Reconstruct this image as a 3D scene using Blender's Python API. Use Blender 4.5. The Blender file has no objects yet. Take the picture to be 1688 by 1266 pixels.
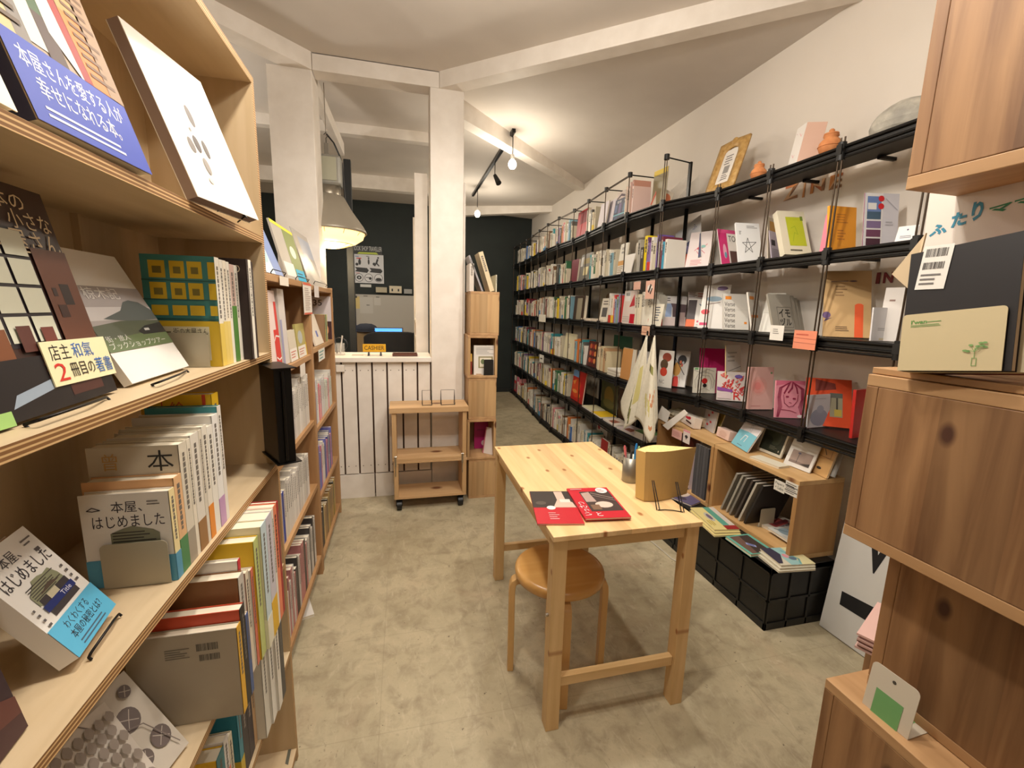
import bpy, bmesh, math, random
from mathutils import Matrix, Vector
V = Vector
random.seed(11)
sc = bpy.context.scene
COL = sc.collection

# ------------------------------------------------------------------ camera
CAMH = 1.42
FPX, PITCH, ROLL, YAW = 725.0, math.radians(9.7), math.radians(1.47), math.radians(14.0)
cam_d = bpy.data.cameras.new('camera')
cam = bpy.data.objects.new('camera', cam_d)
COL.objects.link(cam)
cam_d.sensor_fit = 'HORIZONTAL'
cam_d.sensor_width = 36.0
cam_d.lens = FPX / 1688.0 * 36.0
cam_d.clip_start = 0.02
sc.camera = cam
_fwd = V((math.sin(YAW) * math.cos(PITCH), math.cos(YAW) * math.cos(PITCH), -math.sin(PITCH)))
_right0 = V((math.cos(YAW), -math.sin(YAW), 0))
_up0 = _right0.cross(_fwd)
_right = _right0 * math.cos(ROLL) + _up0 * math.sin(ROLL)
_up = _up0 * math.cos(ROLL) - _right0 * math.sin(ROLL)
cam.matrix_world = Matrix(((_right.x, _up.x, -_fwd.x, 0), (_right.y, _up.y, -_fwd.y, 0), (_right.z, _up.z, -_fwd.z, CAMH), (0, 0, 0, 1)))
O = V((0, 0, CAMH))

def ray(u, v):
    return _right * ((u - 844) / FPX) - _up * ((v - 633) / FPX) + _fwd
def AZ(u, v, z):            # a pixel of the photo as a point at height z
    d = ray(u, v); return O + d * ((z - CAMH) / d.z)
def AY(u, v, y):
    d = ray(u, v); return O + d * (y / d.y)
def AX(u, v, x):
    d = ray(u, v); return O + d * (x / d.x)

# ------------------------------------------------------------------ world, exposure
w = bpy.data.worlds.new('world'); sc.world = w; w.use_nodes = True
w.node_tree.nodes['Background'].inputs[0].default_value = (1.0, 0.86, 0.7, 1)
w.node_tree.nodes['Background'].inputs[1].default_value = 0.03
sc.view_settings.view_transform = 'Standard'
sc.view_settings.look = 'None'
sc.view_settings.gamma = 1.0
sc.view_settings.exposure = 0.08

WARM = (1.0, 0.93, 0.83)
def lamp(name, kind, loc, energy, color=WARM, target=None, size=0.1, spot=None, blend=0.5):
    d = bpy.data.lights.new(name, kind)
    d.energy = energy; d.color = color
    if kind == 'AREA': d.shape = 'DISK'; d.size = size
    else: d.shadow_soft_size = size
    if kind == 'SPOT': d.spot_size = math.radians(spot or 70); d.spot_blend = blend
    o = bpy.data.objects.new(name, d); COL.objects.link(o)
    o.location = loc
    if target is not None:
        o.rotation_euler = (V(target) - V(loc)).to_track_quat('-Z', 'Y').to_euler()
    return o
# lamps of the shop and added fill lights (those over and behind the camera are out of the frame)
lamp('ceiling_and_fill_light', 'SPOT', (0.0, 0.80, 2.55), 48, target=(0.35, 1.5, 0.0), size=0.05, spot=168, blend=0.7)
lamp('ceiling_and_fill_light', 'POINT', (0.45, 1.0, 2.55), 38, size=0.06)  # unseen fill, added to brighten the right wall and near shelf
lamp('ceiling_and_fill_light', 'POINT', (0.1, 1.9, 2.5), 10, size=0.08)  # added fill with no fixture, lifts the post fronts and beams
lamp('ceiling_and_fill_light', 'SPOT', (0.5, -1.3, 2.5), 26, target=(0.5, 0.2, 0.0), size=0.12, spot=160, blend=0.8)
lamp('ceiling_and_fill_light', 'SPOT', (1.0, 1.62, 2.76), 58, target=(0.8, 2.3, 0.7), size=0.04, spot=130, blend=0.9)
lamp('ceiling_and_fill_light', 'POINT', (0.75, 1.75, 2.80), 6, size=0.06)
lamp('ceiling_and_fill_light', 'SPOT', (0.1, 2.3, 2.75), 34, target=(0.1, 2.8, 0.0), size=0.1, spot=160, blend=0.9)
lamp('ceiling_and_fill_light', 'POINT', (-1.9, 3.6, 2.3), 36, size=0.1)
lamp('ceiling_and_fill_light', 'SPOT', (-0.6, 5.4, 2.7), 40, target=(-0.3, 6.3, 0.6), size=0.1, spot=150, blend=0.9)

# ------------------------------------------------------------------ materials
_M = {}
def srgb(c):
    return tuple((x / 255 / 12.92) if x / 255 <= 0.04045 else ((x / 255 + 0.055) / 1.055) ** 2.4 for x in c)
def mat(c, rough=0.6, metal=0.0, alpha=None, emit=0):
    key = (tuple(c), rough, metal, alpha, emit)
    if key in _M: return _M[key]
    m = bpy.data.materials.new('paint_%02x%02x%02x' % tuple(int(x) for x in c)); m.use_nodes = True
    b = m.node_tree.nodes['Principled BSDF']
    b.inputs['Base Color'].default_value = (*srgb(c), 1)
    b.inputs['Roughness'].default_value = rough
    b.inputs['Metallic'].default_value = metal
    if alpha is not None:
        b.inputs['Alpha'].default_value = alpha
    if emit:
        b.inputs['Emission Color'].default_value = (*srgb(c), 1)
        b.inputs['Emission Strength'].default_value = emit
    _M[key] = m
    return m
def noisy(name, c1, c2, scale=(1, 1, 1), nscale=5, detail=6, rough=0.6, ramp=(0.35, 0.7), bump=0.0, dist=0.0):
    m = bpy.data.materials.new(name); m.use_nodes = True
    nt = m.node_tree; b = nt.nodes['Principled BSDF']
    tc = nt.nodes.new('ShaderNodeTexCoord'); mp = nt.nodes.new('ShaderNodeMapping')
    mp.inputs['Scale'].default_value = scale
    n = nt.nodes.new('ShaderNodeTexNoise'); n.inputs['Scale'].default_value = nscale; n.inputs['Detail'].default_value = detail
    n.inputs['Distortion'].default_value = dist
    r = nt.nodes.new('ShaderNodeValToRGB')
    r.color_ramp.elements[0].position = ramp[0]; r.color_ramp.elements[0].color = (*srgb(c1), 1)
    r.color_ramp.elements[1].position = ramp[1]; r.color_ramp.elements[1].color = (*srgb(c2), 1)
    L = nt.links.new
    L(tc.outputs['Object'], mp.inputs['Vector']); L(mp.outputs[0], n.inputs['Vector'])
    L(n.outputs['Fac'], r.inputs[0]); L(r.outputs[0], b.inputs['Base Color'])
    b.inputs['Roughness'].default_value = rough
    if bump:
        bp = nt.nodes.new('ShaderNodeBump'); bp.inputs['Strength'].default_value = bump; bp.inputs['Distance'].default_value = 0.002
        L(n.outputs['Fac'], bp.inputs['Height']); L(bp.outputs[0], b.inputs['Normal'])
    return m
def wood(name, c1, c2, axis='y', plank=None, rough=0.5, fine=26, knots=None, sheen=0.0):
    # grain stretched along an axis, planks of slightly different tone, optional knots
    m = bpy.data.materials.new(name); m.use_nodes = True
    nt = m.node_tree; b = nt.nodes['Principled BSDF']; L = nt.links.new
    tc = nt.nodes.new('ShaderNodeTexCoord'); mp = nt.nodes.new('ShaderNodeMapping')
    s = {'x': (0.07, 1, 1), 'y': (1, 0.07, 1), 'z': (1, 1, 0.07)}[axis]
    mp.inputs['Scale'].default_value = s
    L(tc.outputs['Object'], mp.inputs['Vector'])
    n = nt.nodes.new('ShaderNodeTexNoise'); n.inputs['Scale'].default_value = fine; n.inputs['Detail'].default_value = 5
    n.inputs['Distortion'].default_value = 0.6
    L(mp.outputs[0], n.inputs['Vector'])
    r = nt.nodes.new('ShaderNodeValToRGB')
    r.color_ramp.elements[0].position = 0.3; r.color_ramp.elements[0].color = (*srgb(c1), 1)
    r.color_ramp.elements[1].position = 0.68; r.color_ramp.elements[1].color = (*srgb(c2), 1)
    L(n.outputs['Fac'], r.inputs[0])
    out = r.outputs[0]
    if plank:
        # plank = (axis across, width)
        sx = nt.nodes.new('ShaderNodeSeparateXYZ'); L(tc.outputs['Object'], sx.inputs[0])
        d = nt.nodes.new('ShaderNodeMath'); d.operation = 'DIVIDE'; d.inputs[1].default_value = plank[1]
        L(sx.outputs['XYZ'.index(plank[0].upper())], d.inputs[0])
        f = nt.nodes.new('ShaderNodeMath'); f.operation = 'FLOOR'; L(d.outputs[0], f.inputs[0])
        wn = nt.nodes.new('ShaderNodeTexWhiteNoise'); wn.noise_dimensions = '1D'; L(f.outputs[0], wn.inputs['W'])
        mr = nt.nodes.new('ShaderNodeMapRange'); mr.inputs['To Min'].default_value = 0.80; mr.inputs['To Max'].default_value = 1.12
        L(wn.outputs['Value'], mr.inputs['Value'])
        mx = nt.nodes.new('ShaderNodeVectorMath'); mx.operation = 'SCALE'
        L(out, mx.inputs[0]); L(mr.outputs[0], mx.inputs['Scale'])
        out = mx.outputs[0]
    if knots:
        vo = nt.nodes.new('ShaderNodeTexVoronoi'); vo.inputs['Scale'].default_value = knots[0]
        vo.voronoi_dimensions = '2D'
        fl = 'z' if axis != 'z' else ('y' if plank and plank[0] == 'x' else 'x')      # the axis the board faces
        ab = [q for q in 'xyz' if q != fl]
        s1 = nt.nodes.new('ShaderNodeSeparateXYZ'); L(tc.outputs['Object'], s1.inputs[0]); c1_ = nt.nodes.new('ShaderNodeCombineXYZ')
        for k_, q in enumerate(ab):
            m_ = nt.nodes.new('ShaderNodeMath'); m_.operation = 'MULTIPLY'; m_.inputs[1].default_value = 0.6 if q == axis else 1.0
            L(s1.outputs['xyz'.index(q)], m_.inputs[0]); L(m_.outputs[0], c1_.inputs[k_])
        L(c1_.outputs[0], vo.inputs['Vector'])
        r2 = nt.nodes.new('ShaderNodeValToRGB')
        r2.color_ramp.elements[0].position = knots[1] * 0.45; r2.color_ramp.elements[0].color = (1, 1, 1, 1)
        r2.color_ramp.elements[1].position = knots[1]; r2.color_ramp.elements[1].color = (0, 0, 0, 1)
        L(vo.outputs['Distance'], r2.inputs[0])
        mi = nt.nodes.new('ShaderNodeMix'); mi.data_type = 'RGBA'
        L(r2.outputs[0], mi.inputs[0]); L(out, mi.inputs[6]); mi.inputs[7].default_value = (*srgb(knots[2]), 1)
        out = mi.outputs[2]
    L(out, b.inputs['Base Color'])
    b.inputs['Roughness'].default_value = rough
    return m

WHITE_WALL = noisy('white_wall_paint', (222, 212, 200), (230, 221, 210), nscale=1.5, rough=0.75)
CEIL = noisy('ceiling_paint', (205, 196, 186), (216, 207, 197), nscale=2.0, rough=0.8)
BEAMW = noisy('white_beam_paint', (226, 217, 206), (236, 228, 218), nscale=9, rough=0.6, bump=0.15)
DARKWALL = noisy('dark_green_wall_paint', (26, 33, 31), (34, 42, 39), nscale=3, rough=0.7)
PLY_Y = wood('plywood_face', (194, 170, 134), (210, 188, 154), 'y', rough=0.55, fine=20)
PLY_Z = wood('plywood_panel', (186, 160, 122), (202, 178, 142), 'z', rough=0.55, fine=20)
PLYE = None
def ply_edge():
    m = bpy.data.materials.new('plywood_edge'); m.use_nodes = True
    nt = m.node_tree; b = nt.nodes['Principled BSDF']; L = nt.links.new
    tc = nt.nodes.new('ShaderNodeTexCoord'); sx = nt.nodes.new('ShaderNodeSeparateXYZ'); L(tc.outputs['Object'], sx.inputs[0])
    a = nt.nodes.new('ShaderNodeMath'); a.operation = 'MULTIPLY'; a.inputs[1].default_value = 1150; L(sx.outputs['Z'], a.inputs[0])
    s = nt.nodes.new('ShaderNodeMath'); s.operation = 'SINE'; L(a.outputs[0], s.inputs[0])
    r = nt.nodes.new('ShaderNodeValToRGB')
    r.color_ramp.elements[0].position = 0.15; r.color_ramp.elements[0].color = (*srgb((134, 94, 54)), 1)
    r.color_ramp.elements[1].position = 0.6; r.color_ramp.elements[1].color = (*srgb((214, 178, 126)), 1)
    L(s.outputs[0], r.inputs[0]); L(r.outputs[0], b.inputs['Base Color']); b.inputs['Roughness'].default_value = 0.6
    return m
PLYE = ply_edge()
PINE = wood('pine_top', (222, 182, 126), (238, 204, 152), 'y', plank=('x', 0.055), rough=0.4, fine=22, knots=(6.5, 0.07, (164, 108, 62)))
PINE_Z = wood('pine_leg', (206, 168, 114), (224, 190, 138), 'z', rough=0.45, fine=24, knots=(6.0, 0.05, (160, 104, 58)))
PINE_X = wood('pine_rail', (206, 168, 114), (224, 190, 138), 'x', rough=0.45, fine=24)
BIRCH = wood('stool_birch', (196, 144, 78), (212, 164, 98), 'x', rough=0.25, fine=14)
BIRCH_Z = wood('stool_leg_birch', (200, 154, 92), (214, 172, 112), 'z', rough=0.35, fine=16)
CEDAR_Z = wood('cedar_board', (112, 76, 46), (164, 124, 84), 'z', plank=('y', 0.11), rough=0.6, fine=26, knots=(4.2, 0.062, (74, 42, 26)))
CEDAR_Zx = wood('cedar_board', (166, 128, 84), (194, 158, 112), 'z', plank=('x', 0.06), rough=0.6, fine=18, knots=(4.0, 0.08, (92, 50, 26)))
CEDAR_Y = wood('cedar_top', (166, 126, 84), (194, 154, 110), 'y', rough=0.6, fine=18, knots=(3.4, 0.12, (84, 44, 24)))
CRATE_Y = wood('box_pine', (192, 150, 98), (210, 172, 120), 'y', rough=0.5, fine=18, knots=(4.5, 0.09, (110, 62, 30)))
CRATE_Z = wood('box_pine_side', (168, 124, 76), (190, 148, 96), 'z', rough=0.5, fine=16, knots=(5, 0.1, (100, 52, 26)))
OAK_Y = wood('shelf_oak', (160, 118, 76), (184, 144, 100), 'y', rough=0.5, fine=20)
OAK_Z = wood('shelf_oak_upright', (154, 112, 72), (178, 138, 96), 'z', rough=0.5, fine=20)
CART_X = wood('cart_wood', (190, 150, 104), (206, 170, 126), 'x', rough=0.5, fine=20, knots=(3.0, 0.09, (110, 64, 34)))
CART_Z = wood('cart_wood_upright', (184, 144, 98), (202, 166, 120), 'z', rough=0.5, fine=20)
BLACK = mat((18, 17, 16), 0.45)
BLACKM = mat((22, 20, 19), 0.35, 0.6)
TUBE = mat((74, 60, 46), 0.35, 0.7)
WIRE = mat((24, 18, 16), 0.4, 0.5)
CHROME = mat((190, 186, 180), 0.25, 1.0)
STEEL = mat((150, 146, 136), 0.38, 0.85)
GREYEND = mat((176, 168, 146), 0.45, 0.1)
PAPER = mat((232, 222, 200), 0.8)
CLEAR = mat((235, 232, 225), 0.08, 0.0, 0.16)

def floor_mat():
    m = bpy.data.materials.new('worn_concrete_tile_floor'); m.use_nodes = True
    nt = m.node_tree; b = nt.nodes['Principled BSDF']; L = nt.links.new
    tc = nt.nodes.new('ShaderNodeTexCoord')
    def noise(scale, detail, dist=0, sc3=(1, 1, 1)):
        mp = nt.nodes.new('ShaderNodeMapping'); mp.inputs['Scale'].default_value = sc3; L(tc.outputs['Object'], mp.inputs[0])
        n = nt.nodes.new('ShaderNodeTexNoise'); n.inputs['Scale'].default_value = scale; n.inputs['Detail'].default_value = detail
        n.inputs['Distortion'].default_value = dist; n.inputs['Roughness'].default_value = 0.65
        L(mp.outputs[0], n.inputs[0]); return n.outputs['Fac']
    def ramp(src, p0, c0, p1, c1):
        r = nt.nodes.new('ShaderNodeValToRGB')
        r.color_ramp.elements[0].position = p0; r.color_ramp.elements[0].color = (*c0, 1)
        r.color_ramp.elements[1].position = p1; r.color_ramp.elements[1].color = (*c1, 1)
        L(src, r.inputs[0]); return r.outputs[0]
    def mixc(f, a, bb, mode='MIX'):
        mi = nt.nodes.new('ShaderNodeMix'); mi.data_type = 'RGBA'; mi.blend_type = mode
        if isinstance(f, float): mi.inputs[0].default_value = f
        else: L(f, mi.inputs[0])
        L(a, mi.inputs[6])
        if isinstance(bb, tuple): mi.inputs[7].default_value = (*bb, 1)
        else: L(bb, mi.inputs[7])
        return mi.outputs[2]
    base = ramp(noise(2.2, 9, 0.3), 0.25, srgb((150, 138, 110)), 0.75, srgb((200, 187, 157)))
    blot = ramp(noise(11, 9, 0.5), 0.47, (0, 0, 0), 0.72, (.8, .8, .8))
    c = mixc(blot, base, srgb((140, 126, 102)))
    pink = ramp(noise(1.4, 4, 0.5), 0.56, (0, 0, 0), 0.75, (0.5, 0.5, 0.5))
    c = mixc(pink, c, srgb((178, 146, 120)))
    scr = ramp(noise(26, 4, 2.5, (1.0, 0.25, 1)), 0.66, (0, 0, 0), 0.72, (0.5, 0.5, 0.5))
    c = mixc(scr, c, srgb((104, 92, 72)))
    spots = ramp(noise(38, 2), 0.71, (0, 0, 0), 0.74, (0.8, 0.8, 0.8))
    c = mixc(spots, c, srgb((86, 76, 60)))
    br = nt.nodes.new('ShaderNodeTexBrick'); br.offset = 0.0
    mp = nt.nodes.new('ShaderNodeMapping'); L(tc.outputs['Object'], mp.inputs[0]); mp.inputs['Location'].default_value = (0.1, 0.06, 0)
    L(mp.outputs[0], br.inputs['Vector'])
    br.inputs['Color1'].default_value = (0, 0, 0, 1); br.inputs['Color2'].default_value = (0, 0, 0, 1); br.inputs['Mortar'].default_value = (0.45, 0.45, 0.45, 1)
    br.inputs['Scale'].default_value = 1.0; br.inputs['Brick Width'].default_value = 0.46; br.inputs['Row Height'].default_value = 0.46
    br.inputs['Mortar Size'].default_value = 0.0022; br.inputs['Mortar Smooth'].default_value = 0.3
    pale = ramp(noise(30, 6, 1.5, (1, .3, 1)), 0.56, (0, 0, 0), 0.75, (.4, .4, .4))
    c = mixc(pale, c, srgb((214, 202, 176)))
    dark = ramp(noise(60, 5, 0.4), 0.56, (0, 0, 0), 0.76, (.3, .3, .3))
    c = mixc(dark, c, srgb((118, 106, 82)))
    fm = nt.nodes.new('ShaderNodeMix'); fm.data_type = 'RGBA'; fm.inputs[0].default_value = 0.45
    L(c, fm.inputs[6]); L(mixc(br.outputs[0], c, srgb((120, 108, 86))), fm.inputs[7]); c = fm.outputs[2]
    L(c, b.inputs['Base Color'])
    rr = nt.nodes.new('ShaderNodeMapRange'); L(noise(6, 5), rr.inputs['Value'])
    rr.inputs['To Min'].default_value = 0.32; rr.inputs['To Max'].default_value = 0.6
    L(rr.outputs[0], b.inputs['Roughness'])
    return m
FLOORM = floor_mat()

# ------------------------------------------------------------------ mesh builder
class MB:
    def __init__(self, T=None):
        self.v = []; self.f = []; self.m = []; self.mi = []; self.T = T; self.sm = []
    def _mi(self, m):
        if m not in self.m: self.m.append(m)
        return self.m.index(m)
    def add(self, vs, fs, m, smooth=False):
        o = len(self.v); T = self.T
        self.v += [(T @ V(p)) if T else V(p) for p in vs]
        i = self._mi(m)
        for f in fs:
            self.f.append([o + k for k in f]); self.mi.append(i); self.sm.append(smooth)
        return self
    def box(self, a, b, m):
        x0, y0, z0 = a; x1, y1, z1 = b
        vs = [(x0, y0, z0), (x1, y0, z0), (x1, y1, z0), (x0, y1, z0), (x0, y0, z1), (x1, y0, z1), (x1, y1, z1), (x0, y1, z1)]
        return self.add(vs, [(0, 3, 2, 1), (4, 5, 6, 7), (0, 1, 5, 4), (1, 2, 6, 5), (2, 3, 7, 6), (3, 0, 4, 7)], m)
    def boxm(self, a, b, mx, my, mz):     # a box whose x, y and z faces take different materials
        x0, y0, z0 = a; x1, y1, z1 = b
        vs = [(x0, y0, z0), (x1, y0, z0), (x1, y1, z0), (x0, y1, z0), (x0, y0, z1), (x1, y0, z1), (x1, y1, z1), (x0, y1, z1)]
        self.add(vs, [(0, 3, 2, 1), (4, 5, 6, 7)], mz)
        self.add(vs, [(0, 1, 5, 4), (2, 3, 7, 6)], my)
        return self.add(vs, [(1, 2, 6, 5), (3, 0, 4, 7)], mx)
    def poly(self, pts, m):
        return self.add(pts, [tuple(range(len(pts)))], m)
    def prism(self, pts, d, m):           # polygon pts extruded by vector d
        n = len(pts); d = V(d)
        vs = [V(p) for p in pts] + [V(p) + d for p in pts]
        fs = [tuple(range(n))[::-1], tuple(range(n, 2 * n))] + [(i, (i + 1) % n, n + (i + 1) % n, n + i) for i in range(n)]
        return self.add(vs, fs, m)
    def tube(self, path, r, m, n=8, closed=False, radii=None):
        P = [V(p) for p in path]; vs = []; fs = []
        N = len(P); prev = None
        for i, p in enumerate(P):
            if closed: t = P[(i + 1) % N] - P[i - 1]
            else: t = P[min(i + 1, N - 1)] - P[max(i - 1, 0)]
            t.normalize()
            a = prev if prev is not None else (V((0, 0, 1)) if abs(t.z) < 0.9 else V((1, 0, 0)))
            a = a - t * a.dot(t)
            if a.length < 1e-4: a = t.orthogonal()
            a.normalize(); prev = a; b = t.cross(a)
            rr = radii[i] if radii else r
            vs += [p + (a * math.cos(2 * math.pi * k / n) + b * math.sin(2 * math.pi * k / n)) * rr for k in range(n)]
        for i in range(N if closed else N - 1):
            j = (i + 1) % N
            fs += [(i * n + k, i * n + (k + 1) % n, j * n + (k + 1) % n, j * n + k) for k in range(n)]
        self.add(vs, fs, m, True)
        if not closed:
            self.add(vs, [tuple(range(n))[::-1], tuple(range((N - 1) * n, N * n))], m)
        return self
    def lathe(self, prof, m, n=24, c=(0, 0, 0), smooth=True):
        c = V(c); vs = []; fs = []
        for r, z in prof:
            vs += [c + V((r * math.cos(2 * math.pi * k / n), r * math.sin(2 * math.pi * k / n), z)) for k in range(n)]
        for i in range(len(prof) - 1):
            fs += [(i * n + k, i * n + (k + 1) % n, (i + 1) * n + (k + 1) % n, (i + 1) * n + k) for k in range(n)]
        return self.add(vs, fs, m, smooth)
    def disc(self, c, r, m, n=20, ax=V((1, 0, 0)), ay=V((0, 1, 0))):
        c = V(c)
        return self.poly([c + ax * (r * math.cos(2 * math.pi * k / n)) + ay * (r * math.sin(2 * math.pi * k / n)) for k in range(n)], m)
    def text(self, s, x0, y0, x1, y1, m, z=0.0, keep=True, rot=0, bold=0.0):
        # flat lettering fitted into a rectangle of the local xy plane
        c = bpy.data.curves.new('t', 'FONT'); c.body = s; c.resolution_u = 2; c.offset = bold
        c.space_line = 0.95
        o = bpy.data.objects.new('t', c); COL.objects.link(o)
        dg = bpy.context.evaluated_depsgraph_get(); dg.update()
        me = bpy.data.meshes.new_from_object(o.evaluated_get(dg))
        bpy.data.objects.remove(o); bpy.data.curves.remove(c)
        if len(me.vertices):
            pts = [v.co.copy() for v in me.vertices]
            if rot: pts = [Matrix.Rotation(rot, 3, 'Z') @ p for p in pts]
            xs = [p.x for p in pts]; ys = [p.y for p in pts]
            ax, ay = min(xs), min(ys); W = max(max(xs) - ax, 1e-6); H = max(max(ys) - ay, 1e-6)
            sx = (x1 - x0) / W; sy = (y1 - y0) / H
            if keep and sy > sx * 1.5: sy = sx * 1.5
            if keep and sx > sy * 1.5: sx = sy * 1.5
            ox = x0 + ((x1 - x0) - W * sx) / 2 if keep else x0; oy = y0 + ((y1 - y0) - H * sy) / 2
            self.add([(ox + (p.x - ax) * sx, oy + (p.y - ay) * sy, z) for p in pts], [tuple(q.vertices) for q in me.polygons], m)
        bpy.data.meshes.remove(me)
        return self
    def build(self, name, parent=None, M=None, bevel=0, sub=0):
        me = bpy.data.meshes.new(name)
        me.from_pydata([tuple(p) for p in self.v], [], self.f)
        for m in self.m: me.materials.append(m)
        me.polygons.foreach_set('material_index', self.mi)
        me.polygons.foreach_set('use_smooth', self.sm)
        me.update()
        o = bpy.data.objects.new(name, me); COL.objects.link(o)
        if M is not None: o.matrix_world = M
        if parent: o.parent = parent
        if bevel:
            b = o.modifiers.new('bevel', 'BEVEL'); b.width = bevel; b.segments = 2; b.limit_method = 'ANGLE'
        return o
def tag(o, label, cat, group=None):
    o['label'] = label; o['category'] = cat
    if group: o['group'] = group
    return o
def thing(name, label, cat, M=None, group=None):
    o = bpy.data.objects.new(name, None); COL.objects.link(o)
    o.empty_display_size = 0.05
    if M is not None:
        o.matrix_world = M if isinstance(M, Matrix) else Matrix.Translation(M)
    return tag(o, label, cat, group)
def struct(mb, name, M=None, bevel=0):
    o = mb.build(name, None, M, bevel); o['kind'] = 'structure'; return o
def T3(x, y, z): return Matrix.Translation((x, y, z))
def RZ(a): return Matrix.Rotation(a, 4, 'Z')
def fr(bx, by, bz, o):     # matrix from three axes and an origin
    return Matrix(((bx.x, by.x, bz.x, o.x), (bx.y, by.y, bz.y, o.y), (bx.z, by.z, bz.z, o.z), (0, 0, 0, 1)))

# ------------------------------------------------------------------ room
WX, FY = 2.09, 7.3
struct(MB().box((-4.2, -2.2, -0.1), (WX + 0.1, FY + 0.1, 0), FLOORM), 'floor')
beamline = [(-4.2, -2.2), (WX + .1, -2.2), (WX + .1, 1.75), (0.26, 3.28), (-0.53, 3.28), (-4.2, 3.28)]
struct(MB().prism([(x, y, 2.97) for x, y in beamline], (0, 0, 0.08), CEIL), 'ceiling')
cz = lambda x: 2.965 - 0.045 * max(0, x - 0.26)
mb = MB()
P2 = [(0.26, 3.28), (WX + .1, 1.75), (WX + .1, FY + .1), (0.26, FY + .1)]
mb.prism([(x, y, cz(x)) for x, y in P2], (0, 0, 0.08), CEIL)
mb.box((-4.2, 3.28, 2.965), (0.26, FY + .1, 3.045), CEIL)
struct(mb, 'ceiling_back')
struct(MB().box((WX, -2.2, 0), (WX + .1, FY + .1, 3.05), WHITE_WALL), 'wall_right')
struct(MB().box((-4.2, FY, 0), (WX, FY + .1, 3.05), DARKWALL), 'wall_back')
struct(MB().box((-4.3, -2.2, 0), (-4.2, FY + .1, 3.05), WHITE_WALL), 'wall_left')
struct(MB().box((-4.2, -2.3, 0), (WX, -2.2, 3.05), WHITE_WALL), 'wall_front')
# posts and beams
struct(MB().box((-0.795, 3.28, 0), (-0.535, 3.52, 2.87), BEAMW), 'trim_1', bevel=.004)
mb = MB(); mb.box((0.2, 3.28, 0), (0.43, 3.5, 2.87), BEAMW); mb.box((0.43, 3.33, 0), (0.452, 3.5, 2.3), BEAMW)
struct(mb, 'trim_2', bevel=.004)
def beam(name, a, b, wd, z0, z1, cut=0.0):
    a = V(a); b = V(b); d = (b - a).normalized(); n = V((-d.y, d.x, 0)) * wd
    p = [a, b, b + n, a + n]
    return struct(MB().prism([(q.x, q.y, z0) for q in p], (0, 0, z1 - z0), BEAMW), name, bevel=.003)
beam('trim_3', (-0.53, 3.28, 0), (0.262, 3.28, 0), .13, 2.87, 2.972)
beam('trim_4', (0.262, 3.275, 0), (2.1, 1.72, 0), .11, 2.868, 2.973)
beam('trim_5', (-1.9, 2.02, 0), (-0.53, 3.275, 0), .13, 2.868, 2.973)
beam('trim_6', (0.36, 3.50, 0), (2.1, 5.13, 0), .11, 2.82, 2.97)
beam('trim_7', (2.1, 6.28, 0), (0.7, 7.14, 0), -.11, 2.80, 2.96)
beam('trim_8', (-3.9, 4.35, 0), (0.4, 4.35, 0), .09, 2.88, 2.97)
beam('trim_9', (-3.9, 5.9, 0), (0.4, 5.9, 0), .12, 2.81, 2.97)
# diagonal brace from the left post up to the beam behind it
a = AY(517, 130, 3.54); b = AY(562, 236, 4.34)
d = (b - a).normalized(); up = V((0, 0, 1)); n = d.cross(up).normalized()
struct(MB().prism([a - n * .025, a + n * .025, a + n * .025 - up * .1, a - n * .025 - up * .1], d * (b - a).length, BEAMW), 'trim_10')
a = AY(572, 262, 4.0)
struct(MB().box((a.x - .03, 4.0, 1.0), (a.x + .025, 4.05, a.z), mat((20, 22, 21))), 'trim_11', bevel=.004)
# baseboard of the right wall, far wall skirting
struct(MB().box((WX - .012, -2.2, 0), (WX, FY, .07), mat((40, 36, 33))), 'baseboard_right')
struct(MB().box((-4.2, FY - .012, 0), (WX - .012, FY, .07), mat((30, 33, 32))), 'baseboard_back')

# counter front with vertical boards
mb = MB()
CY = 3.28
xs = [AY(u, 700, CY).x for u in (548, 566.5, 591, 616, 640, 665, 689, 710.5)]
for i in range(7):
    x0, x1 = xs[i] + .006, xs[i + 1] - .006
    bot = .1 if i < 3 else .13
    mb.box((x0, CY - .012, .19), (x1, CY + .02, 1.02), BEAMW)
    if i < 6:
        for xx in (x0 + .02, x1 - .02):
            for zz in (.25, .96): mb.disc((xx, CY - .0125, zz), .004, mat((120, 108, 96)), 8, V((1, 0, 0)), V((0, 0, 1)))
mb.box((xs[0], CY + .012, .02), (xs[7] + .0, CY + .04, 1.02), mat((70, 44, 28)))
mb.box((xs[0], CY - .012, .0), (xs[3] - .004, CY + .02, .183), BEAMW)
mb.box((xs[3] + .004, CY - .012, .0), (xs[7], CY + .02, .183), BEAMW)
ct = thing('sales_counter', 'white counter front of vertical painted boards with wide flat top', 'counter', (0, 0, 0))
mb.build('board_panel', ct, bevel=.002)
mb = MB(); mb.box((-0.53, CY - .045, 1.022), (xs[7] + .004, CY + .34, 1.055), BEAMW)
mb.build('countertop', ct, bevel=.003)

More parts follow.
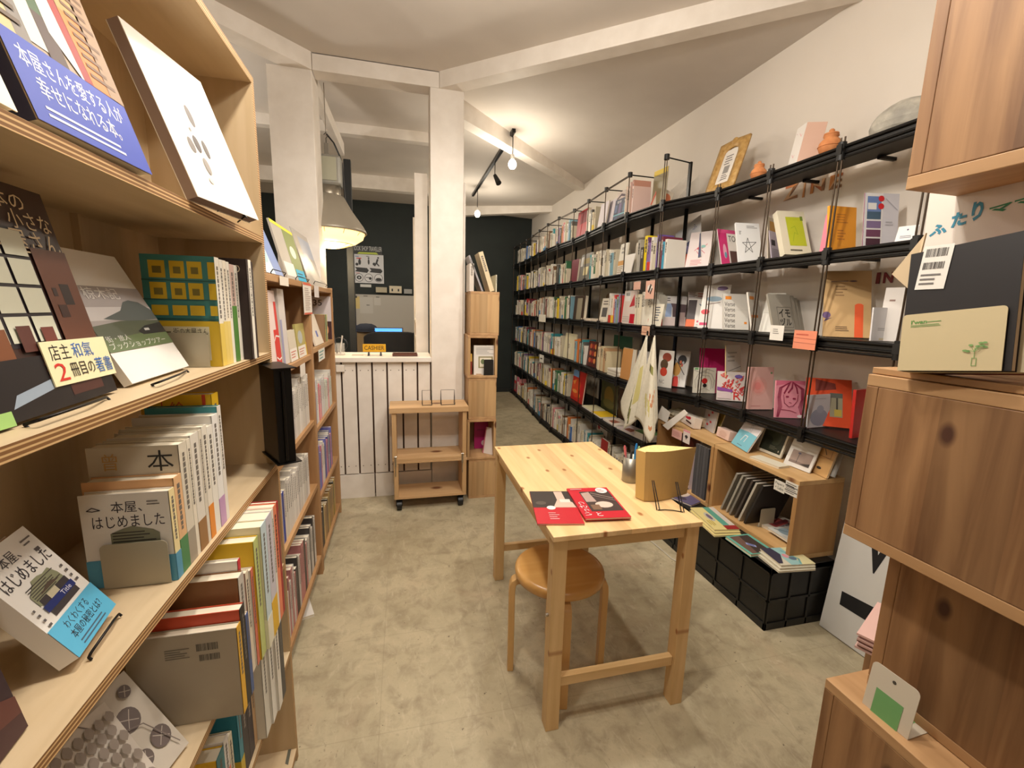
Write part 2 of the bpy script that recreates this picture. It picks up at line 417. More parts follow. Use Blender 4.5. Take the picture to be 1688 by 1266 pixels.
# plywood bookcase on the left
PXF, PYE, PXB = -0.345, 1.285, -0.575
pb = thing('plywood_bookcase', 'tall pale plywood bookcase with layered edges filling the left side', 'bookcase', (0, 0, 0))
SHZ = {'top': 1.941, 's1': 1.569, 's2': 1.273, 's3': .967, 's4': .663, 's5': .374, 'base': .03}
BT = .016
Y0 = -0.25
mb = MB().boxm((PXB - .012, Y0, .0), (PXB, PYE + .015, 1.957), PLY_Z, PLYE, PLYE); mb.build('back_panel', pb)
mb = MB().boxm((PXB, PYE, 0), (PXF, PYE + .015, 1.957), PLYE, PLY_Z, PLYE); mb.build('side_panel', pb)
mb = MB().boxm((PXB, Y0 - .015, 0), (PXF, Y0, 1.957), PLYE, PLY_Z, PLYE); mb.build('side_panel', pb)
for k, z in SHZ.items():
    mb = MB().boxm((PXB, Y0, z), (PXF - (0 if k != 'base' else .0), PYE, z + BT), PLYE, PLYE, PLY_Y); mb.build('shelf' if k not in ('top', 'base') else k + '_board', pb)
mb = MB().box((PXB, .99, 1.29), (PXB + .012, 1.0, 1.569), PLY_Z); mb.build('back_batten', pb)
z = SHZ['base'] + BT + .0006
mb = MB().poly([AZ(470, 1259, z), AZ(476, 1231, z), AZ(481, 1230, z), AZ(475, 1261, z)], mat((92, 90, 76), .7)); mb.build('grey_tape_strip', pb)
SH = {k: z + BT + .0005 for k, z in SHZ.items()}

# desk
dk = thing('desk', 'small pine desk with red brochures on it standing mid-floor', 'desk', (0, 0, 0))
dx0, dx1, dy0, dy1, dz = .445, .982, 1.198, 2.125, .722
MB().box((dx0, dy0, dz - .018), (dx1, dy1, dz), PINE).build('desktop', dk, bevel=.002)
for x in (dx0 + .005, dx1 - .052):
    for y in (dy0 + .008, dy1 - .055):
        mb = MB().box((x, y, 0), (x + .047, y + .047, dz - .019), PINE_Z); mb.build('leg', dk, bevel=.002)
for y in (dy0 + .02, dy1 - .045):
    MB().box((dx0 + .053, y, dz - .062), (dx1 - .053, y + .022, dz - .019), PINE_X).build('apron', dk, bevel=.0015)
    MB().box((dx0 + .053, y, .158), (dx1 - .053, y + .024, .194), PINE_X).build('crossbar', dk, bevel=.0015)
for x in (dx0 + .012, dx1 - .034):
    MB().box((x, dy0 + .056, dz - .062), (x + .02, dy1 - .056, dz - .019), PINE).build('side_apron', dk, bevel=.0015)
MB().tube([(dx0 + .0052, dy0 + .031, .43), (dx0 - .004, dy0 + .031, .43)], .006, CHROME, 10).build('bolt', dk)

# stool
sx, sy = .572, 1.462
st = thing('stool', 'round glossy wooden stool with bent legs tucked under the desk', 'stool', (sx, sy, 0))
R = .172
prof = [(0, .45), (R - .02, .45), (R - .007, .447), (R - .001, .44), (R, .43), (R - .002, .417), (R - .01, .41), (R - .03, .407), (0, .407)]
MB().lathe(prof, BIRCH, 48).build('seat', st)
def bent_leg(ang):
    d = V((math.cos(ang), math.sin(ang), 0)); n = V((-d.y, d.x, 0)) * .021
    path = [(.07, .4055), (.14, .4055), (.166, .402), (.183, .391), (.191, .372), (.1935, .345), (.192, .0)]
    th = .024
    vs = []; fs = []
    for i, (r, zz) in enumerate(path):
        a = path[max(i - 1, 0)]; b = path[min(i + 1, len(path) - 1)]
        t = V((b[0] - a[0], 0, b[1] - a[1])).normalized(); nn = V((t.z, 0, -t.x))   # inward normal
        q0 = V((r, 0, zz)); q1 = q0 + nn * th
        for q in (q0, q1):
            for s in (-1, 1): vs.append(d * q.x + n * s + V((0, 0, q.z)))
    for i in range(len(path) - 1):
        o = 4 * i; p = o + 4
        fs += [(o, o + 1, p + 1, p), (o + 2, p + 2, p + 3, o + 3), (o, p, p + 2, o + 2), (o + 1, o + 3, p + 3, p + 1)]
    fs += [(0, 2, 3, 1), (len(vs) - 4, len(vs) - 3, len(vs) - 1, len(vs) - 2)]
    return MB().add(vs, fs, BIRCH_Z)
for a in (168, 258, -12, 78): bent_leg(math.radians(a)).build('leg', st, bevel=.003)

# wheeled cart in front of the counter
cx0, cx1, cy0, cy1 = -.085, .425, 2.99, 3.22
cr = thing('wheeled_shelf_cart', 'low open wooden shelf on black casters before the counter', 'cart', (0, 0, 0))
a = AY(643, 655, cy0); 
MB().box((cx0 - .015, cy0 - .01, .705), (cx1 + .01, cy1, .742), CART_X).build('top_board', cr, bevel=.002)
for x in (cx0, cx1 - .03):
    MB().box((x, cy0, .385), (x + .03, cy1, .704), CART_Z).build('upright', cr, bevel=.002)
    MB().box((x + (.008 if x < 0.1 else 0), cy0, .105), (x + .03 + (.008 if x < .1 else 0), cy1, .345), CART_Z).build('upright', cr, bevel=.002)
MB().box((cx0, cy0, .365), (cx1, cy1, .384), CART_X).build('shelf', cr, bevel=.002)
MB().box((cx0 + .008, cy0, .346), (cx1 + .005, cy1, .3645), CART_X).build('shelf', cr, bevel=.002)
MB().box((cx0 + .008, cy0, .085), (cx1, cy1, .1045), CART_X).build('bottom_board', cr, bevel=.002)
for x in (cx0 + .02, cx1 - .03):
    mb = MB(); mb.box((x - .006, cy0 - .006, .33), (x + .006, cy0 - .0005, .40), CHROME)
    mb.tube([(x, cy0 - .008, .26), (x, cy0 - .008, .40)], .003, CHROME, 8); mb.tube([(x - .008, cy0 - .008, .40), (x + .008, cy0 - .008, .40)], .006, CHROME, 8)
    mb.build('latch', cr)
for x in (cx0 + .04, cx1 - .04):
    for y in (cy0 + .025, cy1 - .035):
        w_ = MB(); w_.tube([(x - .017, y, .034), (x + .017, y, .034)], .0335, BLACK, 20); w_.box((x - .021, y - .012, .03), (x - .0175, y + .012, .0848), BLACKM); w_.box((x + .0175, y - .012, .03), (x + .021, y + .012, .0848), BLACKM)
        w_.box((x - .021, y - .014, .075), (x + .021, y + .014, .0848), BLACKM)
        w_.build('caster', cr)

# cedar boxes
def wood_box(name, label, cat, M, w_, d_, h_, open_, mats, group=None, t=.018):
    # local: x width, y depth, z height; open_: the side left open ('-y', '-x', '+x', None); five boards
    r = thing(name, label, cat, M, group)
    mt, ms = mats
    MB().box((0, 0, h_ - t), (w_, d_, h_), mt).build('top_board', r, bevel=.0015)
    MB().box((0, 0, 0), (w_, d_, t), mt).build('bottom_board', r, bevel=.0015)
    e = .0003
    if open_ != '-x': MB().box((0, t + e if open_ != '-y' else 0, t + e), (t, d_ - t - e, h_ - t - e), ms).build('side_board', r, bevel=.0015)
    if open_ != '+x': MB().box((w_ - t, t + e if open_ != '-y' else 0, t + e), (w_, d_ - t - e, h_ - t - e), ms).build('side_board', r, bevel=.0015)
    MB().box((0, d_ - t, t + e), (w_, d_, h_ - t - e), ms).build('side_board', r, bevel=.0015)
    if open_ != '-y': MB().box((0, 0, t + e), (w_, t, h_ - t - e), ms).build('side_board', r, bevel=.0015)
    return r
CED = (CEDAR_Y, CEDAR_Z)
CEDX = (CEDAR_Y, CEDAR_Zx)
mids = [(0, .458, 3.105, None, 'closed wooden box on the floor, lowest of the stack beside the white post'),
        (.307, .445, 3.10, '-y', 'open wooden box holding a pink booklet, beside the white post'),
        (.614, .452, 3.105, None, 'closed wooden box between the two open boxes beside the white post'),
        (.921, .445, 3.10, '-y', 'open wooden box holding a white booklet and black bookend'),
        (1.228, .462, 3.105, None, 'closed pale wooden box, topmost of the stack by the post')]
for z0, x0, y0, op, lb in mids:
    wood_box('wooden_box', lb, 'box', T3(x0, y0 + (0 if op is None else .0), z0), .205 if op is None else .215, .30, .306, op, CEDX, 'stacked boxes beside the post')
# near stack of boxes at the right edge
RH = .329
rx = .87
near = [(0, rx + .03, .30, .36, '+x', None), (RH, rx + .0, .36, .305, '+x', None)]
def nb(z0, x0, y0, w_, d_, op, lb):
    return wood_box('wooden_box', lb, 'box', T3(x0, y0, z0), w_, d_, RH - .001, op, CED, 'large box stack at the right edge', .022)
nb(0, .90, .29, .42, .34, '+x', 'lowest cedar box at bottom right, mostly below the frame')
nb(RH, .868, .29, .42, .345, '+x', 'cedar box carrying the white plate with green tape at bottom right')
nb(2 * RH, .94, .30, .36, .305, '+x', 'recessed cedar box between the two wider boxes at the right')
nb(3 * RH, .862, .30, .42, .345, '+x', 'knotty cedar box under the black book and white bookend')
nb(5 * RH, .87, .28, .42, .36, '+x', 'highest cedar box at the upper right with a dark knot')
# open box between (books stand in it)
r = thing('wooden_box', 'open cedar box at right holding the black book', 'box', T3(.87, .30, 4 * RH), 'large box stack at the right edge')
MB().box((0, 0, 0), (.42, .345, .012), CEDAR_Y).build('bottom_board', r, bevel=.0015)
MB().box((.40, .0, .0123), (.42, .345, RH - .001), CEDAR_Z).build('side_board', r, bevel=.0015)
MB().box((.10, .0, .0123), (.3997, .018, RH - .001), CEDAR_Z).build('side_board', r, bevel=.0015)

# oak shelf units beyond the plywood bookcase
def oak_unit(y0, y1, shelves, label):
    r = thing('wooden_shelf_unit', label, 'shelf', (0, 0, 0), 'wooden shelf units along the left')
    xf, xb = -.435, -.70
    for y in (y0, y1 - .02): MB().box((xb, y, 0), (xf, y + .02, 1.52), OAK_Z).build('upright', r, bevel=.0015)
    for z in shelves: MB().box((xb + .008, y0 + .0203, z - .012), (xf - .003, y1 - .0203, z + .012), OAK_Y).build('shelf', r, bevel=.0015)
    MB().box((xb, y0 + .0203, .001), (xb + .007, y1 - .0203, 1.519), OAK_Z).build('back_board', r)
    return r
U1, U2 = (1.62, 2.33), (2.335, 3.06)
oak_unit(*U1, [1.505, 1.165, .835, .50, .10], 'wooden shelf unit nearer the plywood bookcase, tall and open')
oak_unit(*U2, [1.500, 1.185, .775, .40, .06], 'wooden shelf unit farther back, against the white post')

# black folding crates and pine boxes
def crate(y0, y1, label):
    r = thing('folding_crate', label, 'crate', (0, 0, 0), 'black folding crates')
    x0, x1, h = 1.575, 1.925, .31
    mb = MB().box((x0 + .006, y0 + .006, .004), (x1 - .006, y1 - .006, h - .03), BLACK)
    mb.build('body', r)
    mb = MB()
    for z in (0, .14, h - .035):
        hh = .035 if z != .14 else .012
        mb.box((x0, y0, z), (x1, y0 + .0055, z + hh), BLACK); mb.box((x0, y1 - .0055, z), (x1, y1, z + hh), BLACK)
        mb.box((x0, y0, z), (x0 + .0055, y1, z + hh), BLACK); mb.box((x1 - .0055, y0, z), (x1, y1, z + hh), BLACK)
    n = 3
    for i in range(n + 1):
        y = y0 + (y1 - y0 - .012) * i / n
        mb.box((x0, y, 0), (x0 + .0055, y + .012, h), BLACK); mb.box((x1 - .0055, y, 0), (x1, y + .012, h), BLACK)
    for i in range(4):
        x = x0 + (x1 - x0 - .012) * i / 3
        mb.box((x, y0, 0), (x + .012, y0 + .0055, h), BLACK)
    mb.build('rib_frame', r, bevel=.0015)
    MB().box((x0, y0, h - .029), (x1, y1, h), BLACK).build('lid', r, bevel=.003)
crate(1.455, 1.972, 'black plastic folding crate nearest the camera on the floor')
crate(1.980, 2.52, 'black plastic folding crate farther back behind the desk')
def pine_box(y0, y1, label, z0=.311, x0=1.70, x1=1.955, h=.385):
    r = thing('wooden_box', label, 'box', (0, 0, 0), 'pine boxes on the crates')
    t = .022
    MB().box((x0, y0, z0 + h - t), (x1, y1, z0 + h), CRATE_Y).build('top_board', r, bevel=.0015)
    MB().box((x0, y0, z0), (x1, y1, z0 + t), CRATE_Y).build('bottom_board', r, bevel=.0015)
    for y in (y0, y1 - t): MB().box((x0, y, z0 + t + .0003), (x1, y + t, z0 + h - t - .0003), CRATE_Z).build('side_board', r, bevel=.0015)
    return r
pine_box(1.490, 2.045, 'pine box laid on its side holding grey magazines, nearest')
pine_box(2.052, 2.62, 'pine box laid on its side holding pink striped booklets')
BOXTOP = .311 + .385 + .0005
CRTOP = .3105

# black tube shelving along the right wall
CURVE = [(1.80, .55), (1.80, .9), (1.80, 1.25), (1.80, 1.60), (1.80, 1.97), (1.79, 2.34), (1.655, 2.70), (1.62, 3.11), (1.635, 3.53), (1.66, 3.94), (1.68, 4.34), (1.665, 4.75), (1.67, 5.15), (1.70, 5.58), (1.73, 6.0), (1.76, 6.4), (1.775, 6.8), (1.78, 7.2)]
LEV = [2.13, 1.705, 1.328, .905, .50, .05]
def curve_at(y):
    for (x0, y0), (x1, y1) in zip(CURVE, CURVE[1:]):
        if y0 <= y <= y1:
            return x0 + (x1 - x0) * (y - y0) / (y1 - y0)
    return CURVE[-1][0]
def curve_n(y):       # outward (aisle side) normal and tangent along +y
    e = .06
    t = V((curve_at(y + e) - curve_at(y - e), 2 * e, 0)).normalized()
    return V((-t.y, t.x, 0)), t
ds = thing('display_shelving', 'long curving black tube shelving with six levels along the right wall', 'shelf', (0, 0, 0))
def backx(y):
    k = min(1, max(0, (y - 2.34) / .5)); return 2.03 * (1 - k) + min(curve_at(y) + .33, WX - .03) * k
ys = [c[1] for c in CURVE]
for lv in LEV:
    mb = MB(); fine = []
    for y0, y1 in zip(ys, ys[1:]): fine += [y0, (y0 + y1) / 2]
    fine.append(ys[-1])
    if lv < .8: fine = [q for q in fine if q > 2.68]
    f_ = [V((curve_at(y) + .012, y, 0)) for y in fine]; b_ = [V((backx(y), y, 0)) for y in fine]
    n = len(fine)
    top = lv - .002; bot = lv - .020
    for i in range(n - 1):
        vs = [(p.x, p.y, zz) for zz in (bot, top) for p in (f_[i], f_[i + 1], b_[i + 1], b_[i])]
        mb.add(vs, [(0, 1, 2, 3), (7, 6, 5, 4), (0, 4, 5, 1), (2, 6, 7, 3)] + ([(3, 7, 4, 0)] if i == 0 else []) + ([(1, 5, 6, 2)] if i == n - 2 else []), BLACK)
    mb.build('shelf_board', ds)
    mb = MB()
    for dz in (-.008, -.034, -.052):
        mb.tube([(curve_at(y), y, lv + dz) for y in fine], 0.0055 if dz != -.008 else .008, BLACKM, 6)
    # a broad front rail under the board
    vs = []; fs = []
    for i, y in enumerate(fine):
        vs += [(curve_at(y) + .003, y, lv - .045), (curve_at(y) + .003, y, lv - .004), (curve_at(y) + .012, y, lv - .004), (curve_at(y) + .012, y, lv - .045)]
        if i: o = 4 * i; fs += [(o - 4 + k, o - 4 + (k + 1) % 4, o + (k + 1) % 4, o + k) for k in range(4)]
    mb.add(vs, fs, BLACK)
    mb.build('front_rail', ds)
for i, (x, y) in enumerate(CURVE):
    topz = 2.16 if y < 2.5 else 2.16 + .245
    lowz = .84 if y < 2.5 else 0
    nrm, tan = curve_n(y)
    mb = MB(); p = V((x, y, 0))
    if y < 2.8:
        for s in (-1, 1):
            q = p + tan * (.009 * s) + nrm * .004
            mb.tube([(q.x, q.y, lowz), (q.x, q.y, topz)], .0035, TUBE, 6)
    else:
        q = p + nrm * .004
        mb.tube([(q.x, q.y, lowz), (q.x, q.y, topz)], .0045, TUBE, 6)
    mb.build('post', ds)
    for lv in LEV:
        if lv < lowz: continue
        mb = MB()
        for dz, hh in ((-.004, .014), (-.046, .016)):
            q = p + nrm * .004
            mb.tube([(q.x, q.y, lv + dz - hh), (q.x, q.y, lv + dz + hh)], .016, BLACK, 8)
        mb.box((x - .02, y - .012, lv - .04), (x + .02, y + .012, lv - .0), BLACK)
        mb.build('joint', ds)
    if y < 2.5:
        for lv in LEV[:4]: MB().box((2.0, y - .008, lv - .034), (WX - .0005, y + .008, lv - .0205), BLACKM).build('wall_bracket', ds)
    if y > 2.5:       # rear rail and its arm at the top
        b = p - nrm * .215
        mb = MB(); mb.tube([(p.x, p.y, topz - .005), (b.x, b.y, topz - .005)], .0045, BLACKM, 6)
        mb.box((b.x - .007, b.y - .012, .0), (b.x + .007, b.y + .012, topz), BLACKM)
        mb.build('rear_rail', ds)
        mb = MB(); mb.tube([(p.x, p.y, topz - .02), (p.x, p.y, topz + .012)], .017, BLACK, 10); mb.build('joint', ds)
mb = MB(); mb.tube([(x, y, 2.40) for x, y in CURVE if y > 2.8], .004, TUBE, 6); mb.tube([(x - .01, y, 2.385) for x, y in CURVE if y > 2.8], .004, TUBE, 6)
mb.build('top_tube', ds)
# ------------------------------------------------------------------ books, booklets and cards
NAMES = [((238, 234, 226), 'white'), ((226, 214, 186), 'cream'), ((196, 184, 156), 'beige'), ((170, 164, 150), 'grey'), ((96, 92, 88), 'dark grey'), ((34, 32, 32), 'black'), ((176, 40, 40), 'red'),
         ((120, 44, 60), 'maroon'), ((230, 200, 40), 'yellow'), ((60, 110, 180), 'blue'), ((120, 170, 190), 'pale blue'), ((50, 110, 70), 'green'), ((150, 110, 170), 'purple'), ((220, 140, 150), 'pink'), ((220, 110, 50), 'orange'), ((120, 84, 56), 'brown'), ((40, 150, 160), 'teal')]
def cname(c):
    return min(NAMES, key=lambda n: sum((a - b) ** 2 for a, b in zip(n[0], c)))[1]
def decals(mb, w_, h_, decs, z0=.00025):
    z = z0
    for d in decs:
        k = d[0]; z += .00013
        S = lambda p: (p[0] * w_, p[1] * h_, z)
        if k == 'r':
            x0, y0, x1, y1, c = d[1:6]; mb.poly([S((x0, y0)), S((x1, y0)), S((x1, y1)), S((x0, y1))], mat(c, .5))
        elif k == 'p':
            mb.poly([S(p) for p in d[1]], mat(d[2], .5))
        elif k == 'c':
            mb.disc((d[1] * w_, d[2] * h_, z), d[3] * w_, mat(d[4], .5), 18)
        elif k == 'o':      # ellipse
            cx, cy, rx_, ry_, c = d[1:6]
            mb.poly([(cx * w_ + rx_ * w_ * math.cos(t * math.pi / 9), cy * h_ + ry_ * h_ * math.sin(t * math.pi / 9), z) for t in range(18)], mat(c, .5))
        elif k == 't':
            s, x0, y0, x1, y1, c = d[1:7]; mb.text(s, x0 * w_, y0 * h_, x1 * w_, y1 * h_, mat(c, .5), z, *(d[7:]))
        elif k == 'l':      # pen line
            pts = [V((p[0] * w_, p[1] * h_, 0)) for p in d[1]]; m = mat(d[3], .5); hw = d[2] * w_ / 2
            for a, b in zip(pts, pts[1:]):
                if (b - a).length < 1e-6: continue
                t = (b - a).normalized(); n = V((-t.y, t.x, 0)) * hw; e = t * hw * .6
                mb.poly([V((0, 0, z)) + q for q in (a - n - e, b - n + e, b + n + e, a + n - e)], m)
        elif k == 'm':      # rows of small print
            x0, y0, x1, y1, n, c = d[1:7]; m = mat(c, .5); rr = random.Random(n * 7 + int(x0 * 50))
            for i in range(n):
                yy = y1 - (y1 - y0) * (i + .5) / n; hh = (y1 - y0) / n * .2
                xe = x0 + (x1 - x0) * rr.uniform(.6, 1)
                mb.poly([S((x0, yy - hh)), S((xe, yy - hh)), S((xe, yy + hh)), S((x0, yy + hh))], m)
        elif k == 'bar':    # bar code
            x0, y0, x1, y1, c = d[1:6]; m = mat(c, .5); rr = random.Random(5); x = x0
            while x < x1:
                ww = (x1 - x0) * rr.choice((.012, .02, .035)); mb.poly([S((x, y0)), S((x + ww, y0)), S((x + ww, y1)), S((x, y1))], m); x += ww + (x1 - x0) * rr.choice((.012, .02, .03))
LOG = []
def frame_from(bl, br, tpx=None, which='r', h=None, lean=None, auto=8, most=40):
    # a sheet standing on the edge bl-br; its top corner is where the photo shows it: leaning back, or tipped sideways
    bl = bl.copy(); br = br.copy()
    ex = br - bl; ex.z = 0; w_ = ex.length; ex.normalize()
    away = V((-ex.y, ex.x, 0)); roll = 0
    base = br if which == 'r' else bl
    if tpx is not None:
        d = ray(*tpx)
        A = Matrix(((0, away.x, -d.x), (0, away.y, -d.y), (1, away.z, -d.z))); sol = A.inverted() @ (O - base)
        a, b = sol.x, sol.y
        ln = math.atan2(b, a)
        if lean is None and math.radians(1) <= ln <= math.radians(most):
            lean = ln
            if h is None: h = math.hypot(a, b)
        else:
            if lean is None: lean = math.radians(auto)
            up = V((0, 0, 1)) * math.cos(lean) + away * math.sin(lean)
            A = Matrix(((ex.x, up.x, -d.x), (ex.y, up.y, -d.y), (ex.z, up.z, -d.z))); sol = A.inverted() @ (O - base)
            roll = math.atan2(-sol.x, sol.y)
            if (roll > 0) == (which == 'r') and abs(roll) > 1e-4:      # tipped about the other lower corner
                X, Y = (sol.x + w_, sol.y) if which == 'r' else (sol.x - w_, sol.y)
                q = X * X + Y * Y - w_ * w_
                if q > 1e-4:
                    hh = math.sqrt(q); roll = math.atan2(Y, X) - math.atan2(hh, w_ if which == 'r' else -w_)
                    if h is None: h = hh
            if h is None: h = math.hypot(sol.x, sol.y)
    lean = lean or 0
    up = V((0, 0, 1)) * math.cos(lean) + away * math.sin(lean)
    M = fr(ex, up, ex.cross(up), bl)
    if roll > 0: M = M @ RZ(roll)
    elif roll < 0: M = M @ T3(w_, 0, 0) @ RZ(roll) @ T3(-w_, 0, 0)
    return M, w_, h, lean
def sheet(name, label, cat, bl, br, tpx=None, which='r', h=None, lean=None, t=.006, cover=(235, 230, 220), decs=(), group=None, parts=(), pages=(226, 216, 194), single=False, lift=0, fw=None, spine=None, art='cover_art', off=0, auto=8, most=40):
    if fw: br = bl + (br - bl).normalized() * fw if which == 'l' else br; bl = br - (br - bl).normalized() * fw if which == 'r' else bl
    M, w_, h, lean = frame_from(bl, br, tpx, which, h, lean, auto, most)
    LOG.append((name, round(w_, 3), round(h, 3), round(math.degrees(lean), 1), round(t, 3)))
    if lean > 1.2 or lift: M = M @ T3(0, 0, lift if lift else t)
    else: M = T3(0, 0, t * math.sin(lean) + .0004) @ M
    if off: M = M @ T3(0, 0, off)
    cm = mat(cover, .45); pm = mat(pages, .8)
    if single or t < .004:
        mb = MB().box((0, 0, -t), (w_, h, 0), cm); decals(mb, w_, h, decs)
        o = mb.build(name, None, M); tag(o, label, cat, group)
        root = o
    else:
        root = thing(name, label, cat, M, group)
        e = min(.0012, t * .15)
        mb = MB(); mb.box((0, 0, -e), (w_, h, 0), cm); mb.box((0, 0, -t), (w_, h, -t + e), cm); mb.box((0, 0, -t + e), (e, h, -e), mat(spine, .45) if spine else cm)
        mb.build('cover', root)
        q = .0015
        MB().box((e + .0002, q, -t + e + .0001), (w_ - q, h - q, -e - .0001), pm).build('page_block', root)
        if decs:
            mb = MB(); decals(mb, w_, h, decs); mb.build(art, root)
    for pn, dd, zoff in parts:
        mb = MB(); decals(mb, w_, h, dd, zoff); mb.build(pn, root)
    return root, M, w_, h
def spine_mesh(w_, h, t, cover, pages, band=None, title=(70, 64, 58), sp=None, far=False):
    # x along the row (thickness), y into the shelf, z up; the spine is at y = 0
    mb = MB(); cm = mat(cover, .5); e = min(.0016, t * .12); pm = mat(pages, .85)
    sm = mat(sp, .5) if sp else cm
    mb.box((0, .0006, 0), (e, w_, h), cm); mb.box((t - e, .0006, 0), (t, w_, h), cm)
    mb.boxm((0, 0, 0), (t, .0014, h), sm, sm, sm)
    mb.box((e, .0015, .0015), (t - e, w_ - .003, h - .002), pm)
    if band:
        bm = mat(band[0], .5); hb = h * band[1]
        mb.box((-.0003, -.0004, .0), (t + .0003, w_ * .8, hb), bm)
    if title and t > .006:
        tm = mat(title, .6); n = 4 if far else 9; rr = random.Random(int(h * 1e5) + int(t * 1e5))
        z = h * .90
        for i in range(n):
            zz = h * rr.uniform(.02, .045) * (2.2 if far else 1); ww = t * rr.uniform(.16, .26)
            mb.poly([(t / 2 - ww, -.0003, z - zz), (t / 2 + ww, -.0003, z - zz), (t / 2 + ww, -.0003, z), (t / 2 - ww, -.0003, z)], tm)
            z -= zz + h * .012
            if z < h * .42: break
    return mb
ORD = ['first', 'second', 'third', 'fourth', 'fifth', 'sixth', 'seventh', 'eighth', 'ninth', 'tenth', 'eleventh', 'twelfth', 'thirteenth', 'fourteenth', 'fifteenth', 'sixteenth', 'seventeenth', 'eighteenth', 'nineteenth', 'twentieth']
def nth(i):
    if i < 20: return ORD[i]
    tens = {2: 'twenty', 3: 'thirty', 4: 'forty', 5: 'fifty', 6: 'sixty'}
    n = i + 1
    if n % 10 == 0: return {30: 'thirtieth', 40: 'fortieth', 50: 'fiftieth', 60: 'sixtieth'}.get(n, 'last')
    return tens[n // 10] + '-' + ORD[n % 10 - 1]
def left_row(z, y, xf, books, where, group, name='book'):
    # spines face the aisle (+x); the row runs away from the camera
    for i, b in enumerate(books):
        t, h, w_, cover = b[:4]; o = b[4] if len(b) > 4 else {}; h = min(h, .284)
        M = fr(V((0, 1, 0)), V((-1, 0, 0)), V((0, 0, 1)), V((xf + o.get('x', 0), y, z)))
        lab = o.get('label') or '%s book, %s from the camera %s' % ((o.get('cn') or cname(cover)), nth(i), where)
        root = thing(name, lab, 'book', M, group)
        e = min(.0016, t * .12)
        cm = mat(cover, .5); pm = mat(o.get('pages', (228, 218, 196)), .85); sm = mat(o.get('sp', cover), .5)
        mb = MB(); mb.box((0, .0006, 0), (e, w_, h), cm); mb.box((t - e, .0006, 0), (t, w_, h), cm); mb.box((0, 0, 0), (t, .0014, h), sm)
        tm = mat(o.get('title', (110, 104, 96)), .6); rr = random.Random(int(h * 1e5) + i)
        zz = h * .92
        while zz > h * .45 and t > .007:
            g = min(t * rr.uniform(.22, .4), .008)
            mb.poly([(t / 2 - g / 2, -.0003, zz - g), (t / 2 + g / 2, -.0003, zz - g), (t / 2 + g / 2, -.0003, zz), (t / 2 - g / 2, -.0003, zz)], tm); zz -= g * 1.25
        if 'front' in o:      # what is printed on the cover that faces the camera
            T = fr(V((0, -1, 0)), V((0, 0, 1)), V((-1, 0, 0)), V((0, w_, 0))); m2 = MB(T); decals(m2, w_, h, o['front']); m2.build('cover_art', root)
        mb.build('cover', root)
        MB().box((e + .0001, .0016, .0015), (t - e - .0001, w_ - .003, h - .002), pm).build('page_block', root)
        if 'band' in o:
            bm = mat(o['band'][0], .5); hb = h * o['band'][1]
            m2 = MB(); m2.box((-.0004, -.0005, 0.0005), (-.0001, w_ - .002, hb), bm); m2.box((t + .0001, -.0005, 0.0005), (t + .0004, w_ - .002, hb), bm); m2.box((-.0004, -.0007, 0.0005), (t + .0004, -.0004, hb), bm)
            m2.build('obi_band', root)
        y += t + o.get('gap', .0012)
    return y
def wire_stand(name, label, pts_list, group=None, r=.0017):
    root = pts_list[0][0]
    t = thing(name, label, 'stand', T3(*root), group)
    names = ['front_lip', 'leg', 'leg', 'back_rest']
    for i, p in enumerate(pts_list):
        MB(T3(*[-c for c in root])).tube(p if i == 0 else [p[0], p[0] + V((.003, 0, -.0035))], r, WIRE, 6).build(names[min(i, 3)], t)
    return t
def bookend(label, M, w_, h, col=GREYEND, depth=.09, group=None, name='bookend'):
    # local: x width, y away, z up; upright plate with round corners and a foot under the books
    t = thing(name, label, 'bookend', M, group)
    r = .008; pts = [(0, 0, 0), (w_, 0, 0)]
    for k in range(5): a = k * math.pi / 8; pts.append((w_ - r + r * math.cos(a), 0, h - r + r * math.sin(a)))
    for k in range(5): a = math.pi / 2 + k * math.pi / 8; pts.append((r + r * math.cos(a), 0, h - r + r * math.sin(a)))
    MB().prism(pts, (0, .0012, 0), col).build('plate', t)
    MB().box((0, -.0, -.0003), (w_, depth, .0004), col).build('foot', t)
    return t

BR = 'on the second shelf'
# --- top compartment of the plywood bookcase
z = SH['s1']
bl, br = AZ(64, 208, z), AZ(251, 297, z)
sheet('book', 'large book with a shop photograph and a deep blue paper band, top shelf', 'book', bl, br, (126, 0), 'r', h=.245, t=.022, cover=(150, 128, 100), spine=(26, 30, 60), decs=[
    ('r', .0, .36, .14, 1, (196, 170, 120)), ('r', .14, .36, .24, 1, (120, 112, 104)), ('r', .24, .38, .36, 1, (206, 200, 188)), ('r', .36, .5, .45, 1, (58, 84, 48)), ('r', .36, .36, .5, .56, (70, 48, 40)),
    ('p', [(.45, .5), (.6, .36), (.66, .36), (.52, 1), (.45, 1)], (206, 202, 196)), ('p', [(.62, .36), (.7, .36), (.62, 1), (.54, 1)], (150, 40, 32)), ('p', [(.7, .36), (.86, .36), (.84, .7), (.66, .7)], (196, 116, 44)), ('p', [(.66, .7), (.84, .7), (.82, 1), (.62, 1)], (176, 140, 84)), ('r', .86, .36, 1, 1, (150, 120, 90)),
    ('m', .02, .40, .22, .9, 9, (92, 74, 54)), ('m', .72, .4, .98, .96, 12, (110, 78, 50)), ('m', .1, .55, .34, .7, 4, (60, 50, 44))],
    parts=[('obi_band', [('r', 0, .0, 1, .36, (52, 72, 168)), ('t', '本屋さんを愛する人が', .07, .23, .9, .32, (240, 238, 232)), ('t', '幸せになれる本。', .12, .12, .78, .21, (240, 238, 232)), ('m', .1, .03, .8, .09, 2, (214, 214, 222))], .0008)])
bl, br = AZ(-120, 118, z), AZ(22, 192, z)
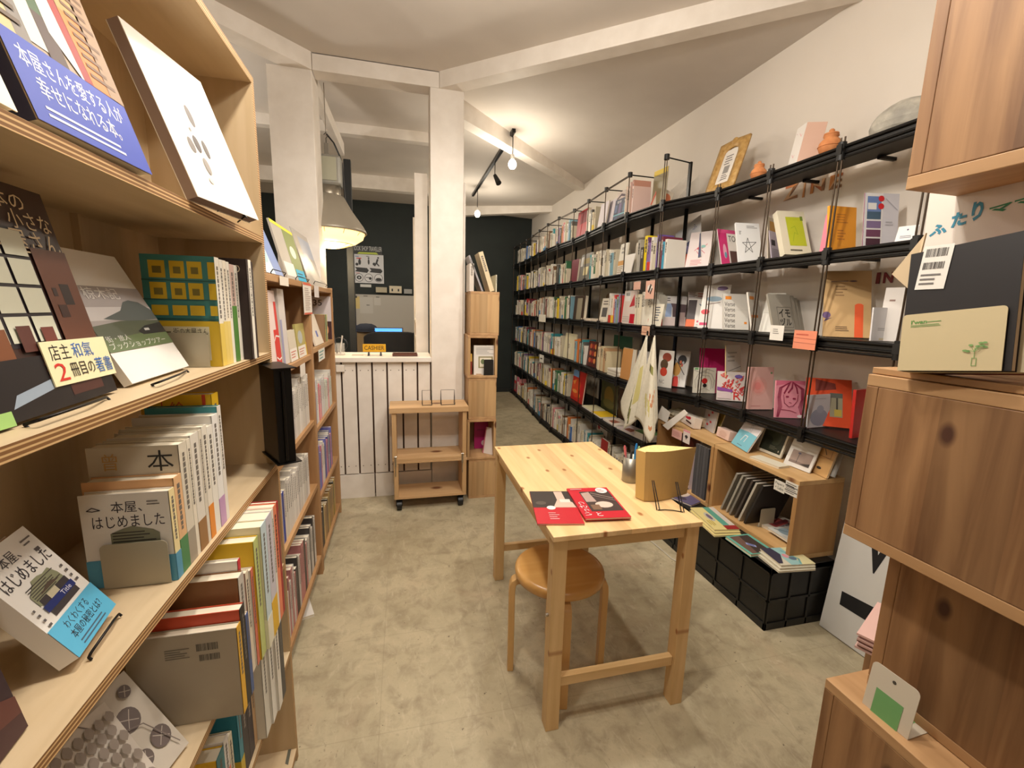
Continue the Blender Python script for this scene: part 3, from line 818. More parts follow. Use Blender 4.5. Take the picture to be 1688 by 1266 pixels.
sheet('book', 'cream book at the far left edge of the top shelf', 'book', bl, br, None, h=.16, lean=.28, t=.01, cover=(232, 224, 204), off=.004)
bl, br = AZ(327, 331, z), AZ(427, 369, z)
sheet('signature_board', 'thick white display board with oval ink prints on the top shelf', 'board', bl, br, (195, 34), 'l', t=.02, cover=(234, 226, 214), spine=(150, 128, 116), pages=(128, 106, 96), decs=[
    ('o', .46, .60, .042, .07, (96, 86, 80)), ('o', .27, .37, .042, .05, (110, 100, 92)), ('o', .37, .40, .04, .055, (80, 70, 66)), ('o', .49, .395, .034, .06, (96, 88, 82)), ('o', .38, .26, .04, .055, (140, 132, 124)), ('o', .36, .49, .012, .014, (150, 140, 132)), ('o', .34, .16, .03, .02, (206, 198, 188))])
p = [AZ(356, 345, z + .004), AZ(362, 340, z + .01), AZ(398, 353, z + .01), AZ(404, 356, z + .004), AZ(392, 366, z + .002)]
wire_stand('wire_book_stand', 'black wire stand holding the white oval-print board', [p, [p[0], p[0] + V((-.06, .02, .004))], [p[3], p[3] + V((-.06, .02, .004))]], 'wire book stands')

# --- second compartment
z = SH['s2']
bl, br = AZ(-88, 741, z), AZ(190, 647, z)
brown = (84, 46, 34)
panes = []
for i in range(3):
    for j in range(4):
        panes.append(('r', .30 + i * .15, .30 + j * .125, .435 + i * .15, .41 + j * .125, (206, 206, 186)))
M_ = sheet('picture_book', 'large dark brown book with a lit window on the cover, left shelf', 'book', bl, br, (66, 325), 'r', t=.014, cover=(58, 34, 28), spine=(30, 20, 20), art='cover_photo', decs=[
    ('r', .28, .28, .75, .80, (34, 26, 32)), *panes, ('r', .76, .28, 1, .72, (98, 56, 38)), ('r', .86, .46, .93, .56, (40, 26, 24)), ('r', .80, .50, .83, .54, (50, 30, 26)), ('r', .8, .40, .86, .46, (56, 28, 22)),
    ('r', .30, .24, .42, .36, (120, 70, 40)), ('r', .48, .26, .56, .37, (86, 44, 36)), ('r', .62, .26, .7, .36, (110, 52, 42)), ('r', 0, 0, 1, .24, (26, 20, 22)), ('p', [(.3, .05), (.62, .1), (.6, .14), (.34, .1)], (150, 164, 180)), ('r', .66, .04, .9, .12, (74, 40, 34)), ('m', .55, .13, .95, .24, 4, (70, 34, 30))],
    parts=[('title', [('t', '日本の', .55, .885, .84, .965, (226, 206, 170)), ('t', '小さな', .70, .80, 0.97, .885, (226, 206, 170)), ('t', '本屋さん', .56, .69, .98, .80, (226, 206, 170))], .0012)])
def on_sheet(Mx, px):       # pixel -> local xy of a sheet's front
    n = Mx.to_3x3().col[2]; o = Mx.translation; d = ray(*px); t = (o - O).dot(n) / d.dot(n)
    q = Mx.inverted() @ (O + d * t); return q
def card_on(name, label, cat, Mx, pxs, t=.0012, col=(236, 226, 188), decs=(), zoff=.004, group=None):
    pts = [on_sheet(Mx, p_) for p_ in pxs]
    bl_, br_, tl_ = pts[0], pts[1], pts[-1]
    ex = (br_ - bl_); ex.z = 0; w_ = ex.length; ex.normalize(); ey = V((-ex.y, ex.x, 0)); h_ = (tl_ - bl_).dot(ey)
    L = fr(ex, ey, V((0, 0, 1)), V((bl_.x, bl_.y, zoff)))
    mb = MB().box((0, 0, 0), (w_, h_, t), mat(col, .6)); 
    decals(mb, w_, h_, decs, t + .0001)
    return tag(mb.build(name, None, Mx @ L), label, cat, group)
card_on('handwritten_card', 'cream handwritten card taped to the dark brown book', 'card', M_[1], [(84, 640), (185, 616), (153, 553), (52, 566)], col=(238, 228, 184), decs=[
    ('t', '店主', .08, .56, .36, .92, (40, 36, 32)), ('t', '和氣', .40, .56, .72, .92, (52, 104, 176)), ('t', '2', .06, .10, .24, .50, (206, 50, 40)), ('t', '冊目の', .28, .14, .66, .46, (40, 36, 32)), ('t', '著書', .68, .12, .97, .50, (52, 104, 176))])
card_on('green_card', 'small pale green card at lower left of the dark brown book', 'card', M_[1], [(-24, 716), (16, 704), (5, 680), (-30, 690)], col=(158, 200, 116), zoff=.005)
bl, br = AZ(219, 639, z), AZ(312, 608, z)
sheet('photo_book', 'white book with a misty mountain photograph on its cover', 'book', bl, br, (189, 429), 'r', t=.012, cover=(232, 228, 222), art='cover_photo', decs=[
    ('r', 0, .23, 1, .72, (164, 156, 154)), ('r', 0, .46, 1, .56, (196, 190, 188)), ('p', [(.2, .47), (.5, .53), (.62, .60), (.72, .615), (.86, .60), (1, .53), (1, .45), (.6, .44)], (92, 98, 96)), ('p', [(.0, .42), (.4, .45), (1, .44), (1, .24), (0, .24)], (86, 92, 74)), ('p', [(0, .32), (1, .36), (1, .23), (0, .23)], (100, 116, 78)), ('p', [(.55, .36), (.7, .40), (1, .42), (1, .33), (.6, .33)], (44, 44, 44)), ('r', .66, .36, .74, .38, (190, 190, 186))],
    parts=[('title', [('t', '椋木記', .08, .62, .72, .71, (226, 222, 216)), ('t', '街・旅人', .04, .30, .38, .345, (222, 222, 214)), ('t', 'ブックショップツアー', .03, .245, .9, .295, (222, 222, 214))], .001)])
p = [AZ(250, 634, z + .002), AZ(262, 630, z + .008), AZ(296, 617, z + .008), AZ(308, 611, z + .003)]
wire_stand('wire_book_stand', 'black wire stand under the misty mountain book', [p, [p[0], p[0] + V((-.07, 0, .002))], [p[3], p[3] + V((-.07, 0, .002))]], 'wire book stands')
p = [AZ(40, 700, z + .002), AZ(66, 692, z + .008), AZ(150, 664, z + .008), AZ(176, 655, z + .003)]
wire_stand('wire_book_stand', 'black wire stand under the dark brown book', [p, [p[0], p[0] + V((-.07, 0, .002))], [p[3], p[3] + V((-.07, 0, .002))]], 'wire book stands')
yel = (206, 172, 36); teal = (64, 132, 128)
fr_ = [('r', 0, .42, 1, 1, teal)]
for j in range(3):
    for i, (a, b_) in enumerate([(.10, .32), (.38, .58), (.62, .82), (.90, 1.0)]):
        y0 = .80 - j * .19
        if j == 2: y0 = .47
        hh = .15 if j < 2 else .09
        fr_.append(('r', a, y0, b_, y0 + hh, yel)); fr_.append(('r', a + .05, y0 + .04, b_ - .05, y0 + hh - .05, (120, 108, 44)))
    fr_.append(('r', 0, .775 - j * .17, 1, .785 - j * .17, (44, 92, 90)))
fr_ += [('r', 0, 0, 1, .42, yel), ('r', .2, .06, .86, .37, (214, 206, 176)), ('t', '街の本屋さん', .36, .29, .84, .36, (60, 50, 34)), ('m', .24, .1, .36, .34, 5, (120, 110, 80))]
hT = AY(361, 424, 1.006).z - z
wt = (232, 226, 212)
left_row(z, AZ(367, 604, z).y, -.357, [
    (.021, hT, .125, yel, {'sp': wt, 'front': fr_, 'label': 'teal and yellow illustrated book facing out behind a grey bookend', 'band': ((224, 196, 90), .40)}),
    (.017, hT * .99, .125, yel, {'sp': wt, 'band': ((226, 200, 110), .42), 'label': 'white-spined teal and yellow book just behind the illustrated one'}),
    (.017, hT * .99, .125, yel, {'sp': (236, 226, 206), 'band': ((228, 204, 120), .42), 'label': 'white-spined yellow book third in the row of illustrated covers'}),
    (.016, hT * .985, .125, (196, 206, 190), {'sp': wt, 'label': 'white-spined pale book beside the green spine'}),
    (.025, hT * .97, .125, (84, 132, 60), {'label': 'green spine book with a pale pink upper label', 'band': ((84, 132, 60), .58), 'sp': (206, 178, 166)}),
    (.016, hT * .97, .125, (226, 212, 200), {'sp': wt, 'label': 'white spine book right behind the green spine'}),
    (.014, hT * .96, .125, wt, {'label': 'thin white book two behind the green spine'}),
    (.014, hT * .95, .125, wt, {'label': 'thin white book three behind the green spine'}),
], '', 'books in the second compartment')
left_row(z, AZ(433, 594, z).y + .019, -.338, [
    (.012, .225, .165, (40, 24, 22), {'sp': (44, 28, 26), 'label': 'tall dark brown book behind the white spines', 'front': [('t', '日本の', .62, .86, .92, .95, (206, 190, 160)), ('r', .3, .86, .6, 1, (86, 40, 30))]}),
    (.018, .225, .165, wt, {'label': 'tall white spine next to the bookcase end'}), (.012, .222, .165, (44, 26, 24), {'label': 'tall dark book last before the bookcase end'})], '', 'books in the second compartment')
bookend('grey metal bookend before the teal and yellow book', T3(AZ(284, 604, z).x, AZ(330, 605, z).y - .004, z), .073, .068, depth=.08, group='grey bookends')

# --- third compartment
z = SH['s3']
cov = [('t', '本屋、', .34, .80, .68, .92, (52, 44, 50)), ('t', 'はじめました', .12, .64, .92, .77, (52, 44, 50)), ('p', [(.3, .58), (.45, .63), (.55, .65), (.78, .60), (.85, .56), (.85, .40), (.3, .40)], (128, 128, 104)), ('m', .32, .44, .84, .6, 5, (60, 56, 50)), ('m', .74, .86, .92, .92, 2, (120, 112, 108)), ('l', [(.08, .84), (.14, .87), (.22, .84), (.14, .83), (.08, .84)], .012, (70, 60, 60))]
obi = [('r', 0, 0, 1, .30, (84, 156, 186))]
y0 = AZ(299, 955, z).y; h1 = AY(293, 808, y0).z - z
yend = left_row(z, y0, -.352, [
    (.016, h1, .116, (230, 224, 214), {'front': cov + obi, 'sp': (232, 214, 160), 'band': ((84, 150, 180), .30), 'label': 'white book with a house drawing behind the third-shelf bookend'}),
    (.024, h1 * 1.09, .120, (224, 176, 128), {'sp': (222, 178, 132), 'band': ((74, 132, 84), .36), 'label': 'peach book with a green lower band'}),
    (.026, h1 * 1.40, .124, (204, 194, 174), {'sp': (214, 206, 188), 'front': [('t', '本', .64, .80, .93, .965, (40, 36, 34)), ('t', '曾', .16, .82, .32, .95, (196, 156, 96))], 'band': ((160, 150, 134), .28), 'label': 'wide beige book with one large black character on its cover'}),
    (.012, h1 * 1.40, .122, (226, 218, 200), {'label': 'thin cream book behind the large black character'}),
    (.030, h1 * 1.42, .118, (222, 216, 204), {'band': ((150, 108, 62), .26), 'label': 'thick white book with a brown lower band'}),
    (.012, h1 * 1.42, .124, (214, 206, 190), {'label': 'thin beige book with a tall cover before the orange band'}),
    (.020, h1 * 1.44, .124, (228, 222, 208), {'band': ((226, 138, 40), .30), 'label': 'white book with an orange lower band'}),
    (.024, h1 * 1.40, .118, (230, 226, 216), {'label': 'plain white book between the orange and lilac bands'}),
    (.026, h1 * 1.50, .128, (232, 230, 226), {'band': ((190, 150, 190), .26), 'label': 'white book with a lilac lower band'}),
    (.016, h1 * 1.58, .120, (70, 150, 160), {'sp': (226, 220, 210), 'label': 'teal covered book before the tall yellow one'}),
    (.030, h1 * 1.72, .120, (226, 184, 30), {'x': -.014, 'front': [('r', .08, .7, .14, 1, (206, 70, 40)), ('t', '十絵一', .2, .86, .8, .95, (206, 80, 50)), ('r', .86, .7, .91, 1, (206, 70, 40))], 'label': 'tall yellow book at the end of the third shelf row'}),
], '', 'books in the third compartment')
bookend('grey metal bookend before the white house-drawing book', T3(AZ(180, 965, z).x, y0 - .006, z), .088, .072, depth=.1, group='grey bookends')
bl, br = AZ(132, 1099, z + .004), AZ(192, 1009, z + .004)
sheet('book', 'white paperback with a house drawing and bright blue band leaning on a stand', 'book', bl, br, (40, 881), 'r', t=.022, cover=(232, 228, 222), pages=(196, 164, 116), decs=[
    ('t', '本屋、', .30, .82, .62, .92, (50, 44, 50)), ('t', 'はじめました', .08, .67, .94, .79, (50, 44, 50)), ('m', .76, .86, .94, .93, 2, (110, 104, 100)), ('r', .82, .78, .9, .81, (90, 84, 84)),
    ('p', [(.22, .46), (.22, .56), (.38, .62), (.40, .645), (.52, .645), (.60, .63), (.72, .64), (.78, .56), (.80, .46)], (140, 142, 112)), ('m', .24, .50, .78, .62, 6, (64, 58, 52)), ('r', .26, .33, .80, .50, (60, 54, 56)), ('p', [(.34, .52), (.55, .56), (.72, .52)], (84, 70, 58)), ('r', .40, .42, .58, .50, (196, 188, 160)), ('r', .22, .385, .82, .445, (30, 44, 110)), ('t', 'Title', .55, .395, .74, .435, (220, 220, 230)), ('m', .87, .38, .92, .6, 4, (90, 84, 84)), ('m', .08, .30, .13, .5, 4, (90, 84, 84))],
    parts=[('obi_band', [('r', 0, .0, 1, .30, (86, 172, 208)), ('t', 'わくわくする', .22, .19, .72, .27, (40, 36, 44)), ('t', '本屋の秘密とは？', .18, .10, .86, .18, (40, 36, 44)), ('m', .2, .02, .8, .08, 2, (70, 90, 110))], .0008)])
p = [AZ(146, 1084, z + .004), AZ(150, 1076, z + .010), AZ(188, 1022, z + .012), AZ(196, 1012, z + .006)]
wire_stand('wire_book_stand', 'black wire stand under the leaning blue-banded paperback', [p, [p[0], p[0] + V((-.09, 0, .01))], [p[3], p[3] + V((-.09, 0, .01))]], 'wire book stands')
bl, br = AZ(-30, 1300, z), AZ(46, 1200, z)
sheet('magazine', 'dark violet magazine with a white label at the lower left', 'magazine', bl, br, (8, 1120), 'r', t=.012, cover=(48, 32, 40), h=.15, decs=[('r', .1, .45, .80, .86, (214, 208, 202)), ('m', .2, .5, .7, .8, 5, (120, 110, 108)), ('r', 0, .0, 1, .2, (66, 40, 42)), ('p', [(.1, .2), (.6, .34), (1, .25), (1, .12)], (92, 52, 46))])

# --- fourth compartment
z = SH['s4']
y0 = AZ(404, 1177, z).y; h1 = AY(399, 1034, y0).z - z
back = [('bar', .62, .80, .82, .88, (70, 64, 58)), ('bar', .64, .69, .83, .76, (80, 74, 66)), ('m', .34, .74, .56, .86, 5, (120, 112, 98))]
left_row(z, y0, -.292, [
    (.018, h1, .17, (176, 166, 148), {'sp': (222, 170, 50), 'front': back, 'label': 'wide grey back cover with two bar codes facing the camera'}),
    (.022, h1 * 1.12, .165, (196, 72, 40), {'sp': (36, 34, 34), 'label': 'red-orange book behind the wide grey back cover'}),
    (.014, h1 * .95, .12, (222, 214, 196), {'sp': (70, 92, 140), 'label': 'cream book with a blue spine behind the orange one'}),
    (.026, h1 * 1.34, .135, (140, 96, 58), {'sp': (196, 190, 180), 'x': -.012, 'front': [('t', 'る本', .3, .5, .62, .86, (50, 34, 28))], 'label': 'brown kraft book with dark lettering on its cover'}),
    (.012, h1 * 1.45, .12, (232, 226, 218), {'sp': (206, 50, 66), 'x': -.02, 'label': 'white book with a red spine beside the kraft one', 'front': [('bar', .6, .82, .86, .92, (90, 84, 78))]}),
    (.016, h1 * 1.25, .12, (226, 214, 190), {'x': -.014, 'label': 'cream book right behind the red spine'}),
    (.014, h1 * 1.22, .12, (232, 226, 214), {'x': -.01, 'sp': (214, 120, 100), 'label': 'white book with a salmon spine in the fourth compartment'}),
    (.028, h1 * 1.52, .13, (226, 186, 40), {'sp': (196, 206, 130), 'x': -.006, 'label': 'yellow book with a pale green spine'}),
    (.034, h1 * 1.62, .13, (222, 214, 180), {'front': [('o', .3, .8, .1, .06, (196, 150, 40)), ('o', .5, .7, .16, .05, (60, 110, 160)), ('o', .3, .55, .12, .06, (150, 130, 40)), ('o', .7, .6, .1, .08, (70, 130, 180)), ('o', .4, .4, .14, .05, (40, 60, 70)), ('c', .75, .9, .03, (40, 40, 40))], 'sp': (196, 214, 220), 'band': ((226, 220, 196), .24), 'label': 'cream book with yellow and blue blob shapes on the cover'}),
    (.040, h1 * 1.66, .14, (226, 222, 214), {'front': [('r', .1, .32, .9, .97, (118, 108, 140)), ('t', 'るい', .4, .78, .66, .94, (40, 34, 40)), ('p', [(.1, .32), (.9, .32), (.9, .4), (.7, .36), (.4, .42), (.2, .35)], (190, 184, 190)), ('r', 0, 0, 1, .30, (222, 176, 40)), ('t', '展望する', .2, .17, .9, .26, (40, 34, 30))], 'sp': (200, 196, 206), 'band': ((222, 176, 40), .30), 'label': 'white and violet book with a yellow band, far end'}),
    (.014, h1 * 1.7, .13, (226, 220, 208), {'label': 'white book just behind the violet one'}),
    (.024, h1 * 1.76, .13, (226, 128, 92), {'title': (60, 30, 26), 'label': 'salmon spine book at the end of the fourth compartment'}),
    (.014, h1 * 2.05, .13, (160, 36, 40), {'label': 'tall red book last before the bookcase end panel'}),
], '', 'books in the fourth compartment')
# patterned book covers leaning in the fourth compartment
lat = []
for i in range(7):
    for j in range(9):
        cx, cy = .02 + i * .16 + (.08 if j % 2 else 0), .02 + j * .12
        if cx < 1: lat.append(('p', [(cx + .07 * math.cos(a * math.pi / 4), cy + .055 * math.sin(a * math.pi / 4) * (1.15 if a % 4 == 2 else .9)) for a in range(8)], (150, 138, 128)))
lat = [d for d in lat if all(0 <= p_[0] <= 1 and 0 <= p_[1] <= 1 for p_ in d[1])]
flo = []
rr = random.Random(3)
for cx, cy, s in [(.25, .80, .16), (.62, .62, .17), (.30, .5, .13), (.78, .28, .15), (.45, .25, .12), (.8, .85, .09), (.15, .2, .1)]:
    flo.append(('o', cx, cy, s, s * .7, (104, 92, 88)))
    for k in range(4):
        a = k * 1.6 + cx * 9; flo.append(('l', [(cx, cy), (cx + s * .8 * math.cos(a), cy + s * .55 * math.sin(a))], .012, (176, 164, 152)))
flo.append(('l', [(.1, .95), (.4, .6), (.7, .5), (.9, .1)], .015, (120, 108, 100)))
bl, br = AZ(225, 1345, z), AZ(312, 1230, z)
sheet('fabric_book_cover', 'grey leaf-patterned fabric book cover leaning in the lower left', 'book cover', bl, br, (205, 1112), 'r', t=.012, cover=(198, 188, 174), decs=[d for d in flo], art='leaf_print')
bl, br = AZ(175, 1400, z), AZ(268, 1290, z)
sheet('fabric_book_cover', 'grey fabric book cover with a white lattice pattern, lower left', 'book cover', bl, br, (170, 1165), 'r', t=.012, cover=(208, 198, 186), decs=lat, art='lattice_print', off=.004)

# --- fifth compartment
z = SH['s5']
left_row(z, .745, -.352, [
    (.026, .12, .12, (222, 190, 40), {'label': 'small yellow book lowest and nearest in the fifth compartment'}), (.026, .145, .12, (188, 176, 150), {'label': 'beige speckled book behind the small yellow one', 'front': [('c', .5, .5, .03, (160, 140, 60)), ('c', .6, .66, .02, (120, 110, 60)), ('c', .7, .4, .03, (160, 140, 60))]}),
    (.032, .18, .12, (226, 180, 40), {'sp': (48, 120, 130), 'front': [('r', .1, 0, .2, 1, (190, 70, 40)), ('r', .5, 0, .56, 1, (240, 200, 60))], 'label': 'yellow striped book with a teal spine, low shelf'}),
    (.020, .185, .12, (220, 214, 208), {'band': ((216, 110, 80), .6), 'label': 'white book with a coral spine stripe, low shelf'}),
    (.018, .17, .12, (206, 196, 170), {'gap': .03, 'label': 'beige book behind the coral striped one'}),
    (.020, .235, .13, (52, 132, 150), {'band': ((206, 176, 50), .25), 'label': 'teal book with a mustard foot on the low shelf'}),
    (.030, .24, .125, (54, 48, 52), {'label': 'black-spined book beside the teal one', 'title': (150, 140, 130)}),
    (.030, .245, .125, (58, 50, 56), {'label': 'second black-spined book beside the teal one', 'title': (150, 140, 130)}),
    (.018, .225, .125, (196, 160, 120), {'label': 'thin tan book behind the black spines'}),
    (.036, .245, .14, (216, 212, 200), {'x': .02, 'label': 'grey-white book behind the black spines'}),
    (.034, .25, .145, (226, 222, 212), {'x': .025, 'label': 'white book third from the end of the low shelf'}),
    (.030, .255, .145, (222, 216, 204), {'x': .03, 'label': 'white book second from the end of the low shelf'}),
    (.032, .268, .15, (70, 68, 66), {'x': .03, 'label': 'dark grey book ending the low shelf row'}),
], '', 'books in the fifth compartment')
# black steel leaflet box on the bookcase end
zl = 1.0155
q2, q1, q3 = AZ(461, 767, zl), AZ(437, 746, zl), AZ(490, 763, zl)
w2 = (q3 - q2).length; e1 = (q1 - q2); e1.z = 0; e1.normalize(); e2 = V((e1.y, -e1.x, 0))
w1 = (1.2845 - q2.y) / e1.y
lb = thing('leaflet_box', 'black steel leaflet box hung on the end of the plywood bookcase', 'box', fr(e2, e1, V((0, 0, 1)), q2))
for nm, a, c_ in (('bottom_plate', (-.006, -.006, 0), (w2 + .012, w1, .003)), ('top_plate', (-.006, -.006, .244), (w2 + .012, w1, .247)), ('front_plate', (0, 0, .0032), (w2, .003, .2438)), ('side_plate', (0, .0032, .0032), (.003, w1 - .004, .2438)), ('side_plate', (w2 - .003, .0032, .0032), (w2, w1 - .004, .2438)), ('back_plate', (.0032, w1 - .003, .0032), (w2 - .0032, w1 - .0005, .2438))):
    MB().box(a, c_, BLACKM).build(nm, lb, bevel=.0006)
MB().tube([(w2 * .45, -.003, .01), (w2 * .45, -.003, .238)], .004, BLACKM, 8).build('ridge', lb)
# ------------------------------------------------------------------ black shelving: front-facing booklets near the camera
def SX(u, lev, x):
    lo, hi = .3, 7.5
    for _ in range(50):
        m = (lo + hi) / 2; p = V((x, m, lev)) - O
        uu = 844 + FPX * p.dot(_right) / p.dot(_fwd)
        if uu > u: lo = m
        else: hi = m
    return V((x, lo, lev))
def RF(name, label, cat, u0, u1, tpx, lev, x=1.845, which='r', **k):
    z = lev + .0005
    if not isinstance(x, tuple):       # turned a little toward the room if that is how it must stand
        x = min(x, 1.895)
        for d in (.14, .15, .13, .16, .12, .17, .18, .19, .10, .08, .06, .04, .02, 0):
            a, b = SX(u0, z, x), SX(u1, z, x + d); e = b - a; e.normalize(); aw = V((-e.y, e.x, 0)); base = b if which == 'r' else a; q = ray(*tpx)
            sol = Matrix(((0, aw.x, -q.x), (0, aw.y, -q.y), (1, aw.z, -q.z))).inverted() @ (O - base)
            if math.radians(3) <= math.atan2(sol.y, sol.x) <= math.radians(25) and math.hypot(sol.x, sol.y) < .34: break
        else: d = 0
        x = (x, x + d)
    xx = x
    return sheet(name, label, cat, SX(u0, z, xx[0]), SX(u1, z, xx[1]), tpx, which, **k)
W_ = (236, 230, 222)
T1, T2, L3_, L4_ = LEV[0], LEV[1], LEV[2], LEV[3]
G2, G3, G4 = 'zines on the second black shelf', 'booklets on the third black shelf', 'booklets on the fourth black shelf'
RF('zine', 'white zine sheet with a night picture at the back, second shelf', 'zine', 1113, 1153, (1155, 354), T2, 1.96, t=.004, h=None, cover=(232, 230, 230), decs=[('r', 0, 0, 1, .55, (96, 100, 130)), ('p', [(.1, .5), (.4, .54), (.7, .3), (.3, .3)], (150, 140, 190)), ('p', [(.3, .2), (.8, .34), (.9, .2), (.4, .1)], (140, 180, 120)), ('t', 'ふ', .7, .75, .85, .88, (90, 100, 150))], group=G2)
RF('zine', 'small orange zine with a white and yellow emblem', 'zine', 1103, 1129, (1135, 419), T2, 1.80, t=.004, cover=(232, 92, 40), decs=[('o', .55, .55, .2, .14, (236, 226, 220)), ('r', .4, .25, .6, .42, (240, 190, 50))], group=G2)
RF('zine', 'white booklet with pink and mint splashes on its cover', 'zine', 1128, 1166, (1178, 381), T2, 1.85, t=.016, cover=(240, 226, 222), decs=[('l', [(.3, .5), (.5, .62), (.62, .55), (.8, .66)], .03, (226, 130, 140)), ('l', [(.4, .48), (.5, .4), (.6, .5), (.75, .42)], .03, (220, 140, 150)), ('o', .65, .6, .1, .04, (150, 200, 190)), ('o', .45, .55, .05, .03, (206, 90, 100)), ('m', .2, .1, .75, .26, 4, (226, 150, 150))], group=G2)
RF('zine', 'magenta-edged zine lettered TO with a photo strip', 'zine', 1190, 1219, (1211, 381), T2, 1.86, t=.005, cover=W_, decs=[('r', 0, 0, .48, 1, (214, 54, 120)), ('r', 0, .9, 1, 1, (222, 80, 136)), ('o', .28, .4, .1, .2, (232, 170, 190)), ('o', .3, .3, .07, .08, (110, 160, 180)), ('t', 'TO', .56, .68, .96, .84, (50, 46, 46)), ('r', .55, .05, 1, .42, (90, 60, 54))], group=G2)
RF('zine', 'white notebook with a scribbled star on its cover', 'zine', 1218, 1257, (1251, 370), T2, 1.835, t=.012, cover=(226, 226, 226), decs=[('l', [(.3, .25), (.45, .62), (.62, .26), (.22, .5), (.8, .52), (.3, .25)], .022, (60, 60, 64)), ('m', .45, .86, .9, .94, 2, (130, 128, 128)), ('m', .1, .7, .22, .8, 3, (110, 110, 110))], group=G2)
RF('zine', 'lavender text sheet with two dark pictures', 'zine', 1272, 1292, (1288, 386), T2, 1.86, t=.003, cover=(206, 196, 214), decs=[('r', .1, .5, .4, .7, (50, 44, 56)), ('r', .7, .72, 1, .92, (54, 50, 64)), ('m', .1, .05, .9, .4, 7, (140, 130, 150))], group=G2)
RF('card', 'ochre square card peeping out behind the lime zine', 'card', 1266, 1284, (1283, 364), T2, 1.9, t=.003, cover=(226, 214, 190), decs=[('r', .2, .62, .9, .92, (214, 160, 50))], group=G2)
RF('zine', 'thick cream zine with a lime green picture on the front', 'zine', 1293, 1338, (1324, 354), T2, 1.84, t=.035, cover=(216, 208, 184), decs=[('r', .26, .20, .88, .86, (180, 186, 40)), ('r', .8, .78, .9, .88, (110, 130, 40)), ('l', [(.4, .3), (.5, .5), (.62, .46), (.55, .65), (.4, .6)], .02, (150, 170, 40)), ('m', .24, .06, .74, .14, 1, (90, 84, 70))], group=G2)
RF('zine', 'narrow pink booklet beside the orange one', 'zine', 1350, 1362, (1374, 352), T2, 1.86, t=.01, cover=(226, 130, 150), group=G2)
RF('zine', 'bright orange booklet with faint handwriting', 'zine', 1366, 1410, (1412, 343), T2, 1.84, t=.012, cover=(240, 160, 36), decs=[('m', .26, .62, .7, .85, 4, (206, 126, 30)), ('m', .3, .25, .65, .5, 4, (200, 120, 30))], group=G2)
RF('zine', 'photo sheet with blue pictures and two red dots', 'zine', 1422, 1478, (1483, 320), T2, 1.85, t=.006, cover=(214, 212, 220), spine=(120, 40, 70), decs=[('r', .03, .0, .53, 1, (232, 230, 230)), ('r', .07, .64, .48, .94, (110, 136, 190)), ('r', .07, .52, .48, .66, (70, 96, 120)), ('r', .09, .70, .34, .82, (236, 234, 232)), ('r', .07, .36, .49, .49, (130, 110, 150)), ('r', .07, .2, .49, .33, (110, 60, 90)), ('r', .07, .04, .49, .17, (70, 30, 50)), ('c', .47, .90, .085, (216, 36, 44)), ('c', .47, .76, .085, (216, 36, 44)), ('l', [(.6, .9), (.95, .7)], .02, (170, 170, 178)), ('m', .62, .4, .9, .5, 2, (180, 178, 186))], group=G2)
RF('card', 'white card leaning at the right end of the second shelf', 'card', 1474, 1508, (1516, 371), T2, 1.83, t=.004, cover=(232, 230, 230), decs=[('m', .2, .2, .8, .4, 2, (110, 106, 120)), ('o', .5, .75, .05, .05, (90, 70, 110))], group=G2)
RF('booklet', 'white catalogue with a blue and dark brown room on it', 'booklet', 1093, 1129, (1133, 489), L3_, 1.80, t=.02, cover=(230, 224, 220), spine=(232, 228, 226), decs=[('r', .06, .3, .34, .75, (160, 180, 216)), ('p', [(.28, .76), (1, .72), (1, .3), (.4, .3), (.38, .6)], (96, 72, 76)), ('r', 0, 0, 1, .28, (226, 206, 200)), ('r', .56, .0, .96, .46, (206, 176, 170)), ('r', .62, .5, .72, .6, (50, 36, 40)), ('m', .1, .82, .26, .96, 2, (80, 70, 70))], group=G3)
RF('booklet', 'white booklet with a grey-blue whale beside a dark strip', 'booklet', 1129, 1166, (1173, 494), L3_, 1.85, t=.01, cover=W_, decs=[('r', 0, .26, .38, .96, (64, 50, 50)), ('r', 0, 0, .4, .26, (236, 104, 40)), ('p', [(.48, .82), (.62, .80), (.84, .72), (1, .68), (1, .5), (.86, .52), (.74, .6), (.62, .7)], (96, 120, 136)), ('p', [(.7, .6), (.76, .44), (.8, .56)], (110, 134, 150)), ('r', .48, .16, .74, .22, (226, 70, 120)), ('m', .48, .04, .9, .1, 1, (170, 160, 160))], group=G3)
RF('booklet', 'booklet with red lettering showing above the whale', 'booklet', 1133, 1170, (1172, 482), L3_, 1.94, t=.006, cover=(232, 222, 218), decs=[('m', .02, .84, .4, .99, 4, (70, 50, 50)), ('m', .42, .84, .98, .98, 2, (206, 120, 116))], group=G3)
RF('booklet', 'white booklet with grey, red and blue fishes', 'booklet', 1173, 1193, (1206, 470), L3_, 1.87, t=.006, cover=(232, 228, 222), fw=.16, decs=[('o', .7, .92, .2, .05, (130, 110, 150)), ('o', .45, .68, .3, .06, (150, 176, 194)), ('o', .2, .38, .16, .06, (226, 90, 100)), ('r', .05, .07, .35, .13, (226, 70, 120)), ('l', [(.2, .55), (.7, .6)], .03, (140, 120, 110))], group=G3)
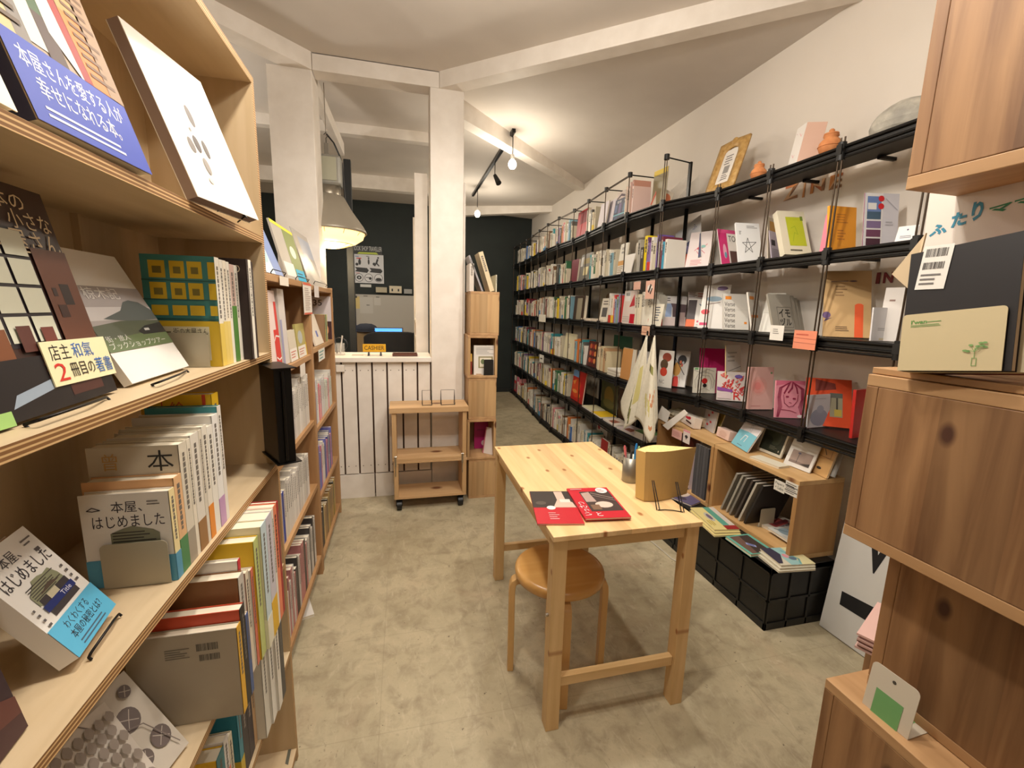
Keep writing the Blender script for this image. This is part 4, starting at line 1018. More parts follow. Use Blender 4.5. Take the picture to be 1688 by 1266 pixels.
RF('booklet', 'white booklet printed Verse five times', 'booklet', 1192, 1234, (1234, 486), L3_, 1.835, t=.014, cover=(218, 214, 206), decs=[('t', 'Verse', .05, .65 - .0, .46, .77, (66, 60, 58)), ('t', 'Verse', .05, .50, .46, .62, (66, 60, 58)), ('t', 'Verse', .05, .35, .46, .47, (66, 60, 58)), ('t', 'Verse', .05, .20, .46, .32, (66, 60, 58)), ('t', 'Verse', .05, .05, .46, .17, (66, 60, 58)), ('r', .08, .84, .32, .93, (232, 140, 50)), ('r', .82, .16, .92, .22, (232, 140, 50)), ('l', [(.5, .55), (1, .56)], .006, (190, 186, 180))], group=G3)
RF('booklet', 'white booklet with orange stickers beside the Verse one', 'booklet', 1240, 1257, (1250, 484), L3_, 1.87, t=.008, cover=(230, 224, 214), decs=[('r', .1, .82, .5, .9, (236, 150, 60)), ('r', .1, .35, .7, .42, (236, 140, 50))], group=G3)
RF('booklet', 'plain white booklet behind the grey one in katakana', 'booklet', 1250, 1280, (1296, 484), L3_, 1.9, t=.008, cover=(224, 220, 210), decs=[('l', [(0, .5), (1, .46)], .012, (150, 146, 140))], group=G3)
K0 = RF('booklet', 'grey booklet lettered in four katakana inside a frame', 'booklet', 1276, 1312, (1301, 487), L3_, 1.842, t=.012, cover=(158, 152, 140), pages=(226, 222, 214), group=G3, decs=[('t', 'イモ', .36, .40, .88, .62, (44, 42, 40), True, 0, .02), ('t', 'ヅル', .36, .18, .88, .38, (44, 42, 40), True, 0, .02), ('l', [(.30, .14), (.30, .66), (.94, .66), (.94, .14), (.30, .14)], .012, (80, 76, 70)), ('m', .3, .05, .95, .09, 1, (90, 86, 80))])
for i, lb in enumerate(('grey copy leaning just behind the katakana booklet', 'second grey copy behind the katakana booklet', 'last grey copy in the katakana pile')):
    M = K0[1] @ T3(.042 + .036 * i, 0, -.014 * (i + 1))
    q = thing('booklet', lb, 'booklet', M, G3); w_, h_ = K0[2], K0[3] * (1 - .03 * i)
    mb = MB(); mb.box((0, 0, -.0012), (w_, h_, 0), mat((158, 152, 140), .45)); mb.box((0, 0, -.012), (w_, h_, -.0108), mat((158, 152, 140), .45)); mb.build('cover', q)
    MB().box((0, .001, -.0107), (w_ - .001, h_ - .001, -.0013), mat((214, 210, 200), .8)).build('page_block', q)
RF('booklet', 'tall tan booklet with an orange strip and violet leaves', 'booklet', 1356, 1435, (1437, 448), L3_, 1.84, t=.012, cover=(206, 170, 120), decs=[('r', .66, .0, .84, .48, (232, 96, 50)), ('o', .75, .47, .085, .03, (232, 96, 50)), ('m', .24, .6, .5, .78, 4, (160, 126, 86)), ('l', [(.14, .83), (.5, .84)], .016, (96, 84, 100)), ('o', .62, .84, .08, .008, (70, 56, 96)), ('o', .06, .32, .09, .05, (110, 86, 130)), ('p', [(.0, .22), (.18, .28), (.04, .26)], (70, 60, 110)), ('m', .26, .08, .56, .16, 3, (120, 96, 70))], group=G3)
RF('booklet', 'white upright booklet behind the small white card', 'booklet', 1444, 1476, (1494, 474), L3_, 1.9, t=.008, cover=(228, 222, 216), decs=[('m', .3, .72, .6, .8, 1, (150, 120, 110))], group=G3)
RF('booklet', 'small pale booklet at the right end of the third shelf', 'booklet', 1435, 1467, (1473, 508), L3_, 1.84, t=.006, cover=(224, 222, 224), decs=[('m', .3, .3, .8, .4, 2, (160, 158, 160)), ('r', .4, .02, .7, .08, (216, 204, 176))], group=G3)
# fourth level
RF('booklet', 'brown and red leaf picture booklet behind the hat lady', 'booklet', 1082, 1106, (1112, 579), L4_, (1.735, 1.79), t=.006, cover=(232, 226, 216), decs=[('o', .55, .82, .3, .12, (150, 70, 50)), ('o', .4, .62, .26, .14, (90, 70, 50)), ('o', .4, .42, .24, .12, (206, 70, 50)), ('t', 'NC', .15, .1, .5, .2, (150, 140, 130))], group=G4)
RF('booklet', 'white booklet with a lady in a dark hat and red dress', 'booklet', 1098, 1128, (1139, 581), L4_, 1.81, t=.02, cover=(240, 236, 230), decs=[('o', .42, .48, .22, .2, (236, 176, 84)), ('p', [(.18, .0), (.2, .16), (.36, .28), (.54, .28), (.62, .12), (.62, 0)], (214, 50, 36)), ('o', .62, .74, .24, .14, (50, 44, 46)), ('o', .56, .68, .06, .05, (226, 120, 80)), ('o', .7, .66, .06, .05, (200, 206, 210)), ('o', .66, .60, .05, .05, (226, 110, 90)), ('l', [(.12, .84), (.5, .6), (.86, .34)], .035, (60, 48, 44)), ('l', [(.6, .3), (.68, .18), (.66, 0)], .02, (176, 150, 100))], group=G4)
RF('booklet', 'cream line-drawing booklet with one red spot', 'booklet', 1142, 1178, (1181, 607), L4_, 1.84, t=.012, cover=(228, 222, 206), decs=[('c', .5, .48, .13, (206, 40, 40)), ('c', .52, .3, .09, (40, 34, 34)), ('l', [(.1, .2), (.06, .5), (.2, .75), (.5, .84), (.8, .75), (.94, .5), (.88, .2)], .014, (110, 106, 100)), ('l', [(.2, .2), (.18, .5), (.4, .7), (.7, .68), (.82, .45), (.8, .15)], .014, (120, 114, 108)), ('l', [(.0, .9), (.3, .8), (.6, .95), (.9, .86)], .016, (110, 110, 112)), ('r', .02, .92, .18, .99, (110, 170, 110)), ('l', [(.25, .1), (.5, .2), (.75, .1)], .012, (130, 120, 110))], group=G4)
RF('booklet', 'magenta booklet with pale lettering standing at the back', 'booklet', 1152, 1194, (1195, 576), L4_, 1.95, t=.008, cover=(206, 22, 110), decs=[('m', .2, .42, .72, .58, 2, (236, 160, 190)), ('r', 0, .0, 1, .30, (176, 60, 100))], group=G4)
RF('card', 'white note card above a beige ink drawing', 'card', 1196, 1220, (1221, 569), L4_, 1.94, t=.006, cover=(222, 196, 150), decs=[('r', 0, .52, 1, 1, (236, 232, 226)), ('l', [(0, .51), (1, .6)], .02, (70, 60, 56)), ('m', .4, .2, .9, .44, 3, (120, 90, 60)), ('m', .1, .68, .8, .9, 3, (190, 186, 180))], group=G4)
scr = []
rr = random.Random(9)
for k in range(26):
    cx, cy = rr.uniform(.05, .9), rr.uniform(.3, .95); s = rr.uniform(.05, .12)
    scr.append(('l', [(cx, cy), (min(cx + s, .99), min(cy + s * .6, .99)), (cx + s * .2, max(cy - s, .02)), (max(cx - s * .6, .01), cy - .02)], .03, rr.choice([(206, 56, 50), (206, 56, 50), (196, 60, 70), (220, 100, 90)])))
scr += [('r', .02, .06, .5, .30, (214, 196, 196)), ('p', [(.0, .34), (.54, .28), (.54, .38), (.0, .46)], (136, 70, 150)), ('o', .74, .84, .14, .06, (110, 90, 170)), ('t', 'R', .58, .04, .84, .30, (200, 40, 40))]
RF('booklet', 'grey-white booklet covered with red scribbled letters', 'booklet', 1181, 1228, (1230, 615), L4_, 1.835, t=.012, cover=(216, 206, 200), decs=scr, group=G4)
RF('booklet', 'pale pink booklet with a soft red blush', 'booklet', 1233, 1273, (1276, 606), L4_, 1.835, t=.02, cover=(224, 178, 170), decs=[('o', .4, .55, .34, .22, (224, 168, 160)), ('o', .38, .54, .24, .16, (224, 154, 146)), ('o', .36, .55, .13, .09, (224, 138, 132)), ('m', .1, .06, .6, .1, 1, (206, 140, 134)), ('c', .9, .86, .04, (110, 150, 100))], group=G4)
hair = (150, 50, 80)
RF('booklet', 'pink booklet with a long-haired face drawn in dark red', 'booklet', 1277, 1325, (1328, 629), L4_, 1.835, t=.012, cover=(226, 150, 166), decs=[('p', [(0, 1), (1, 1), (1, .88), (.6, .95), (.3, .9), (0, .86)], (210, 110, 136))] + [('l', [(.5, .97), (.2 - .03 * k, .8), (.16 - .03 * k, .55), (.22 - .04 * k, .3), (.12 - .02 * k, .02)], .022, hair) for k in range(4)] + [('l', [(.55, .97), (.86 + .03 * k, .78), (.88 + .025 * k, .5), (.80 + .05 * k, .3), (.9 + .02 * k, .05)], .024, hair) for k in range(4)] + [('l', [(.46, .94), (.36, .78), (.28, .66)], .05, hair), ('l', [(.56, .94), (.54, .8), (.42, .68)], .05, hair), ('l', [(.62, .92), (.7, .8), (.74, .66)], .05, hair), ('l', [(.26, .62), (.3, .40), (.46, .30), (.6, .32), (.74, .46), (.76, .62)], .02, hair), ('r', .34, .55, .44, .59, hair), ('r', .58, .50, .68, .54, hair), ('l', [(.46, .42), (.54, .40)], .016, hair), ('l', [(.2, .22), (.5, .2), (.72, .14)], .02, hair), ('o', .85, .05, .1, .04, (236, 226, 226))], group=G4)
RF('booklet', 'large orange book with a window picture on the cover', 'booklet', 1328, 1404, (1404, 629), L4_, 1.865, t=.014, cover=(212, 76, 34), decs=[('p', [(.2, .98), (.64, .9), (.66, .78), (.2, .72)], (124, 50, 40)), ('r', .52, .2, .80, .70, (150, 146, 120)), ('r', .66, .34, .70, .7, (70, 66, 54)), ('r', .62, .22, .78, .36, (186, 166, 70)), ('r', .52, .6, .8, .7, (90, 92, 84))], group=G4)
RF('booklet', 'pale grey photo booklet in clear wrap before the orange book', 'booklet', 1331, 1367, (1369, 650), L4_, 1.825, t=.008, cover=(206, 210, 216), decs=[('o', .5, .3, .4, .26, (150, 160, 180)), ('o', .55, .55, .16, .12, (160, 170, 188)), ('m', .3, .84, .8, .9, 1, (180, 184, 190))], group=G4)
RF('booklet', 'plain dark red book at the right end of the fourth shelf', 'booklet', 1404, 1432, (1440, 641), L4_, 1.87, t=.012, cover=(186, 34, 28), group=G4)
# price cards clipped to the rails
def hang(label, x, px, col, decs=(), name='price_card', grp='cards clipped to the shelf rails'):
    pts = [AX(u, v, x) for u, v in px]
    bl_, br_ = pts[0], pts[1]; br_.z = bl_.z
    return sheet(name, label, 'card', bl_, br_, None, h=(pts[2].z - bl_.z), lean=0, t=.0015, cover=col, decs=decs, group=grp)
hang('white price card clipped under the katakana booklet', 1.774, [(1268, 560), (1290, 561), (1290, 537)], (228, 224, 216), [('m', .2, .4, .8, .8, 3, (140, 136, 130))])
hang('salmon lined card hanging right of the white price card', 1.772, [(1306, 574), (1343, 576), (1343, 546)], (226, 140, 110), [('l', [(0, .6), (1, .55)], .02, (170, 90, 70)), ('l', [(0, .35), (1, .32)], .02, (180, 110, 90)), ('m', .1, .7, .8, .86, 1, (190, 90, 70))])
hang('small pink blank card under the second shelf', 1.62, [(1044, 478), (1055, 478), (1055, 464)], (224, 176, 156))
hang('pink card with a black bird drawing under the second shelf', 1.62, [(1063, 493), (1077, 494), (1077, 462)], (228, 180, 160), [('o', .5, .6, .3, .18, (236, 226, 216)), ('l', [(.4, .4), (.6, .75)], .16, (50, 46, 44)), ('l', [(.6, .3), (.75, .55)], .12, (60, 54, 50))])
hang('salmon card with two lines above the hanging towels', 1.60, [(1057, 552), (1070, 552), (1070, 538)], (224, 180, 150), [('l', [(0, .3), (1, .3)], .05, (170, 110, 90)), ('m', .2, .5, .8, .8, 2, (190, 140, 120))])
hang('white tag hanging at the far end of the third shelf', 1.64, [(888, 530), (899, 532), (901, 519)], (236, 230, 214))
hang('small numbered card under the fourth shelf far end', 1.63, [(889, 596), (896, 597), (896, 586)], (226, 222, 212), [('m', .2, .3, .8, .7, 1, (70, 66, 60))])
# letters on the wall
def wall_letter(ch, px, col, multi=None):
    x = WX - .003
    a = AX(*px[0], x); b = AX(*px[1], x)
    y0, y1 = max(a.y, b.y), min(a.y, b.y); z0, z1 = min(a.z, b.z), max(a.z, b.z)
    M = fr(V((0, -1, 0)), V((0, 0, 1)), V((-1, 0, 0)), V((x, y0, z0)))
    mb = MB().text(ch, 0, 0, y0 - y1, z1 - z0, col, 0, False, 0, .03)
    if multi:     # patchwork of coloured paper bits
        rr2 = random.Random(ord(ch)); 
        for m in multi: mb._mi(m)
        mb.mi = [rr2.randrange(len(mb.m)) for _ in mb.mi]
    # give the letter its thickness
    o = mb.build('wall_letter', None, M); s = o.modifiers.new('thick', 'SOLIDIFY'); s.thickness = .002; s.offset = 0
    return o
mul = [mat(c, .6) for c in ((206, 140, 80), (186, 110, 70), (226, 190, 150), (150, 110, 80))]
for ch, p in (('Z', [(1291, 332), (1318, 300)]), ('I', [(1322, 326), (1329, 296)]), ('N', [(1335, 320), (1361, 293)]), ('E', [(1366, 314), (1390, 284)])):
    tag(wall_letter(ch, p, mul[0], mul), 'patchwork paper letter %s on the right wall' % ch, 'letter', 'letters spelling ZINE on the wall')
for ch, p in (('I', [(1443, 468), (1452, 449)]), ('N', [(1455, 467), (1474, 448)])):
    tag(wall_letter(ch, p, mat((130, 28, 34), .6)), 'dark red letter %s on the wall above the third shelf' % ch, 'letter', 'dark red letters on the wall')
# top level ornaments
def pot(u, v, s, lab):
    p = SX(u, T1, 1.815 + .055 * s)
    t = thing('terracotta_pot', lab, 'pot', p, 'terracotta pots on the top shelf')
    m = noisy('terracotta_%d' % int(s * 1000), (196, 122, 72), (216, 146, 92), nscale=30, rough=.8)
    pr = [(0, 0), (.030, 0), (.045, .018), (.053, .040), (.050, .062), (.036, .080), (.028, .086), (.036, .094), (.034, .098), (0, .098)]
    MB().lathe([(a * s, b * s) for a, b in pr], m, 24).build('body', t)
    pr = [(0, .0982), (.034, .0985), (.033, .108), (.018, .112), (.012, .116), (.013, .124), (.007, .130), (0, .131)]
    MB().lathe([(a * s, b * s) for a, b in pr], m, 24).build('lid', t)
    MB().tube([(.0535 * s * math.cos(k * math.pi / 12), .0535 * s * math.sin(k * math.pi / 12), .044 * s) for k in range(24)], .0018, m, 6, True).build('rim_band', t)
pot(1249, 290, .74, 'smaller terracotta lidded pot beside the gold frame')
pot(1366, 250, .86, 'larger terracotta lidded pot beside the folded card')
bl, br = SX(1160, T1, 1.815), SX(1207, T1, 1.83)
GOLD = noisy('gold_relief', (176, 134, 70), (206, 168, 104), nscale=40, rough=.45, bump=.4)
M, w_, h_, ln = frame_from(bl, br, (1238, 221), 'r'); M = T3(0, 0, .006) @ M
t = thing('framed_print', 'ornate gold photo frame leaning on the top black shelf', 'frame', M)
mb = MB(); b_ = .26 * w_; bt = .16 * h_
ins = [(b_, bt, 0), (w_ - b_, bt, 0), (w_ - b_, h_ - bt * 1.5, 0)] + [(w_ / 2 + (w_ / 2 - b_) * math.cos(k * math.pi / 8), h_ - bt * 1.5 + .035 * math.sin(k * math.pi / 8), 0) for k in range(1, 8)] + [(b_, h_ - bt * 1.5, 0)]
out = [(0, 0, 0), (w_, 0, 0), (w_, h_, 0), (w_ * .5, h_ * 1.03, 0), (0, h_, 0)]
# ring of quads around the opening
N = 40
def onpoly(P, k):
    c = V((w_ / 2, h_ / 2, 0)); a = 2 * math.pi * k / N; d = V((math.cos(a), math.sin(a), 0)); best = None
    for i in range(len(P)):
        p, q = V(P[i]), V(P[(i + 1) % len(P)]); e = q - p; den = d.x * e.y - d.y * e.x
        if abs(den) < 1e-9: continue
        r = p - c; s = (r.x * e.y - r.y * e.x) / den; u = (r.x * d.y - r.y * d.x) / den
        if s > 0 and -1e-6 <= u <= 1 + 1e-6: best = s if best is None else max(best, s)
    return c + d * (best or .05)
vs = []
for k in range(N):
    i_, o_ = onpoly(ins, k), onpoly(out, k)
    mid = i_.lerp(o_, .5); mid.z = .006
    vs += [i_, mid, o_, V((o_.x, o_.y, -.012)), V((i_.x, i_.y, -.012))]
fs = []
for k in range(N):
    j = (k + 1) % N
    fs += [(5 * k + a, 5 * k + (a + 1) % 5, 5 * j + (a + 1) % 5, 5 * j + a) for a in range(5)]
mb.add(vs, fs, GOLD, True); mb.build('frame_border', t)
mb = MB()
rr = random.Random(4)
for k in range(0, N, 2):
    i_, o_ = onpoly(ins, k), onpoly(out, k); c = i_.lerp(o_, rr.uniform(.35, .6)); c.z = .005
    rad = rr.uniform(.005, .009); mb.tube([c + V((rad * math.cos(a * .7), rad * math.sin(a * .7), 0)) * (1 - a * .08) for a in range(9)], .0022, GOLD, 6)
mb.lathe([(.022, 0), (.02, .006), (.012, .010), (0, .011)], GOLD, 16, (w_ / 2, h_ * .985, -.002)); mb.build('scroll_relief', t)
mb = MB(); mb.box((b_ * .7, bt * .7, -.009), (w_ - b_ * .7, h_ - bt, -.006), mat((232, 226, 218)))
T = T3(b_, bt, -.0058); m2 = MB(T); decals(m2, w_ - 2 * b_, h_ - 2 * bt, [('m', .2, .55, .8, .85, 4, (110, 106, 104)), ('r', .3, .3, .7, .52, (150, 146, 142)), ('m', .3, .1, .75, .28, 3, (100, 96, 94)), ('l', [(.2, .1), (.7, .14)], .02, (120, 116, 112))], 0)
mb.build('inner_print', t); m2.build('inner_print_drawing', t)
MB().box((w_ * .45, .03, -.05), (w_ * .55, .034, -.0125), GOLD).build('back_strut', t)
# folded card, clear bags, paper booklet, quartz rock
a, b = SX(1297, T1, 1.86), SX(1309, T1, 1.84)
M, w_, h_, ln = frame_from(a, b, (1327, 208), 'r'); M = T3(0, 0, .012) @ M
t = thing('folded_card', 'white folded greeting card standing between the two pots', 'card', M)
w_ *= 1.25
mb = MB().box((0, 0, -.0012), (w_, h_, 0), mat((228, 222, 216))); decals(mb, w_, h_, [('l', [(.5, .8), (.7, .7), (.8, .74)], .03, (226, 150, 150)), ('l', [(.2, .3), (.4, .2), (.5, .26)], .03, (220, 140, 140)), ('c', .2, .82, .03, (196, 130, 140))]); mb.build('front_leaf', t)
MB(T3(w_, 0, -.0013) @ Matrix.Rotation(math.radians(66), 4, 'Y')).box((0, 0, -.0012), (w_, h_, 0), mat((214, 176, 156))).build('back_leaf', t)
M, w_, h_, ln = frame_from(SX(1084, T1, 1.80), SX(1096, T1, 1.84), (1118, 292), 'r')
sheet('booklet', 'salmon paper booklet leaning at the bend of the top shelf', 'booklet', SX(1087, T1, 1.80), SX(1098, T1, 1.85), (1121, 296), 'r', t=.003, fw=.13, h=.15, cover=(226, 214, 196), decs=[('o', .7, .55, .26, .3, (222, 130, 90)), ('r', .1, .6, .5, .66, (90, 84, 80)), ('r', 0, 0, .08, 1, (222, 120, 100))], group='top shelf papers')
for i, (u0, u1, tp, lb) in enumerate([(1104, 1136, (1140, 282), 'clear plastic sleeve leaning by the salmon booklet'), (1120, 1152, (1153, 288), 'clear plastic sleeve leaning nearer the gold frame')]):
    bl, br = SX(u0, T1, 1.90 + .02 * i), SX(u1, T1, 1.89 + .02 * i)
    M, w_, h_, ln = frame_from(bl, br, tp, 'r')
    mb = MB(); n = 6; vs = []; rr2 = random.Random(i)
    for q in range(n + 1):
        for r_ in range(n + 1): vs.append((w_ * r_ / n, h_ * q / n, rr2.uniform(-.004, .004)))
    mb.add(vs, [(q * (n + 1) + r_, q * (n + 1) + r_ + 1, (q + 1) * (n + 1) + r_ + 1, (q + 1) * (n + 1) + r_) for q in range(n) for r_ in range(n)], CLEAR)
    o = mb.build('plastic_sleeve', None, M); s = o.modifiers.new('thick', 'SOLIDIFY'); s.thickness = .0006
    tag(o, lb, 'sleeve', 'clear sleeves on the top shelf')
ROCK = noisy('quartz_rock', (150, 146, 136), (206, 200, 186), nscale=14, rough=.6, bump=.5)
bm = bmesh.new(); bmesh.ops.create_icosphere(bm, subdivisions=3, radius=1)
rr = random.Random(8); cent = [V((rr.uniform(-1, 1), rr.uniform(-1, 1), rr.uniform(-.2, 1))).normalized() for _ in range(14)]
for v in bm.verts:
    k = max(c.dot(v.co.normalized()) for c in cent); v.co *= .72 + .3 * k
    v.co = V((v.co.x * .10, v.co.y * .12, max(v.co.z, -.55) * .085))
me = bpy.data.meshes.new('crystal_rock'); bm.to_mesh(me); bm.free(); me.materials.append(ROCK)
o = bpy.data.objects.new('crystal_rock', me); COL.objects.link(o)
p = SX(1490, T1, 1.93); o.location = (p.x, p.y, T1 + .047 - .0005); tag(o, 'grey lumpy crystal rock at the right end of the top shelf', 'rock')

# ------------------------------------------------------------------ black shelving: spines farther along
PAL = [(232, 226, 214)] * 14 + [(222, 210, 186)] * 9 + [(206, 196, 172)] * 5 + [(190, 184, 170)] * 3 + [(170, 164, 152), (96, 92, 88), (50, 46, 46), (176, 44, 44), (120, 44, 60), (226, 194, 50), (70, 110, 170), (130, 170, 186), (60, 110, 74), (140, 110, 160), (222, 150, 150), (220, 126, 60), (126, 92, 62), (60, 150, 160)]
LN = ['top', 'second', 'third', 'fourth', 'fifth', 'lowest']
def shelf_row(li, y_far, y_near, hmin, hmax, seed, tr=(.02, .045), pal=PAL, stuff=None, cnt=None, where='', xo=.024, forced=()):
    # spines along the curve from the far end toward the camera
    rr = random.Random(seed); y = y_far; i = 0; forced = list(forced)
    z = LEV[li] + (.0005)
    ya, yb_ = y_far, y_near
    tq = V((curve_at(ya) - curve_at(yb_), ya - yb_, 0)).normalized(); nq = V((-tq.y, tq.x, 0))
    while y > y_near + .012:
        t = rr.uniform(*tr); h = rr.uniform(hmin, hmax); c = rr.choice(pal)
        if forced and y <= forced[0][0]: _, t, h, c = forced.pop(0)
        t = min(t, y - y_near)
        if t < .01: break
        n, tan = (nq, tq) if stuff is None else curve_n(y - t / 2)
        cx_ = curve_at(y) if stuff is not None else curve_at(ya) + (curve_at(yb_) - curve_at(ya)) * (ya - y) / (ya - yb_)
        dpt = rr.uniform(.12, .16)
        M = fr(-tan, -n, V((0, 0, 1)), V((cx_, y, z)) - n * (xo + rr.uniform(0, .02)))
        mb = spine_mesh(dpt, h, t, c, (226, 216, 194), band=((rr.choice([(226, 220, 206), (200, 60, 50), (230, 200, 70), (90, 140, 180)])), rr.uniform(.2, .35)) if rr.random() < .14 else None, title=(80, 74, 68) if sum(c) > 380 else (206, 200, 188), far=True)
        if stuff is not None:
            mb.T = None; o0 = len(stuff.v)
            mb.v = [M @ p for p in mb.v]
            for f, mi_ in zip(mb.f, mb.mi):
                stuff.f.append([o0 + k for k in f]); stuff.mi.append(stuff._mi(mb.m[mi_])); stuff.sm.append(False)
            stuff.v += mb.v
        else:
            cn = cname(c); ht = 'tall ' if h > hmin + .75 * (hmax - hmin) else ('short ' if h < hmin + .25 * (hmax - hmin) else '')
            tag(mb.build('book', None, M), '%s%s book, %s spine %s' % (ht, cn, nth(i), where), 'book', 'books on the %s black shelf' % LN[li])
        y -= (t + .0015) * (tq.y if stuff is None else 1.04); i += 1
        if rr.random() < .06: y -= rr.uniform(.01, .03)
    return i
MG = 'face-out books on the black shelf'
def CF(li, y0, y1, h, lean, name, label, cat, xo=.042, **k):    # face-out on the curve between two distances
    z = LEV[li] + .0005
    a, b = V((curve_at(y0), y0, z)), V((curve_at(y1), y1, z)); n, t = curve_n((y0 + y1) / 2)
    a = a - n * xo; b = b - n * xo
    return sheet(name, label, cat, a, b, None, h=h, lean=math.radians(lean), group=k.pop('group', MG), **k)
# far ends: too many to count, one object
far = MB()
for li in range(6):
    shelf_row(li, 7.12 if li < 5 else 6.86, (4.46, 4.54, 4.42, 4.62, 4.38, 4.20)[li], .15, .25 if li else .22, 40 + li, (.018, .04), stuff=far)
o = far.build('distant_books'); o['kind'] = 'stuff'; tag(o, 'rows of mostly cream spines at the dark far end of the black shelves', 'books')
CF(5, 7.17, 7.02, .26, 3, 'magazine', 'red and white magazine at the dark far end of the lowest shelf', 'magazine', t=.012, cover=(206, 60, 66), decs=[('r', 0, .7, 1, 1, (226, 214, 206)), ('r', .1, .1, .9, .5, (150, 140, 130))])
CF(5, 6.99, 6.88, .26, 3, 'magazine', 'bright pink magazine at the dark far end of the lowest shelf', 'magazine', t=.012, cover=(232, 90, 140))
# top level
CF(0, 4.38, 4.10, .255, 4, 'folder', 'tall dark red folder standing on the top black shelf', 'folder', t=.03, cover=(160, 26, 34), decs=[('r', .3, .5, 1, .95, (110, 20, 28))])
shelf_row(0, 4.06, 3.86, .16, .22, 2, where='just right of the red folder on the top shelf')
for i in range(3):
    CF(0, 3.78 - .10 * i, 3.60 - .10 * i, .21, 8, 'booklet', ['clear-wrapped lilac booklet, first of three on the top shelf', 'clear-wrapped lilac booklet, middle of three on the top shelf', 'clear-wrapped lilac booklet, last of three on the top shelf'][i], 'booklet', xo=.03 + .03 * i, t=.012, cover=(206, 198, 204))
CF(0, 3.47, 3.30, .23, 8, 'booklet', 'booklet with dark zigzag stripes on the top shelf', 'booklet', t=.012, cover=(206, 190, 184), decs=[('l', [(.1, .1 + .17 * k), (.5, .2 + .17 * k), (.9, .12 + .17 * k)], .1, (84, 66, 78)) for k in range(5)])
shelf_row(0, 3.24, 3.10, .19, .25, 3, (.012, .03), where='left of the blue city magazine on the top shelf', pal=[(222, 196, 180), (232, 200, 190), (226, 210, 190), (206, 150, 130)])
sheet('magazine', 'dark blue city magazine lettered in white on the top shelf', 'magazine', SX(1009, T1, 1.66), SX(1034, T1, 1.67), (1041, 320), 'r', t=.01, cover=(40, 46, 74), decs=[('t', '警察', .10, .80, .46, .93, (226, 222, 226)), ('t', 'CG', .55, .80, .95, .93, (226, 222, 226)), ('r', .05, .4, .2, .75, (84, 100, 140)), ('r', .3, .3, .46, .78, (110, 90, 130)), ('r', .6, .34, .8, .72, (70, 110, 140)), ('r', 0, .24, 1, .3, (110, 170, 186)), ('r', .1, .05, .3, .2, (70, 84, 120))], group=MG)
CF(0, 3.03, 2.88, .285, 2, 'magazine', 'yellow-topped magazine behind the dark blue one', 'magazine', xo=.14, t=.008, cover=(150, 140, 110), decs=[('r', .0, .88, 1, 1, (226, 196, 60))])
# second level
CF(1, 4.48, 4.30, .23, 5, 'book', 'maroon book facing out on the second black shelf', 'book', t=.02, cover=(122, 50, 62), spine=(150, 70, 80))
CF(1, 4.26, 3.98, .26, 8, 'book', 'grey book with a cream note card on the second shelf', 'book', t=.02, cover=(116, 112, 104), decs=[('r', .4, .2, .84, .5, (222, 208, 160)), ('r', .3, .62, .9, .82, (150, 132, 84)), ('r', 0, .55, .25, .9, (206, 204, 200))])
shelf_row(1, 3.94, 3.36, .18, .24, 5, where='right of the grey book on the second shelf')
CF(1, 3.33, 3.20, .24, 6, 'booklet', 'white bar-coded booklet in a black frame on the second shelf', 'booklet', t=.012, cover=(226, 220, 206), decs=[('bar', .3, .8, .7, .88, (90, 84, 80)), ('bar', .3, .68, .7, .75, (90, 84, 80)), ('r', .0, .3, 1, .45, (206, 150, 70)), ('m', .05, .05, .95, .28, 4, (150, 120, 90))])
CF(1, 3.17, 3.00, .235, 6, 'booklet', 'cream booklet with a green sprig on the second shelf', 'booklet', xo=.1, t=.008, cover=(226, 216, 198), decs=[('l', [(.4, .5), (.5, .75)], .03, (110, 130, 90)), ('o', .42, .68, .08, .04, (110, 130, 90)), ('o', .6, .62, .08, .04, (120, 120, 90))])
CF(1, 3.20, 3.05, .145, 12, 'card', 'white card in a wire holder before the green sprig booklet', 'card', xo=.02, t=.002, cover=(226, 220, 212))
shelf_row(1, 2.985, 2.68, .18, .235, 6, (.018, .034), where='left of the orange zine on the second shelf', forced=[(2.97, .03, .17, (70, 64, 60)), (2.93, .035, .245, (236, 208, 30)), (2.9, .014, .23, (110, 70, 110)), (2.80, .016, .235, (120, 96, 170)), (2.74, .016, .18, (70, 160, 190))])
# third level
CF(2, 4.36, 4.05, .235, 4, 'book', 'white-edged dark book facing out on the third shelf', 'book', t=.03, cover=(70, 54, 46), spine=(226, 220, 206), decs=[('r', .3, .0, .76, .9, (156, 148, 128))])
CF(2, 4.0, 3.62, .30, 0, 'poster', 'tall grey art print with a plant sketch on the third shelf', 'print', xo=.19, t=.004, cover=(150, 144, 126), decs=[('o', .5, .7, .16, .14, (116, 96, 70)), ('l', [(.3, .2), (.5, .6)], .05, (104, 98, 88)), ('o', .5, .25, .25, .15, (176, 168, 152))])
CF(2, 3.64, 3.46, .20, 8, 'booklet', 'white booklet with a grey picture beside the tall print', 'booklet', t=.02, cover=(224, 216, 200), decs=[('r', .2, .2, .8, .6, (96, 92, 90)), ('m', .2, .7, .8, .92, 2, (90, 84, 80))])
for i in range(3):
    y = 4.3 - .30 * i
    n, tn = curve_n(y); p = V((curve_at(y), y, LEV[2] + .0005)) - n * .02
    M = fr(-tn, -n, V((0, 0, 1)), p)
    if i: tag(MB().box((0, 0, 0), (.26, .02 + .12, .02), mat((222, 208, 190), .6))  .build('booklet', None, M @ T3(-.05, 0, 0)), ['', 'flat pale booklet stack lying below the grey art print', 'flat pale booklet stack lying below the white picture booklet'][i], 'booklet', 'flat booklets on the third shelf')
